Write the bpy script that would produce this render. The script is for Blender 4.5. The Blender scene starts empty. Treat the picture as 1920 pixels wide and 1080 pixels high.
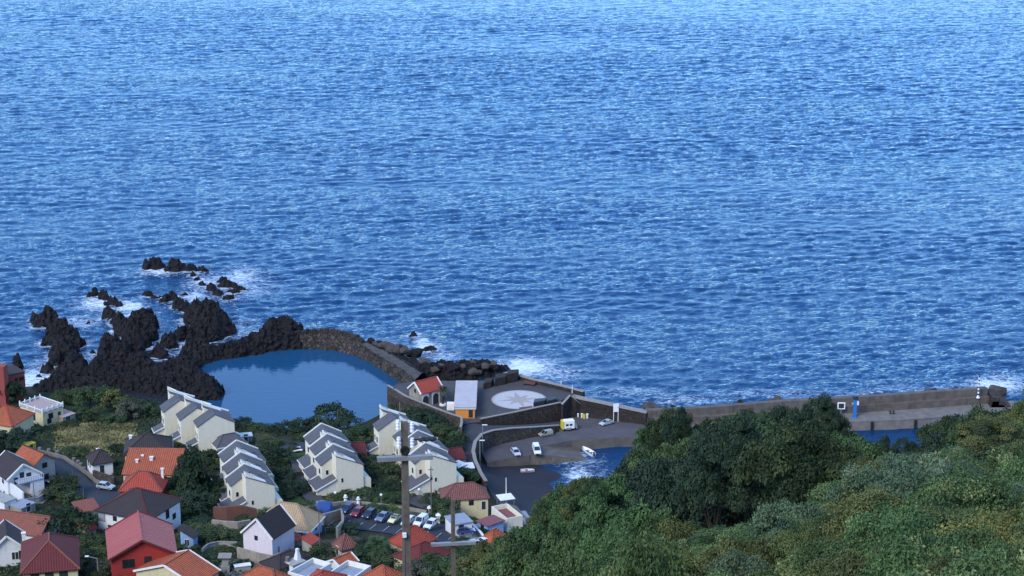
import bpy, bmesh, math, random
import numpy as np
from mathutils import Vector, Matrix
# ---------------------------------------------------------------- camera, sky, sun, exposure
scene = bpy.context.scene
PITCH = math.radians(16.9); FPX = 3800.0; EYE = 160.0
cam_d = bpy.data.cameras.new('camera'); cam = bpy.data.objects.new('camera', cam_d)
scene.collection.objects.link(cam); scene.camera = cam
cam_d.sensor_width = 36; cam_d.lens = FPX/1920*36
cam_d.clip_start = 1; cam_d.clip_end = 60000
cam.location = (0, 0, EYE); cam.rotation_euler = (math.pi/2-PITCH, 0, 0)
SUN_EL = math.radians(42); SUN_AZ = math.radians(-143)      # azimuth from +Y, clockwise; from the left, a little behind
world = bpy.data.worlds.new('World'); scene.world = world; world.use_nodes = True
nt = world.node_tree; bg = nt.nodes['Background']
sky = nt.nodes.new('ShaderNodeTexSky'); sky.sky_type = 'NISHITA'; sky.sun_disc = False
sky.sun_elevation = SUN_EL; sky.sun_rotation = SUN_AZ
sky.air_density = 1.0; sky.dust_density = 0.0; sky.ozone_density = 6.0; sky.altitude = 200
nt.links.new(sky.outputs[0], bg.inputs[0]); bg.inputs[1].default_value = 0.15
sun_d = bpy.data.lights.new('sun', 'SUN'); sun_d.energy = 1.3; sun_d.angle = math.radians(25)
sun_d.color = (1.0, 0.93, 0.80)
sun = bpy.data.objects.new('sun', sun_d); scene.collection.objects.link(sun)
sdir = Vector((math.sin(SUN_AZ)*math.cos(SUN_EL), math.cos(SUN_AZ)*math.cos(SUN_EL), math.sin(SUN_EL)))
sun.rotation_euler = sdir.to_track_quat('Z', 'Y').to_euler()
scene.view_settings.view_transform = 'Standard'; scene.view_settings.look = 'None'
scene.view_settings.exposure = 1.5; scene.view_settings.gamma = 1.0
scene.render.engine = 'CYCLES'
C = scene.collection
rng = np.random.default_rng(7); random.seed(7)
# ---------------------------------------------------------------- view geometry helpers
cp, sp = math.cos(PITCH), math.sin(PITCH)
def ray(px, py):
    u = (px-960)/FPX; v = (540-py)/FPX
    return np.array([u, cp+v*sp, -sp+v*cp])
def P(px, py, z=0.0):
    d = ray(px, py); t = (z-EYE)/d[2]
    return Vector((d[0]*t, d[1]*t, z))
def D(px, py, Y):
    d = ray(px, py); t = Y/d[1]
    return Vector((d[0]*t, Y, EYE+d[2]*t))
def proj(x, y, z):
    z = z-EYE; dep = y*cp-z*sp; up = y*sp+z*cp
    return 960+FPX*x/dep, 540-FPX*up/dep
def z_at(x, y, py):          # height of the point above (x, y) that shows on row py
    d = ray(960, py); return EYE + d[2]/d[1]*y
# ---------------------------------------------------------------- numpy noise
_tab = rng.random((256, 256))
def vnoise(x, y, s=0):
    x = np.asarray(x, float)+s*17.3; y = np.asarray(y, float)+s*9.7
    xi = np.floor(x).astype(int); yi = np.floor(y).astype(int)
    fx = x-xi; fy = y-yi; fx = fx*fx*(3-2*fx); fy = fy*fy*(3-2*fy)
    g = lambda a, b: _tab[a % 256, b % 256]
    return (g(xi, yi)*(1-fx)+g(xi+1, yi)*fx)*(1-fy)+(g(xi, yi+1)*(1-fx)+g(xi+1, yi+1)*fx)*fy
def fbm(x, y, o=4, s=0):
    r = 0; a = .5; t = 0
    for i in range(o):
        r = r+a*vnoise(x*2**i, y*2**i, s+i*3); t += a; a *= .5
    return r/t
def ridged(x, y, o=4, s=0):
    r = 0; a = .5; t = 0
    for i in range(o):
        r = r+a*(1-np.abs(2*vnoise(x*2**i, y*2**i, s+i*3)-1)); t += a; a *= .5
    return r/t
def sstep(a, b, x):
    t = np.clip((x-a)/(b-a), 0, 1); return t*t*(3-2*t)
# ---------------------------------------------------------------- objects
def link(ob, parent=None):
    C.objects.link(ob)
    if parent is not None: ob.parent = parent
    return ob
def tag(o, label=None, cat=None, group=None, kind=None):
    if label: o['label'] = label
    if cat: o['category'] = cat
    if group: o['group'] = group
    if kind: o['kind'] = kind
    return o
def empty(name, loc, rz, label, cat, group=None):
    o = bpy.data.objects.new(name, None); o.empty_display_size = .3
    o.location = loc; o.rotation_euler = (0, 0, rz); C.objects.link(o)
    return tag(o, label, cat, group)
def raw_mesh(name, V, F, mats, parent=None, mi=None, smooth=False, attr=None):
    V = np.asarray(V, np.float32); F = np.asarray(F, np.int32)
    me = bpy.data.meshes.new(name)
    me.vertices.add(len(V)); me.vertices.foreach_set('co', V.ravel())
    k = F.shape[1]; me.loops.add(F.size); me.polygons.add(len(F))
    me.polygons.foreach_set('loop_start', np.arange(0, F.size, k, dtype=np.int32))
    me.polygons.foreach_set('loop_total', np.full(len(F), k, dtype=np.int32))
    me.loops.foreach_set('vertex_index', F.ravel())
    if smooth: me.polygons.foreach_set('use_smooth', np.ones(len(F), bool))
    if mi is not None: me.polygons.foreach_set('material_index', np.asarray(mi, np.int32))
    me.update(calc_edges=True)
    for m in mats: me.materials.append(m)
    if attr:
        for n, a in attr.items():
            at = me.attributes.new(n, 'FLOAT', 'POINT'); at.data.foreach_set('value', np.asarray(a, np.float32))
    ob = bpy.data.objects.new(name, me); return link(ob, parent)
def grid_faces(n, m):
    i = np.arange(n-1)[:, None]*m+np.arange(m-1)[None, :]
    return np.stack([i, i+1, i+m+1, i+m], -1).reshape(-1, 4)
class MB:
    """collects faces with a material slot each; builds ONE mesh object, UVs in metres"""
    def __init__(s): s.v = []; s.f = []; s.m = []
    def face(s, pts, m=0):
        i = len(s.v); s.v += [Vector(p) for p in pts]; s.f.append(list(range(i, i+len(pts)))); s.m.append(m); return s
    def box(s, x0, y0, z0, x1, y1, z1, m=0):
        a = [(x0,y0,z0),(x1,y0,z0),(x1,y1,z0),(x0,y1,z0),(x0,y0,z1),(x1,y0,z1),(x1,y1,z1),(x0,y1,z1)]
        return s.hexa(a, m)
    def hexa(s, a, m=0):
        for q in ((3,2,1,0),(4,5,6,7),(0,1,5,4),(1,2,6,5),(2,3,7,6),(3,0,4,7)): s.face([a[k] for k in q], m)
        return s
    def slab(s, pts, t, m=0):            # polygon given by its top, thickness t downwards
        pts = [Vector(p) for p in pts]; lo = [p-Vector((0,0,t)) for p in pts]; n = len(pts)
        s.face(pts, m); s.face(lo[::-1], m)
        for i in range(n): j = (i+1) % n; s.face([lo[i], lo[j], pts[j], pts[i]], m)
        return s
    def prism(s, pts, z0, z1, m=0, mt=None):
        n = len(pts); a = [Vector((p[0],p[1],z1)) for p in pts]; b = [Vector((p[0],p[1],z0)) for p in pts]
        s.face(a, m if mt is None else mt); s.face(b[::-1], m)
        for i in range(n): j = (i+1) % n; s.face([b[i], b[j], a[j], a[i]], m)
        return s
    def bar(s, a, b, w, h=None, m=0):
        a = Vector(a); b = Vector(b); h = h or w; d = (b-a).normalized()
        up = Vector((0,0,1)) if abs(d.z) < .95 else Vector((0,1,0))
        x = d.cross(up).normalized()*w/2; y = x.cross(d).normalized()*h/2
        return s.hexa([a-x-y, a+x-y, a+x+y, a-x+y, b-x-y, b+x-y, b+x+y, b-x+y], m)
    def tube(s, a, b, r0, r1=None, n=8, m=0, cap=True):
        a = Vector(a); b = Vector(b); r1 = r0 if r1 is None else r1; d = (b-a).normalized()
        up = Vector((0,0,1)) if abs(d.z) < .95 else Vector((0,1,0))
        x = d.cross(up).normalized(); y = x.cross(d).normalized()
        A = [a+(x*math.cos(t)+y*math.sin(t))*r0 for t in [2*math.pi*k/n for k in range(n)]]
        B = [b+(x*math.cos(t)+y*math.sin(t))*r1 for t in [2*math.pi*k/n for k in range(n)]]
        for k in range(n): j = (k+1) % n; s.face([A[j], A[k], B[k], B[j]], m)
        if cap: s.face(A, m); s.face(B[::-1], m)
        return s
    def ball(s, c, r, n=8, m=0, sz=1):
        c = Vector(c); h = n//2+1
        f = lambda i, j: c+Vector((r*math.sin(math.pi*i/h)*math.cos(2*math.pi*j/n), r*math.sin(math.pi*i/h)*math.sin(2*math.pi*j/n), r*sz*math.cos(math.pi*i/h)))
        for i in range(h):
            for j in range(n):
                q = [f(i,j), f(i+1,j), f(i+1,j+1), f(i,j+1)]
                if i == 0: q = [q[0], q[1], q[2]]
                elif i == h-1: q = [q[0], q[1], q[3]]
                s.face(q, m)
        return s
    def build(s, name, mats, parent=None, fixn=True, smooth=False, bevel=0):
        me = bpy.data.meshes.new(name)
        me.from_pydata([tuple(v) for v in s.v], [], s.f)
        mats = mats if isinstance(mats, (list, tuple)) else [mats]
        for m in mats: me.materials.append(m)
        me.polygons.foreach_set('material_index', s.m)
        if fixn:
            bm = bmesh.new(); bm.from_mesh(me)
            bmesh.ops.remove_doubles(bm, verts=bm.verts, dist=.0005)
            bmesh.ops.recalc_face_normals(bm, faces=bm.faces); bm.to_mesh(me); bm.free()
        if smooth:
            for p in me.polygons: p.use_smooth = True
        uv = me.uv_layers.new(name='UVMap')
        for p in me.polygons:
            n = p.normal; d = Vector((-n.y, n.x, 0))
            d = d.normalized() if d.length > 1e-3 else Vector((1,0,0))
            e = n.cross(d)
            for li in p.loop_indices:
                co = me.vertices[me.loops[li].vertex_index].co
                uv.data[li].uv = (co.dot(d), co.dot(e))
        ob = bpy.data.objects.new(name, me)
        if bevel:
            b = ob.modifiers.new('bevel', 'BEVEL'); b.width = bevel; b.segments = 2; b.limit_method = 'ANGLE'
        return link(ob, parent)
def copy_tree(o, parent=None):
    c = o.copy(); C.objects.link(c)
    if parent is not None: c.parent = parent
    for ch in [x for x in o.children]: copy_tree(ch, c)
    return c
# ---------------------------------------------------------------- materials
def nodes(name):
    m = bpy.data.materials.new(name); m.use_nodes = True
    return m, m.node_tree.nodes, m.node_tree.links, m.node_tree.nodes['Principled BSDF']
def N(n, t, **k):
    o = n.new(t)
    for a, b in k.items():
        if a in o.inputs: o.inputs[a].default_value = b
        else: setattr(o, a, b)
    return o
def mat(name, c1, c2=None, scale=1.5, rough=.8, bump=0.0, bscale=12, spec=.3, metal=0, detail=6, stain=None, stain_amt=.5):
    """base colour wandering between c1 and c2 in the thing's own coordinates"""
    m, n, l, b = nodes(name)
    c2 = c2 or tuple(x*.78 for x in c1)
    tc = N(n, 'ShaderNodeTexCoord'); no = N(n, 'ShaderNodeTexNoise', Scale=scale, Detail=detail, Roughness=.65)
    l.new(tc.outputs['Object'], no.inputs['Vector'])
    r = N(n, 'ShaderNodeValToRGB'); r.color_ramp.elements[0].position = .35; r.color_ramp.elements[1].position = .68
    r.color_ramp.elements[0].color = (*c2, 1); r.color_ramp.elements[1].color = (*c1, 1)
    l.new(no.outputs['Fac'], r.inputs[0]); out = r.outputs[0]
    if stain:
        mp = N(n, 'ShaderNodeMapping'); mp.inputs['Scale'].default_value = (1.2, 1.2, .18)
        l.new(tc.outputs['Object'], mp.inputs[0])
        n2 = N(n, 'ShaderNodeTexNoise', Scale=1.1, Detail=5, Roughness=.7); l.new(mp.outputs[0], n2.inputs['Vector'])
        r2 = N(n, 'ShaderNodeValToRGB'); r2.color_ramp.elements[0].position = .52; r2.color_ramp.elements[1].position = .72
        l.new(n2.outputs['Fac'], r2.inputs[0])
        mm = N(n, 'ShaderNodeMath', operation='MULTIPLY'); mm.inputs[1].default_value = stain_amt; l.new(r2.outputs[0], mm.inputs[0])
        mx = N(n, 'ShaderNodeMixRGB'); mx.inputs[2].default_value = (*stain, 1)
        l.new(mm.outputs[0], mx.inputs[0]); l.new(out, mx.inputs[1]); out = mx.outputs[0]
    l.new(out, b.inputs['Base Color']); b.inputs['Roughness'].default_value = rough
    b.inputs['Specular IOR Level'].default_value = spec; b.inputs['Metallic'].default_value = metal
    if bump:
        n3 = N(n, 'ShaderNodeTexNoise', Scale=bscale, Detail=4); l.new(tc.outputs['Object'], n3.inputs['Vector'])
        bp = N(n, 'ShaderNodeBump', Strength=bump, Distance=.1); l.new(n3.outputs['Fac'], bp.inputs['Height']); l.new(bp.outputs[0], b.inputs['Normal'])
    return m
def tile_mat(name, c1, c2, c3, su=.42, sv=.5, bump=.8, rough=.8):
    """roof tiles: rolls running down the slope, courses across, weathering; UV in metres"""
    m, n, l, b = nodes(name)
    uv = N(n, 'ShaderNodeUVMap'); tc = N(n, 'ShaderNodeTexCoord')
    br = N(n, 'ShaderNodeTexBrick', Scale=1.0); br.inputs['Brick Width'].default_value = su; br.inputs['Row Height'].default_value = sv
    br.inputs['Mortar Size'].default_value = .035; br.inputs['Color1'].default_value = (*c1, 1); br.inputs['Color2'].default_value = (*c2, 1)
    br.inputs['Mortar'].default_value = (*[x*.72 for x in c2], 1); br.offset = 0
    l.new(uv.outputs[0], br.inputs['Vector'])
    no = N(n, 'ShaderNodeTexNoise', Scale=.7, Detail=7, Roughness=.7); l.new(tc.outputs['Object'], no.inputs['Vector'])
    r = N(n, 'ShaderNodeValToRGB'); r.color_ramp.elements[0].position = .42; r.color_ramp.elements[1].position = .7
    l.new(no.outputs['Fac'], r.inputs[0])
    mx = N(n, 'ShaderNodeMixRGB'); mx.inputs[2].default_value = (*c3, 1); l.new(br.outputs['Color'], mx.inputs[1])
    mm = N(n, 'ShaderNodeMath', operation='MULTIPLY'); mm.inputs[1].default_value = .65; l.new(r.outputs[0], mm.inputs[0]); l.new(mm.outputs[0], mx.inputs[0])
    l.new(mx.outputs[0], b.inputs['Base Color']); b.inputs['Roughness'].default_value = rough; b.inputs['Specular IOR Level'].default_value = .25
    w = N(n, 'ShaderNodeTexWave', wave_type='BANDS', bands_direction='X'); w.inputs['Scale'].default_value = .314/su*1.0
    l.new(uv.outputs[0], w.inputs['Vector'])
    bp = N(n, 'ShaderNodeBump', Strength=bump, Distance=.12); l.new(w.outputs['Fac'], bp.inputs['Height']); l.new(bp.outputs[0], b.inputs['Normal'])
    return m
def stone_mat(name, c1, c2, scale=1.4, mortar=(.05,.05,.055), bump=.9, wet=None):
    m, n, l, b = nodes(name)
    tc = N(n, 'ShaderNodeTexCoord')
    vo = N(n, 'ShaderNodeTexVoronoi', Scale=scale); l.new(tc.outputs['Object'], vo.inputs['Vector'])
    ve = N(n, 'ShaderNodeTexVoronoi', Scale=scale); ve.feature = 'DISTANCE_TO_EDGE'; l.new(tc.outputs['Object'], ve.inputs['Vector'])
    sx = N(n, 'ShaderNodeSeparateColor'); l.new(vo.outputs['Color'], sx.inputs[0])
    mx = N(n, 'ShaderNodeMixRGB'); mx.inputs[1].default_value = (*c1, 1); mx.inputs[2].default_value = (*c2, 1); l.new(sx.outputs[0], mx.inputs[0])
    r = N(n, 'ShaderNodeValToRGB'); r.color_ramp.elements[0].position = .01; r.color_ramp.elements[1].position = .09; l.new(ve.outputs['Distance'], r.inputs[0])
    m2 = N(n, 'ShaderNodeMixRGB'); m2.inputs[1].default_value = (*mortar, 1); l.new(r.outputs[0], m2.inputs[0]); l.new(mx.outputs[0], m2.inputs[2])
    no = N(n, 'ShaderNodeTexNoise', Scale=.35, Detail=8, Roughness=.7); l.new(tc.outputs['Object'], no.inputs['Vector'])
    m3 = N(n, 'ShaderNodeMixRGB', blend_type='MULTIPLY'); m3.inputs[0].default_value = .8
    rr = N(n, 'ShaderNodeValToRGB'); rr.color_ramp.elements[0].position = .3; rr.color_ramp.elements[1].position = .7
    rr.color_ramp.elements[0].color = (.45,.43,.42,1); rr.color_ramp.elements[1].color = (1.25,1.2,1.15,1); l.new(no.outputs['Fac'], rr.inputs[0])
    l.new(m2.outputs[0], m3.inputs[1]); l.new(rr.outputs[0], m3.inputs[2]); l.new(m3.outputs[0], b.inputs['Base Color'])
    b.inputs['Roughness'].default_value = .85; b.inputs['Specular IOR Level'].default_value = .3
    bp = N(n, 'ShaderNodeBump', Strength=bump, Distance=.2); l.new(r.outputs[0], bp.inputs['Height']); l.new(bp.outputs[0], b.inputs['Normal'])
    return m
def leaf_mat(name, dark, light, odd=None, odd_at=.9):
    """leaf colours; every clump and leaf carries its own tint"""
    m, n, l, b = nodes(name)
    at = N(n, 'ShaderNodeAttribute', attribute_name='tint'); oi = N(n, 'ShaderNodeObjectInfo')
    ad = N(n, 'ShaderNodeMath', operation='MULTIPLY_ADD'); ad.inputs[1].default_value = .3; l.new(oi.outputs['Random'], ad.inputs[0])
    su = N(n, 'ShaderNodeMath', operation='SUBTRACT'); l.new(at.outputs['Fac'], su.inputs[0]); su.inputs[1].default_value = .15; l.new(su.outputs[0], ad.inputs[2])
    r = N(n, 'ShaderNodeValToRGB'); e = r.color_ramp.elements
    e[0].position = .1; e[0].color = (*dark, 1); e[1].position = .8; e[1].color = (*light, 1)
    if odd:
        q = r.color_ramp.elements.new(odd_at+.06); q.color = (*odd, 1)
    l.new(ad.outputs[0], r.inputs[0])
    hs = N(n, 'ShaderNodeHueSaturation', Saturation=.93, Value=1.22); l.new(r.outputs[0], hs.inputs['Color'])
    mr = N(n, 'ShaderNodeMapRange'); mr.inputs['To Min'].default_value = .475; mr.inputs['To Max'].default_value = .53
    l.new(oi.outputs['Random'], mr.inputs['Value']); l.new(mr.outputs[0], hs.inputs['Hue'])
    l.new(hs.outputs[0], b.inputs['Base Color']); b.inputs['Roughness'].default_value = .75; b.inputs['Specular IOR Level'].default_value = .10
    return m
M = {}
M['cream'] = mat('cream_render', (.64,.61,.50), (.59,.56,.46), rough=.9, stain=(.36,.35,.27), stain_amt=.35)
M['white_wall'] = mat('white_render', (.66,.67,.69), (.58,.59,.61), rough=.9, stain=(.40,.40,.39), stain_amt=.45)
M['pink_wall'] = mat('pinkish_render', (.62,.56,.62), (.56,.51,.57), rough=.9, stain=(.45,.42,.44), stain_amt=.3)
M['grey_wall'] = mat('grey_render', (.33,.33,.31), (.26,.26,.25), rough=.9, stain=(.16,.16,.15), stain_amt=.6)
M['yellow_wall'] = mat('yellow_render', (.55,.49,.30), (.48,.43,.27), rough=.9, stain=(.3,.27,.18), stain_amt=.4)
M['bright_yellow'] = mat('bright_yellow_render', (.55,.43,.07), rough=.85)
M['red_wall'] = mat('red_render', (.34,.035,.03), (.26,.03,.028), rough=.85, stain=(.2,.03,.03), stain_amt=.3)
M['rust_wall'] = mat('rust_red_render', (.27,.065,.055), (.22,.055,.05), rough=.9)
M['blue_wall'] = mat('blue_render', (.27,.42,.68), (.22,.36,.6), rough=.9, stain=(.2,.25,.35), stain_amt=.3)
M['orange_wall'] = mat('orange_panels', (.62,.24,.05), (.56,.21,.045), rough=.7)
M['old_wall'] = mat('weathered_wall', (.30,.27,.23), (.18,.17,.15), scale=.8, rough=.95, stain=(.10,.10,.09), stain_amt=.7)
M['white_paint'] = mat('white_paint', (.74,.75,.76), (.66,.67,.68), rough=.6)
M['white_trim'] = mat('white_trim', (.70,.70,.68), (.6,.6,.58), rough=.7)
M['dark_paint'] = mat('dark_paint', (.03,.035,.04), rough=.5)
M['glass'] = mat('window_glass', (.02,.025,.03), (.012,.016,.02), rough=.12, spec=.6)
M['shutter'] = mat('dark_green_shutter', (.025,.045,.035), rough=.6)
M['slate'] = tile_mat('slate_grey_tiles', (.095,.098,.115), (.082,.085,.10), (.06,.065,.075), bump=.35)
M['dark_tile'] = tile_mat('dark_brown_tiles', (.048,.036,.038), (.040,.031,.034), (.03,.028,.028), bump=.5)
M['black_tile'] = tile_mat('black_tiles', (.028,.022,.026), (.024,.02,.024), (.02,.02,.02), bump=.4)
M['orange_tile'] = tile_mat('orange_tiles', (.42,.11,.05), (.34,.085,.04), (.19,.065,.04), bump=.9)
M['red_tile'] = tile_mat('red_tiles', (.36,.065,.04), (.31,.055,.036), (.22,.045,.035), bump=.7)
M['maroon_tile'] = tile_mat('maroon_tiles', (.135,.028,.028), (.11,.025,.026), (.085,.022,.024), bump=.5)
M['old_tile'] = tile_mat('weathered_tiles', (.27,.11,.085), (.19,.075,.065), (.10,.06,.055), su=.35, sv=.4, bump=1)
M['terra_tile'] = tile_mat('terracotta_tiles', (.24,.085,.055), (.20,.07,.05), (.15,.06,.05), bump=.5)
M['beige_tile'] = tile_mat('beige_tiles', (.42,.30,.18), (.36,.26,.16), (.26,.20,.13), bump=.6)
M['red_sheet'] = tile_mat('red_roof_sheets', (.33,.07,.062), (.30,.062,.056), (.24,.055,.05), su=.8, sv=60, bump=.8, rough=.55)
M['maroon_flat'] = mat('maroon_floor', (.20,.075,.085), (.16,.06,.07), rough=.85)
M['pink_flat'] = mat('pinkish_terrace_floor', (.36,.27,.26), (.30,.23,.22), rough=.9)
M['grey_flat'] = mat('blue_grey_flat_roof', (.25,.29,.36), (.20,.23,.29), rough=.8, stain=(.12,.13,.15), stain_amt=.6)
M['pale_roof'] = mat('pale_sheet_roof', (.41,.38,.40), (.34,.31,.33), scale=.5, rough=.5, stain=(.34,.32,.33))
M['concrete'] = mat('concrete', (.135,.115,.10), (.075,.066,.062), scale=.5, rough=.9, stain=(.045,.04,.038), stain_amt=.85, bump=.3)
M['pale_concrete'] = mat('pale_concrete', (.18,.165,.152), (.115,.107,.10), scale=.6, rough=.9, stain=(.14,.13,.12), stain_amt=.6)
M['coping'] = mat('stone_coping', (.25,.235,.22), (.19,.18,.17), rough=.9)
M['pole_concrete'] = mat('pole_concrete', (.15,.125,.10), (.09,.078,.065), scale=3, rough=.9, stain=(.05,.048,.045), stain_amt=.7, bump=.4, bscale=30)
M['steel'] = mat('galvanised_steel', (.30,.31,.32), (.2,.2,.21), rough=.5, metal=.3)
M['asphalt'] = mat('asphalt', (.046,.049,.06), (.034,.037,.046), scale=.35, rough=.9, bump=.2)
M['road'] = mat('road_asphalt', (.030,.037,.052), (.022,.028,.042), scale=.3, rough=.9)
M['yard'] = mat('yard_concrete', (.088,.084,.094), (.060,.058,.068), scale=.25, rough=.9, detail=8, stain=(.045,.043,.05), stain_amt=.5)
M['plaza'] = mat('plaza_paving', (.062,.062,.068), (.048,.048,.054), scale=.4, rough=.9)
M['ramp'] = mat('ramp_concrete', (.13,.115,.10), (.08,.07,.065), scale=.4, rough=.7)
M['sand'] = mat('black_sand', (.020,.021,.030), (.014,.015,.023), scale=.2, rough=.75, bump=.2, bscale=3)
M['stone'] = stone_mat('dark_basalt_masonry', (.050,.042,.040), (.029,.026,.026), scale=2.0, mortar=(.035,.033,.033))
M['stone2'] = stone_mat('brown_basalt_masonry', (.070,.056,.049), (.036,.031,.029), scale=1.9, mortar=(.024,.022,.022))
M['rough_wall'] = stone_mat('rough_stone_wall', (.105,.09,.08), (.05,.045,.042), scale=2.1, mortar=(.035,.032,.03))
M['brick_ruin'] = mat('crumbling_red_wall', (.16,.05,.035), (.09,.055,.045), scale=.9, rough=.95, stain=(.1,.08,.06), bump=.8, bscale=5)
M['pink_stone'] = mat('pink_mosaic', (.34,.30,.29), (.28,.24,.235), rough=.85)
M['grey_mosaic'] = mat('grey_mosaic', (.33,.33,.35), (.27,.27,.29), rough=.85)
M['pale_mosaic'] = mat('pale_mosaic', (.42,.42,.44), (.36,.36,.38), rough=.85)
M['blue_paint'] = mat('blue_crane_paint', (.02,.17,.50), (.018,.14,.42), rough=.5)
M['rubber'] = mat('rubber', (.012,.012,.013), rough=.8)
M['wood'] = mat('grey_wood', (.13,.115,.10), (.09,.08,.07), rough=.9)
M['bark'] = mat('bark', (.045,.038,.032), (.025,.022,.019), scale=4, rough=.95)
M['blue_tarp'] = mat('blue_tarpaulin', (.02,.06,.22), rough=.6)
M['line'] = mat('road_paint', (.42,.43,.44), (.28,.28,.29), rough=.8)
M['yellow_paint'] = mat('yellow_paint', (.62,.52,.05), rough=.5)
# ================================================================ TERRAIN
cpts = []
def cz(lst):
    for px, py, z in lst: p = P(px, py, z); cpts.append((p.x, p.y, z))
def cy(lst):
    for px, py, Y, dz in lst: p = D(px, py, Y); cpts.append((p.x, p.y, p.z-dz))
# shoreline and sea bed
cz([(-80,745,1.5),(0,742,2.5),(60,738,1.5),(120,728,1.2),(200,725,1.5),(300,720,1.5),(370,735,1),(415,772,1),(445,796,1.4),(500,803,1.4),(560,806,1.4),(650,806,1.4),(700,797,1.6),(735,775,1.6)])
cz([(-100,690,-4),(0,695,-3.5),(60,705,-3),(110,690,-3.5),(200,690,-3),(300,680,-3),(390,690,-3.5),(440,740,-4),(500,765,-3.5),(560,765,-3.5),(640,765,-3.5),(690,755,-3),(700,720,-4),(600,700,-5),(500,690,-5),(300,600,-7),(100,600,-7),(-150,600,-8),(600,600,-7),(900,640,-7),(1200,690,-7),(1500,690,-8),(1900,680,-8),(2300,680,-8)])
# under the plaza and the harbour yard, the basin
cz([(760,760,1.5),(800,730,1.2),(860,790,3),(870,760,2),(940,730,1.2),(1000,760,1),(1080,780,.8),(900,700,-3),(1100,710,-5),(1180,800,.5),(1000,820,.5),(940,845,0),(1250,740,-5),(1400,730,-6),(1600,720,-6),(1800,715,-6)])
cz([(1080,850,-1.5),(1110,870,-3),(1140,900,-3),(1200,860,-4),(1300,840,-4),(1450,830,-4),(1600,820,-4),(1750,800,-4),(1900,790,-4),(2100,780,-4)])
cz([(905,885,1.3),(915,872,.9),(950,878,.5),(1000,880,.2),(940,866,.3),(990,868,.0),(1050,888,0),(1060,915,-.6),(1020,925,.3),(960,930,1.2),(1000,965,1.1),(925,925,1.7),(945,965,2.8),(1060,950,-.5)])
# the village
cz([(880,790,4.5),(874,840,4.6),(890,880,4.2),(840,840,5.2),(800,800,4.4),(790,775,3.6),(860,870,5),(850,905,6),(830,960,8.5),(900,965,6.5),(940,985,6),(980,1000,6.5),(870,1005,9.5),(900,1030,11),(950,1030,9.5),(1000,1010,8)])
cz([(100,760,3.5),(160,765,3.5),(220,775,4),(270,790,4.5),(0,765,4.5),(-80,770,5),(60,790,5.5),(130,810,6),(200,820,6),(0,830,8),(-80,840,9),(100,860,8.5),(150,880,9),(215,900,9.5),(120,905,10),(0,920,12),(-80,940,14),(75,940,12.5),(170,925,10.5),(215,930,11),(300,830,6.5),(330,860,7),(330,920,9),(240,935,11),(150,975,13),(90,1005,14.5),(230,1010,14),(300,1000,13),(360,960,11),(340,1030,15),(0,1010,15),(-80,1040,18),(50,1075,18.5),(200,1075,18),(300,1090,18.5),(420,1075,17),(440,1030,15)])
cz([(400,850,7),(380,900,8),(420,960,10.5),(470,950,9.8),(530,940,9.2),(470,840,6),(520,850,6),(560,870,6.6),(590,900,7.4),(620,935,8.6),(700,920,7.6),(640,850,5.6),(700,860,5.8),(690,820,4.2),(750,900,6.8),(780,930,7.6),(640,960,10),(700,985,10.6),(800,1000,11),(840,1010,11),(600,1000,12.5),(660,1010,12.8),(740,1020,12.5),(820,1040,13),(520,1045,15),(600,1050,15.5),(700,1075,16.5),(800,1075,16),(860,1060,14),(500,1090,17.5),(600,1100,18)])
# below the frame: the slope runs on up to the viewer
for x in (-150, -90, -45, 0, 35): cpts += [(x, 280, 22), (x, 240, 38), (x, 200, 57), (x, 150, 80), (x, 100, 103), (x, 60, 121), (x, 25, 137), (x, 0, 147), (x, -40, 165)]
for x in (-260, -380): cpts += [(x, 420, 0), (x, 350, 14), (x, 280, 26), (x, 200, 60), (x, 100, 108), (x, 0, 150), (x, -40, 165)]
# the near spur on the right: convex, then falling away to the harbour
cy([(1120,1090,98,2),(1250,1030,108,2),(1440,985,112,2),(1550,915,118,2),(1650,865,128,2),(1780,835,130,2),(1920,770,128,2.2),(2100,740,125,2),(1350,1075,88,1.8),(1500,1060,80,1.8),(1500,1000,98,1.8),(1650,1050,72,1.8),(1650,950,95,1.8),(1780,1060,62,1.8),(1780,930,92,1.8),(1920,1080,52,1.8),(1920,930,82,1.8),(1920,850,102,1.8),(2200,1000,60,1.8),(1000,1120,100,3),(900,1160,105,6)])
cpts += [(40,20,140),(70,20,142),(110,20,144),(40,0,148),(90,0,150),(130,50,130),(170,100,112),(140,140,95)]
for x, lst in ((-2, ((170,72),(205,56),(240,40),(285,24),(320,13))), (12, ((150,84),(170,77),(205,61),(240,46),(285,26),(320,11))), (28, ((140,94),(165,83),(205,68),(240,51),(285,27),(320,8),(345,1))),
    (50, ((150,94),(180,82),(215,66),(250,44),(290,20),(320,3),(350,-3))), (68, ((150,96),(180,82),(210,62),(245,36),(280,10),(305,-1),(340,-4))), (88, ((150,100),(170,84),(200,62),(235,34),(270,8),(300,-1),(340,-4))),
    (115, ((170,84),(200,60),(230,36),(255,12),(280,-2),(340,-5))), (180, ((150,100),(200,70),(250,30),(290,0),(340,-5))), (300, ((100,120),(200,70),(270,10),(320,-4)))):
    cpts += [(x, y, z) for y, z in lst]
cpts += [(400,450,-8),(400,330,-6),(400,0,150),(300,0,150),(-400,520,-8),(-200,520,-8),(0,520,-8),(200,520,-8),(250,420,-7),(200,400,-6)]
cp_ = np.array(cpts)
cxy = cp_[:, :2]/np.array([1.0, 1.0])
dist = np.sqrt(((cxy[:, None]-cxy[None])**2).sum(-1)+.5)
Aq = np.zeros((len(cp_)+3,)*2); n_ = len(cp_)
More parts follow.
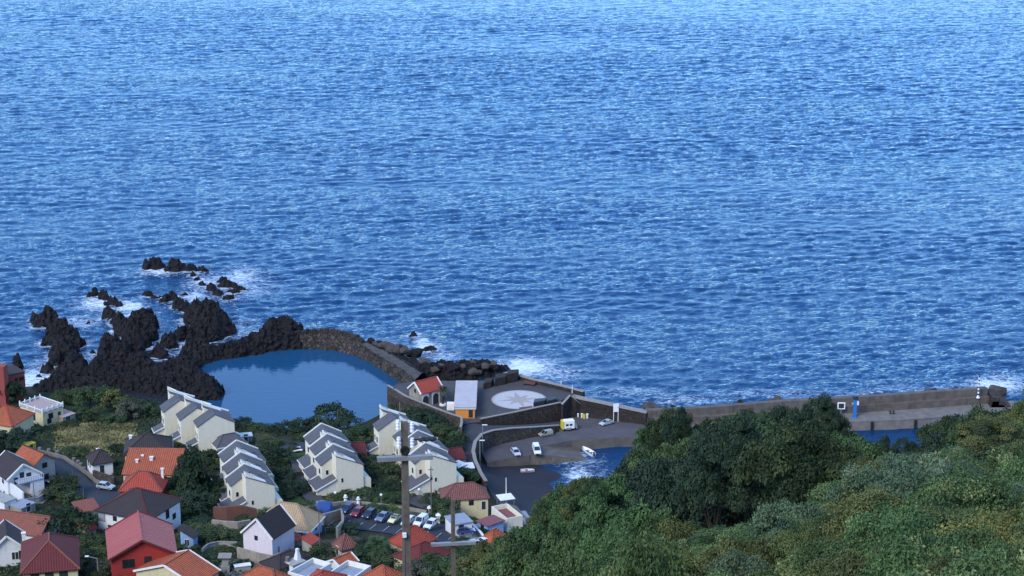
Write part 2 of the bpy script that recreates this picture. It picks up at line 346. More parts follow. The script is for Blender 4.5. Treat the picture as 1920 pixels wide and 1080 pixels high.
Aq[:n_, :n_] = dist+np.eye(n_)*-.15; Aq[:n_, n_] = 1; Aq[:n_, n_+1:] = cxy/100; Aq[n_, :n_] = 1; Aq[n_+1:, :n_] = (cxy/100).T
wq = np.linalg.solve(Aq, np.concatenate([cp_[:, 2], [0, 0, 0]]))
def Hraw(x, y):
    x = np.asarray(x, float); y = np.asarray(y, float); out = np.empty(x.shape).ravel()
    xf = x.ravel(); yf = y.ravel()
    for i in range(0, len(xf), 20000):
        a = xf[i:i+20000]; b = yf[i:i+20000]
        d = np.sqrt((a[:, None]-cxy[None, :, 0])**2+(b[:, None]-cxy[None, :, 1])**2+.5)
        out[i:i+20000] = d@wq[:n_]+wq[n_]+wq[n_+1]*a/100+wq[n_+2]*b/100
    return out.reshape(x.shape)
gx = np.concatenate([np.arange(-400, -170, 10.), np.arange(-170, 170, 1.5), np.arange(170, 411, 10.)])
gy = np.concatenate([np.arange(-60, 40, 5.), np.arange(40, 460, 1.5), np.arange(460, 541, 10.)])
GX, GY = np.meshgrid(gx, gy)
GZ = Hraw(GX, GY)
GZ += (fbm(GX*.12, GY*.12, 4, 5)-.5)*.8*sstep(.5, 6, GZ)
def H(x, y):
    x = np.asarray(x, float); y = np.asarray(y, float)
    i = np.clip(np.searchsorted(gx, x)-1, 0, len(gx)-2); j = np.clip(np.searchsorted(gy, y)-1, 0, len(gy)-2)
    fx = (x-gx[i])/(gx[i+1]-gx[i]); fy = (y-gy[j])/(gy[j+1]-gy[j])
    return (GZ[j, i]*(1-fx)+GZ[j, i+1]*fx)*(1-fy)+(GZ[j+1, i]*(1-fx)+GZ[j+1, i+1]*fx)*fy
def G(px, py, y0=230.0):
    """the ground point that shows at a pixel (first hit beyond y0)"""
    d = ray(px, py); Y = np.arange(y0, 560, .25); t = Y/d[1]
    z = EYE+d[2]*t; h = H(d[0]*t, Y); k = np.argmax(z < h)
    if not (z < h).any(): return P(px, py, 0)
    return Vector((d[0]*t[k], Y[k], float(h[k])))
m, n, l, b = nodes('hillside')
tc = N(n, 'ShaderNodeTexCoord'); n1 = N(n, 'ShaderNodeTexNoise', Scale=.09, Detail=9, Roughness=.72); l.new(tc.outputs['Object'], n1.inputs['Vector'])
r = N(n, 'ShaderNodeValToRGB'); e = r.color_ramp.elements
e[0].position = .36; e[0].color = (.012,.020,.010,1); e[1].position = .66; e[1].color = (.060,.056,.030,1)
q = e.new(.5); q.color = (.026,.036,.017,1); q = e.new(.58); q.color = (.034,.032,.024,1)
l.new(n1.outputs['Fac'], r.inputs[0]); n2 = N(n, 'ShaderNodeTexNoise', Scale=1.3, Detail=8, Roughness=.8); l.new(tc.outputs['Object'], n2.inputs['Vector'])
mx = N(n, 'ShaderNodeMixRGB', blend_type='MULTIPLY'); mx.inputs[0].default_value = .9
r2 = N(n, 'ShaderNodeValToRGB'); r2.color_ramp.elements[0].position = .3; r2.color_ramp.elements[1].position = .7; r2.color_ramp.elements[0].color = (.35,.35,.35,1); r2.color_ramp.elements[1].color = (1.4,1.4,1.4,1)
l.new(n2.outputs['Fac'], r2.inputs[0]); l.new(r.outputs[0], mx.inputs[1]); l.new(r2.outputs[0], mx.inputs[2]); l.new(mx.outputs[0], b.inputs['Base Color']); b.inputs['Roughness'].default_value = .95; b.inputs['Specular IOR Level'].default_value = .15
bp = N(n, 'ShaderNodeBump', Strength=.8, Distance=.4); l.new(n2.outputs['Fac'], bp.inputs['Height']); l.new(bp.outputs[0], b.inputs['Normal'])
M['hill'] = m
ter = raw_mesh('terrain', np.stack([GX.ravel(), GY.ravel(), GZ.ravel()], -1), grid_faces(len(gy), len(gx)), [M['hill']], smooth=True)
tag(ter, kind='structure')

# ================================================================ LAVA ROCKS
m, n, l, b = nodes('lava_rock')
tc = N(n, 'ShaderNodeTexCoord'); n1 = N(n, 'ShaderNodeTexNoise', Scale=.35, Detail=10, Roughness=.75); l.new(tc.outputs['Object'], n1.inputs['Vector'])
r = N(n, 'ShaderNodeValToRGB'); e = r.color_ramp.elements
e[0].position = .34; e[0].color = (.004,.004,.006,1); e[1].position = .74; e[1].color = (.026,.018,.015,1); q = e.new(.55); q.color = (.007,.006,.008,1)
l.new(n1.outputs['Fac'], r.inputs[0]); l.new(r.outputs[0], b.inputs['Base Color']); b.inputs['Roughness'].default_value = .8; b.inputs['Specular IOR Level'].default_value = .3
vo = N(n, 'ShaderNodeTexVoronoi', Scale=.9); l.new(tc.outputs['Object'], vo.inputs['Vector'])
bp = N(n, 'ShaderNodeBump', Strength=1, Distance=1.0); l.new(vo.outputs['Distance'], bp.inputs['Height'])
bp2 = N(n, 'ShaderNodeBump', Strength=.9, Distance=.35); l.new(n1.outputs['Fac'], bp2.inputs['Height']); l.new(bp.outputs[0], bp2.inputs['Normal']); l.new(bp2.outputs[0], b.inputs['Normal'])
M['lava'] = m
rock_discs = []     # (x, y, r) of everything the swell breaks on
def rock_field(name, label, blobs, zoom=None, res=.28, jag=1.0, seed=0, cat='rock', group=None, kind=None, mat_=None, base=-.9, foam=True, streak=False):
    """blobs: (x, y, rx metres, ry metres, height, [turn degrees]); zoom = (ox, oy, scale) of the pixel notes"""
    L = []
    for bl in blobs:
        px, py, rx, ry, h = bl[:5]
        if zoom and zoom[2] == 3.6: rx *= .50; ry *= .50; h *= .80
        wa = min(1, rx/4); a = math.radians(bl[5]) if len(bl) > 5 else 0
        if zoom: px = zoom[0]+px/zoom[2]; py = zoom[1]+py/zoom[2]
        p = P(px, py, .35*h); L.append((p.x, p.y, rx, ry, h, a))
        if foam: rock_discs.append((p.x, p.y, max(rx, ry)*.5+min(rx, ry)*.5))
    x0 = min(q[0]-max(q[2], q[3]) for q in L)-2; x1 = max(q[0]+max(q[2], q[3]) for q in L)+2
    y0 = min(q[1]-max(q[2], q[3]) for q in L)-2; y1 = max(q[1]+max(q[2], q[3]) for q in L)+2
    X, Y = np.meshgrid(np.arange(x0, x1, res), np.arange(y0, y1, res))
    wx = X+(fbm(X*.4, Y*.4, 4, seed+2)-.5)*3.2; wy = Y+(fbm(X*.4, Y*.4, 4, seed+9)-.5)*3.2
    Z = np.full(X.shape, -6.)
    for (cx, cy_, rx, ry, h, a) in L:
        dx = wx-cx; dy = wy-cy_; u = (dx*math.cos(a)+dy*math.sin(a))/rx; v = (-dx*math.sin(a)+dy*math.cos(a))/ry
        d = np.sqrt(u*u+v*v); z = (h+1.2)*(1-d**2.4)-1.2
        Z = np.where(Z > z, Z+.3*np.exp(-(Z-z)), z+.3*np.exp(np.clip(-(z-Z), -20, 0)))
    amp = np.clip(Z+1.4, 0, 4)*.42*jag
    Z = Z+(ridged(X*.3, Y*.3, 2, seed)-.6)*amp*1.3+(ridged(X*1.0, Y*1.0, 3, seed+5)-.5)*amp*1.5+(ridged(X*2.3, Y*2.3, 2, seed+6)**2-.3)*amp*.6
    if streak: Z = Z+(vnoise(X*1.6, Y*.25, seed+3)-.5)*.5
    Xj = X+(vnoise(X*1.3, Y*1.3, seed+21)-.5)*.7; Yj = Y+(vnoise(X*1.3, Y*1.3, seed+22)-.5)*.7
    F = grid_faces(*X.shape); keep = Z.ravel()[F].max(1) > base; F = F[keep]
    used, inv = np.unique(F, return_inverse=True); V = np.stack([Xj.ravel(), Yj.ravel(), Z.ravel()], -1)[used]
    ob = raw_mesh(name, V, inv.reshape(F.shape), [mat_ or M['lava']])
    return tag(ob, label, None if kind else cat, group, kind)
Z1 = (0, 460, 3.6); RG = 'lava outcrops standing in the surf'
rock_field('lava_rock', 'outermost low black lava reef of two humps far out in the sea', [(1010,135,6,3.4,3.4),(1075,140,4.5,3,2.2),(1200,150,7,3.2,3.2),(1290,160,4,2.4,1.6),(1360,165,4.2,2.2,1.4)], Z1, seed=1, group=RG)
rock_field('lava_rock', 'thin broken chain of black rocks trailing off the outermost reef', [(1300,200,3,2.5,.9),(1335,225,2.6,2.2,.9),(1365,262,2,2,.6),(1410,290,4,3,1.5),(1470,320,4,3,1.6),(1540,352,4.5,2.6,1.3)], Z1, seed=2, group=RG, jag=.8)
rock_field('lava_rock', 'ribbed flat black reef washed by white foam, farthest right in the sea', [(1500,232,5,3,1.5,-25),(1540,270,7,4,1.7,-15),(1620,295,5,2.6,1.1),(1565,310,4,2.4,.8)], Z1, seed=3, group=RG, jag=.7)
rock_field('lava_rock', 'small jagged reef in breaking foam left of the middle stack', [(610,340,3.4,2.2,1.4),(660,330,3.6,2.4,1.6),(710,350,4,3.4,2),(745,385,5,3,1.9),(800,400,2.5,2,1)], Z1, seed=4, group=RG)
rock_field('lava_rock', 'tapering black reef reaching out from the big round stack', [(1000,330,4,2,1.4),(1065,345,3.5,2,1.3),(1125,362,4.5,3,1.8),(1190,352,4,2.4,2),(1200,400,4,4,2),(1250,425,4,3,2.4),(1245,335,2,1.6,.9)], Z1, seed=5, group=RG)
rock_field('lava_rock', 'biggest round lava stack between the open sea and the pool', [(1400,500,10.5,13,7),(1330,480,7,10,5),(1470,530,7,10,6),(1400,590,9,9,4.5),(1500,590,4,5,2.5),(1575,580,2.6,2,1.2),(1260,490,3,4,2.2),(1300,640,4.4,5,2.6),(1360,680,6,6,3.4)], Z1, seed=6, group=RG, jag=1.1)
rock_field('lava_rock', 'middle lava stack with a domed head and a flat tail', [(960,520,7.5,9,5.6),(1015,590,5,8,5),(900,580,6,7,4.2),(800,510,6,5,2.6),(735,470,4,6,2.2),(830,560,6,7,3.4),(740,440,3,2.6,1.4),(880,660,6,7,4),(950,650,6,8,4.4)], Z1, seed=7, group=RG)
rock_field('lava_rock', 'leftmost lava stack, low head to seaward and broad body', [(330,460,4.5,4,2.6),(290,515,8,5,3),(250,495,4.5,4,2),(390,540,5,4,2.6),(420,620,9.5,8,5.4),(500,630,6.5,8,5),(330,640,5,5,3.2),(420,710,8,8,4.4),(400,770,7,5,3.2),(490,740,5,6,3.4)], Z1, seed=8, group=RG)
rock_field('lava_rock', 'lone small round rock by the red building', [(105,808,3.3,3.2,3)], Z1, seed=9, group=RG)
rock_field('lava_rock', 'small dark rock in foam below the leftmost stack', [(322,845,4.6,3.4,2.2)], Z1, seed=10, group=RG)
rock_field('lava_rock', 'flat little rocks awash by the bushes', [(262,890,2.6,1.4,.8),(282,968,3,2,1.2),(355,890,2,1.2,.7)], Z1, seed=11, group=RG, jag=.6)
rock_field('lava_rock', 'tiny black rock alone between the left and middle stacks', [(602,522,1.6,1.2,.8),(625,720,1.8,1.4,1)], Z1, seed=12, group=RG, jag=.5)
rock_field('lava_rock', 'tiny black rock tips off the breakwater', [(560,402,1.7,1.3,.9)], (600,500,3.2), seed=13, group=RG, jag=.5)
rock_field('lava_rock', 'low wet rock in the white surf beside the breakwater', [(655,490,2.6,1.6,1)], (600,500,3.2), seed=14, group=RG, jag=.5)
rock_field('lava_rock', 'rock lying just off the boulder point in the white surf', [(1175,148,1.6,1.3,.9),(1130,158,1.2,1,.7)], (700,660,4.8), seed=15, group=RG, jag=.5)
rock_field('lava_shore', None, [(740,700,7,11,5),(720,770,7,9,5),(820,760,8,9,5),(900,720,8,9,5),(930,800,7,8,3.4),(1000,830,6,6,2.2),(1080,730,5,7,2.6,30),(1150,650,5,7,3.2,30),(1230,600,6,5,3,30),(1280,700,6,6,2.6),(1250,790,6,7,3.2),
  (520,800,7,8,4.6),(470,850,8,8,4.4),(420,910,9,8,4),(560,880,9,8,3.6),(640,860,7,7,4.2),(700,880,10,9,3.8),(640,940,12,8,3),(800,900,13,10,3),(930,930,13,10,2.6),(1080,880,13,10,3),(1180,840,10,10,3.2),(1200,930,12,10,2.8),(1100,980,12,8,2.6),(850,990,13,6,2.2),(500,950,12,7,3),(1290,900,8,8,3.4),(1310,830,5,6,2.6),
  (1390,960,8,8,5),(1420,1000,8,9,5.4),(1350,1020,9,7,4),(1440,940,5,6,4)]+[(x, 985+14*math.sin(x*.01), 15, 9, 3.6) for x in range(400, 1330, 75)]+[(x, 1010, 14, 8, 3.9) for x in range(900, 1380, 80)], Z1, res=.3, seed=20, kind='structure', jag=1.0)
ZP = (340, 590, 4.174)
rock_field('natural_rock_barrier', 'natural lava ridge closing the left side of the still pool', [(60,405,3.6,4,2.8),(130,362,4.6,3.6,2.9),(210,340,5,3.2,3.2),(290,325,5,3.2,3.4),(370,312,5,3.2,3.4),(450,300,5,3.2,3.5),(530,280,5,3.4,3.9),(600,255,5,3.6,4.4),(660,238,4.6,3.8,4.8),(720,232,4.6,3.8,5),(790,228,4.6,3.8,5),(850,222,4.6,3.8,5),(70,440,4,4,2.6),(30,480,5,5,3)], ZP, seed=30, cat='rock barrier', jag=.85, streak=True, res=.3)
rock_field('lava_knoll', 'domed dark lava knoll on top of the pool barrier', [(730,185,3.8,3.6,7.0),(790,178,4.2,3.6,7.3),(850,182,3.8,3.6,7.1),(690,205,3,3,5.6)], ZP, seed=31, cat='rock', jag=.7, res=.3)

# ================================================================ SEA
def ocean_tile(L, n, wind, wdir, smin, seed, swell=None, spread=6):
    r_ = np.random.default_rng(seed)
    k = 2*np.pi*np.fft.fftfreq(n, L/n); KX, KY = np.meshgrid(k, k); K = np.sqrt(KX**2+KY**2); K[0, 0] = 1
    Lw = wind**2/9.81; cosf = (KX*math.cos(wdir)+KY*math.sin(wdir))/K
    Ph = np.exp(-1/(K*Lw)**2)/K**3.6*(np.abs(cosf)**spread*.95+.05)*np.exp(-(K*smin)**2)
    if swell:
        k0 = 2*np.pi/swell[0]; Ph += swell[1]*np.exp(-((K-k0)/(k0*.3))**2)*np.abs((KX*math.cos(swell[2])+KY*math.sin(swell[2]))/K)**16
    Ph[0, 0] = 0
    h = np.sqrt(Ph)*(r_.normal(size=(n, n))+1j*r_.normal(size=(n, n)))
    f = lambda q: np.real(np.fft.ifft2(q))
    Hh = f(h); sx = f(1j*KX*h); sy = f(1j*KY*h); s = math.sqrt((sx**2+sy**2).mean())
    return Hh/s, f(-1j*KX/K*h)/s, f(-1j*KY/K*h)/s, L, n
def samp(T, x, y, k=0):
    a = T[k]; L, n = T[3], T[4]; u = (x/L % 1)*n; v = (y/L % 1)*n
    i = np.floor(u).astype(int); j = np.floor(v).astype(int); fu = u-i; fv = v-j
    g = lambda p, q: a[q % n, p % n]
    return (g(i, j)*(1-fu)+g(i+1, j)*fu)*(1-fv)+(g(i, j+1)*(1-fu)+g(i+1, j+1)*fu)*fv
T1 = ocean_tile(180, 512, 3.3, math.radians(98), .13, 3, (19, .16, math.radians(96)))
T2 = ocean_tile(113, 384, 2.4, math.radians(80), .12, 11)
s_in = np.linspace(-.36, .36, 900)
s_ = np.concatenate([-np.geomspace(.36, 8, 14)[::-1][:-1], s_in, np.geomspace(.36, 8, 14)[1:]])
yy = [300.]
while yy[-1] < 1150: yy.append(yy[-1]+(.62 if yy[-1] > 410 else 1.2)*(max(yy[-1], 440)/440)**.9)
while yy[-1] < 45000: yy.append(yy[-1]*1.12)
yy = np.array(yy)
S, YY = np.meshgrid(s_, yy); XX = S*YY
fade = 1-sstep(950, 1150, YY); fade *= (np.abs(S) < .361)
inner = 1-.5*(1-sstep(395, 432, YY))*(XX > 5)
gust = .35+1.35*fbm(XX*.007, YY*.03, 4, 40)
amp = .185*gust*fade*inner
h = samp(T1, XX, YY)+.55*samp(T2, XX*.8+YY*.6, YY*.8-XX*.6)
dx = samp(T1, XX, YY, 1); dy = samp(T1, XX, YY, 2)
SX = XX+dx*amp*.9; SY = YY+dy*amp*.9; SZ = h*amp
foam = np.zeros(XX.shape)
sel = (YY < 620)
for (cx, cy_, rr) in rock_discs:
    d = np.sqrt((XX[sel]-cx)**2+(YY[sel]-cy_)**2)-rr
    foam[sel] = np.maximum(foam[sel], .62*np.exp(-np.clip(d, 0, 99)/2.2))
FO = [(800,652,4,3,1.0),(790,640,3,2,.8),(985,688,9,4,1),(960,690,5,2.5,1),(1040,700,10,4,.6),(60,712,7,6,.95),(85,690,6,7,.7),(40,700,5,4,.6),(105,705,4,5,.7),(185,568,6,4,.95),(240,575,6,3,.9),(170,556,4,2,.7),(150,605,10,4,.6),(300,508,9,3,.8),(390,530,8,5,.75),(450,520,8,6,.7),(470,540,10,6,.55),(430,560,8,4,.5),(360,556,6,3,.8),(250,590,8,3,.6),(440,620,9,6,.55),(420,660,9,5,.6),(470,640,12,6,.4),(300,655,6,6,.45),(340,640,4,3,.5),(830,668,7,3,.6),(790,668,3,2,.7),(1180,735,16,2,.5),(1290,750,12,2,.55),(1450,738,22,2,.5),(1620,735,20,2,.4),(1740,728,18,2,.45),(1870,722,9,3,.9),(1890,716,8,4,.6),(1085,895,4,4,.8),(1110,888,8,3,.45),(1068,858,6,2,.8),(1085,864,6,2,.6),(740,640,14,3,.35),(560,610,30,3,.25)]
for px, py, rx, ry, a in FO:
    p = P(px, py, 0); u = (XX[sel]-p.x)/rx; v = (YY[sel]-p.y)/(ry*2.2); foam[sel] = np.maximum(foam[sel], a*np.exp(-(u*u+v*v)))
m, n, l, b = nodes('sea_water')
geo = N(n, 'ShaderNodeNewGeometry'); at = N(n, 'ShaderNodeAttribute', attribute_name='foam')
mp = N(n, 'ShaderNodeMapping'); mp.inputs['Rotation'].default_value = (0, 0, .12); mp.inputs['Scale'].default_value = (.6, 1.35, 1); l.new(geo.outputs['Position'], mp.inputs[0])
w1 = N(n, 'ShaderNodeTexNoise', Scale=1.3, Detail=6, Roughness=.62, Distortion=.6); l.new(mp.outputs[0], w1.inputs['Vector'])
big = N(n, 'ShaderNodeTexNoise', Scale=.02, Detail=5, Roughness=.6); mp2 = N(n, 'ShaderNodeMapping'); mp2.inputs['Scale'].default_value = (.3, 2.0, 1); mp2.inputs['Rotation'].default_value = (0, 0, .1); l.new(geo.outputs['Position'], mp2.inputs[0]); l.new(mp2.outputs[0], big.inputs['Vector'])
mr = N(n, 'ShaderNodeMapRange'); mr.inputs['From Min'].default_value = .35; mr.inputs['From Max'].default_value = .65; mr.inputs['To Min'].default_value = .22; mr.inputs['To Max'].default_value = .85; l.new(big.outputs['Fac'], mr.inputs['Value'])
bp = N(n, 'ShaderNodeBump', Distance=.42); l.new(mr.outputs[0], bp.inputs['Strength']); l.new(w1.outputs['Fac'], bp.inputs['Height'])
b.inputs['Base Color'].default_value = (.005, .055, .155, 1); b.inputs['Roughness'].default_value = .12; b.inputs['IOR'].default_value = 1.33
l.new(bp.outputs[0], b.inputs['Normal'])
fmp = N(n, 'ShaderNodeMapping'); fmp.inputs['Scale'].default_value = (.6, 1.1, 1); l.new(geo.outputs['Position'], fmp.inputs[0])
fn = N(n, 'ShaderNodeTexNoise', Scale=.75, Detail=10, Roughness=.78, Distortion=1.6); l.new(fmp.outputs[0], fn.inputs['Vector'])
s1 = N(n, 'ShaderNodeMath', operation='MULTIPLY_ADD'); l.new(at.outputs['Fac'], s1.inputs[0]); s1.inputs[1].default_value = .30; l.new(fn.outputs['Fac'], s1.inputs[2])
r3 = N(n, 'ShaderNodeValToRGB'); r3.color_ramp.elements[0].position = .63; r3.color_ramp.elements[1].position = .80
s2 = N(n, 'ShaderNodeMath', operation='MULTIPLY'); s2.inputs[1].default_value = 1.0; l.new(s1.outputs[0], s2.inputs[0]); l.new(s2.outputs[0], r3.inputs[0])
gt = N(n, 'ShaderNodeMath', operation='GREATER_THAN'); gt.inputs[1].default_value = .03; l.new(at.outputs['Fac'], gt.inputs[0])
fm = N(n, 'ShaderNodeMath', operation='MULTIPLY'); l.new(r3.outputs[0], fm.inputs[0]); l.new(gt.outputs[0], fm.inputs[1])
f2 = N(n, 'ShaderNodeMath', operation='MULTIPLY'); f2.inputs[1].default_value = .9; l.new(fm.outputs[0], f2.inputs[0])
fb = N(n, 'ShaderNodeBsdfDiffuse'); fb.inputs[0].default_value = (.62, .72, .80, 1)
fr_ = N(n, 'ShaderNodeFresnel', IOR=1.34); l.new(bp.outputs[0], fr_.inputs['Normal'])
df = N(n, 'ShaderNodeBsdfDiffuse'); df.inputs[0].default_value = (.005, .034, .096, 1)
gl = N(n, 'ShaderNodeBsdfGlossy', Roughness=.07); gl.inputs[0].default_value = (.50, .69, .88, 1); l.new(bp.outputs[0], gl.inputs['Normal'])
wt = N(n, 'ShaderNodeMixShader'); l.new(fr_.outputs[0], wt.inputs[0]); l.new(df.outputs[0], wt.inputs[1]); l.new(gl.outputs[0], wt.inputs[2])
ms = N(n, 'ShaderNodeMixShader'); l.new(f2.outputs[0], ms.inputs[0]); l.new(wt.outputs[0], ms.inputs[1]); l.new(fb.outputs[0], ms.inputs[2])
l.new(ms.outputs[0], n['Material Output'].inputs['Surface'])
M['sea'] = m
sea = raw_mesh('sea_water', np.stack([SX.ravel(), SY.ravel(), SZ.ravel()], -1), grid_faces(len(yy), len(s_)), [M['sea']], smooth=True, attr={'foam': foam.ravel()})
tag(sea, kind='structure')
m, n, l, b = nodes('pool_water')
geo = N(n, 'ShaderNodeNewGeometry'); mp = N(n, 'ShaderNodeMapping'); mp.inputs['Scale'].default_value = (.5, 1.3, 1); l.new(geo.outputs['Position'], mp.inputs[0])
w1 = N(n, 'ShaderNodeTexNoise', Scale=.8, Detail=4, Roughness=.5); l.new(mp.outputs[0], w1.inputs['Vector'])
bp = N(n, 'ShaderNodeBump', Distance=.05, Strength=.55); l.new(w1.outputs['Fac'], bp.inputs['Height']); l.new(bp.outputs[0], b.inputs['Normal'])
b.inputs['Base Color'].default_value = (.010, .060, .138, 1); b.inputs['Roughness'].default_value = .06; b.inputs['IOR'].default_value = 1.33
M['pool'] = m
POOLZ = 1.0
pp = [P(340+x/4.174, 590+y/4.174, POOLZ) for x, y in ((-40,420),(60,380),(150,340),(300,330),(420,320),(560,300),(700,260),(900,235),(1090,240),(1250,260),(1400,300),(1560,380),(1700,470),(1790,560),(1720,640),(1660,720),(1500,960),(900,1020),(300,960),(200,860),(-40,560))]
pl = MB().face(pp).build('pool_water', M['pool'], fixn=False); tag(pl, kind='structure')
# ================================================================ BREAKWATER ROUND THE POOL
def zp(z, o): return lambda x, y, h: P(o[0]+x/o[2], o[1]+y/o[2], h)
def resample(pts, n):
    pts = [Vector(p) for p in pts]; d = [0]
    for i in range(1, len(pts)): d.append(d[-1]+(pts[i]-pts[i-1]).length)
    return [tuple(np.interp(t, d, [p[k] for p in pts]) for k in range(3)) for t in np.linspace(0, d[-1], n)]
def loft(name, lines, nu, nv, mats, noise=0, nscale=1.2, seed=0, label=None, cat=None, kind=None, parent=None):
    """sheet through a list of polylines; nv steps between each pair"""
    R = [np.array(resample(q, nu)) for q in lines]; rows = []
    for a, b_ in zip(R[:-1], R[1:]):
        for k in range(nv): rows.append(a+(b_-a)*k/nv)
    rows.append(R[-1]); V = np.array(rows)
    if noise:
        q = (ridged(V[..., 0]*nscale, V[..., 1]*nscale+V[..., 2]*.7, 3, seed)-.5)*noise*2; V[..., 2] += q
        V[..., 0] += (fbm(V[..., 0]*nscale, V[..., 1]*nscale, 2, seed+4)-.5)*noise; V[..., 1] += (fbm(V[..., 0]*nscale, V[..., 1]*nscale, 2, seed+8)-.5)*noise
    ob = raw_mesh(name, V.reshape(-1, 3), grid_faces(*V.shape[:2]), mats, parent); 
    return tag(ob, label, cat, None, kind)
q8 = lambda x, y, h: P(340+x/4.174, 590+y/4.174, h)
M['riprap'] = stone_mat('riprap', (.075,.062,.055), (.028,.025,.024), scale=.9, mortar=(.012,.012,.013))
M['breakwater_top'] = mat('worn_stone_top', (.085,.078,.074), (.045,.042,.042), scale=.7, rough=.9, bump=.5, bscale=3, stain=(.03,.028,.028), stain_amt=.7)
bw = empty('breakwater', q8(1300, 250, 1), 0, 'curved dark stone breakwater walling the sea side of the still pool', 'breakwater')
bw.location = (0, 0, 0)
wl = [q8(x, y, .6) for x, y in ((880,282),(1000,282),(1090,287),(1250,306),(1400,354),(1550,434),(1650,504),(1760,590))]
c1_ = [q8(x, y, 3.9) for x, y in ((880,172),(1000,158),(1090,151),(1270,170),(1400,232),(1550,326),(1680,404),(1830,510))]
c2_ = [q8(x, y, 4.0) for x, y in ((900,165),(1000,150),(1100,142),(1280,160),(1440,215),(1600,290),(1740,370),(1880,460))]
o1 = [q8(x, y, 2.5) for x, y in ((900,165),(1000,150),(1100,145),(1280,165),(1450,222),(1620,300),(1760,375),(1900,462))]
o2 = [q8(x, y, -1.5) for x, y in ((900,150),(1000,130),(1100,125),(1290,150),(1470,210),(1650,290),(1790,365),(1930,450))]
loft('inner_slope', [wl, c1_], 170, 12, [M['riprap']], .75, .9, 51, parent=bw)
loft('walkway', [c1_, c2_], 120, 3, [M['breakwater_top']], .12, 1.5, 53, parent=bw)
loft('outer_slope', [c2_, o1, o2], 120, 5, [M['lava']], .4, 1.1, 52, parent=bw)
# stepped wall and parapet of upright blocks on the left half
st = MB(); par = MB()
cl = resample([p.lerp(q, .25) for p, q in zip(c1_[:5], c2_[:5])], 27); il = resample(wl[:5], 27)
for i in range(26):
    a = Vector(cl[i]); b_ = Vector(cl[i+1]); ia = Vector(il[i]); d = (b_-a).normalized(); nrm = Vector((-d.y, d.x, 0))
    if nrm.y < 0: nrm = -nrm
    hh = random.uniform(1.0, 1.55); w = random.uniform(.9, 1.3)
    p0, p1 = a+d*.04, b_-d*.04
    par.hexa([p0+Vector((0,0,-.8)), p1+Vector((0,0,-.8)), p1+nrm*w+Vector((0,0,-.8)), p0+nrm*w+Vector((0,0,-.8)),
              p0+Vector((0,0,hh)), p1+Vector((0,0,hh*.96)), p1+nrm*w+Vector((0,0,hh*.9)), p0+nrm*w+Vector((0,0,hh*.94))])
    for k, (f_, z_) in enumerate(((.74, 3.3), (.46, 2.45), (.2, 1.6))):
        q0 = ia.lerp(a, f_); ib = Vector(il[i+1]); q1 = ib.lerp(b_, f_); jz = random.uniform(-.08, .08)
        st.hexa([Vector((q0.x,q0.y,0)), Vector((q1.x,q1.y,0)), Vector((q1.x,q1.y,0))+nrm*2, Vector((q0.x,q0.y,0))+nrm*2,
                 Vector((q0.x,q0.y,z_+jz)), Vector((q1.x,q1.y,z_+jz)), Vector((q1.x,q1.y,z_+jz))+nrm*2, Vector((q0.x,q0.y,z_+jz))+nrm*2])
par.build('parapet', M['stone2'], bw); st.build('stepped_wall', M['stone2'], bw)
# ---------------------------------------------------------------- boulders
def boulder_mesh(seed, n=14):
    r_ = np.random.default_rng(seed); th = np.linspace(0, np.pi, n); ph = np.linspace(0, 2*np.pi, 2*n, endpoint=False)
    T, Ph = np.meshgrid(th, ph, indexing='ij'); D_ = np.stack([np.sin(T)*np.cos(Ph), np.sin(T)*np.sin(Ph), np.cos(T)], -1)
    R = np.full(T.shape, 1.25)
    for k in range(13):
        nn = r_.normal(size=3); nn /= np.linalg.norm(nn); dd = D_@nn; R = np.minimum(R, r_.uniform(.66, .98)/np.clip(dd, .25, 1))
    V = D_*np.minimum(R, 1.35)[..., None]; F = []
    for i in range(n-1):
        for j in range(2*n): F.append([i*2*n+j, (i+1)*2*n+j, (i+1)*2*n+(j+1) % (2*n), i*2*n+(j+1) % (2*n)])
    return V.reshape(-1, 3), F
BM = []
for s in range(5):
    V, F = boulder_mesh(s); o = raw_mesh('boulder', V, F, [M['lava'] if s < 3 else M['boulder'] if 'boulder' in M else M['lava']]); BM.append(o)
M['boulder'] = mat('brown_boulder', (.085,.07,.06), (.035,.03,.028), scale=1.2, rough=.9, bump=.6, bscale=4)
for s in (1, 3, 4): BM[s].data.materials[0] = M['boulder']
nb = 0
def boulder(p, r, label, group, flat=.8):
    label = ('large ' if r > 1.15 else 'small ')+label
    global nb
    o = BM[nb] if nb < 5 else BM[random.randrange(5)].copy()
    if nb >= 5: C.objects.link(o)
    nb += 1; o.location = p; o.scale = (r*random.uniform(.85, 1.2), r*random.uniform(.85, 1.2), r*flat); o.rotation_euler = (random.uniform(-.4,.4), random.uniform(-.4,.4), random.uniform(0, 6))
    tag(o, label, 'boulder', group)
for k in range(15):
    t = k/14; x = 1490+370*t; y = 225+75*t+random.uniform(-16, 16)+(14 if k % 2 else -8)
    p = q8(x, y, 1.6); boulder((p.x, p.y, 1.5), random.uniform(.9, 1.5), 'dark boulder seaward of the breakwater walkway, '+('nearer the lava knoll' if t < .5 else 'nearer the boathouse'), 'boulders by the breakwater')
q5 = lambda x, y, h: P(700+x/4.8, 660+y/4.8, h)
for k in range(34):
    t = k/33; x = 455+650*t; y = 118+random.uniform(-22, 26)+20*math.sin(t*3)
    p = q5(x, y, 2.6); boulder((p.x, p.y, random.uniform(2.0, 3.0)), random.uniform(.7, 1.35), 'boulder on the rocky point beyond the kiosk, '+('left part' if t < .33 else 'middle part' if t < .66 else 'outer tip'), 'boulders on the rocky point')
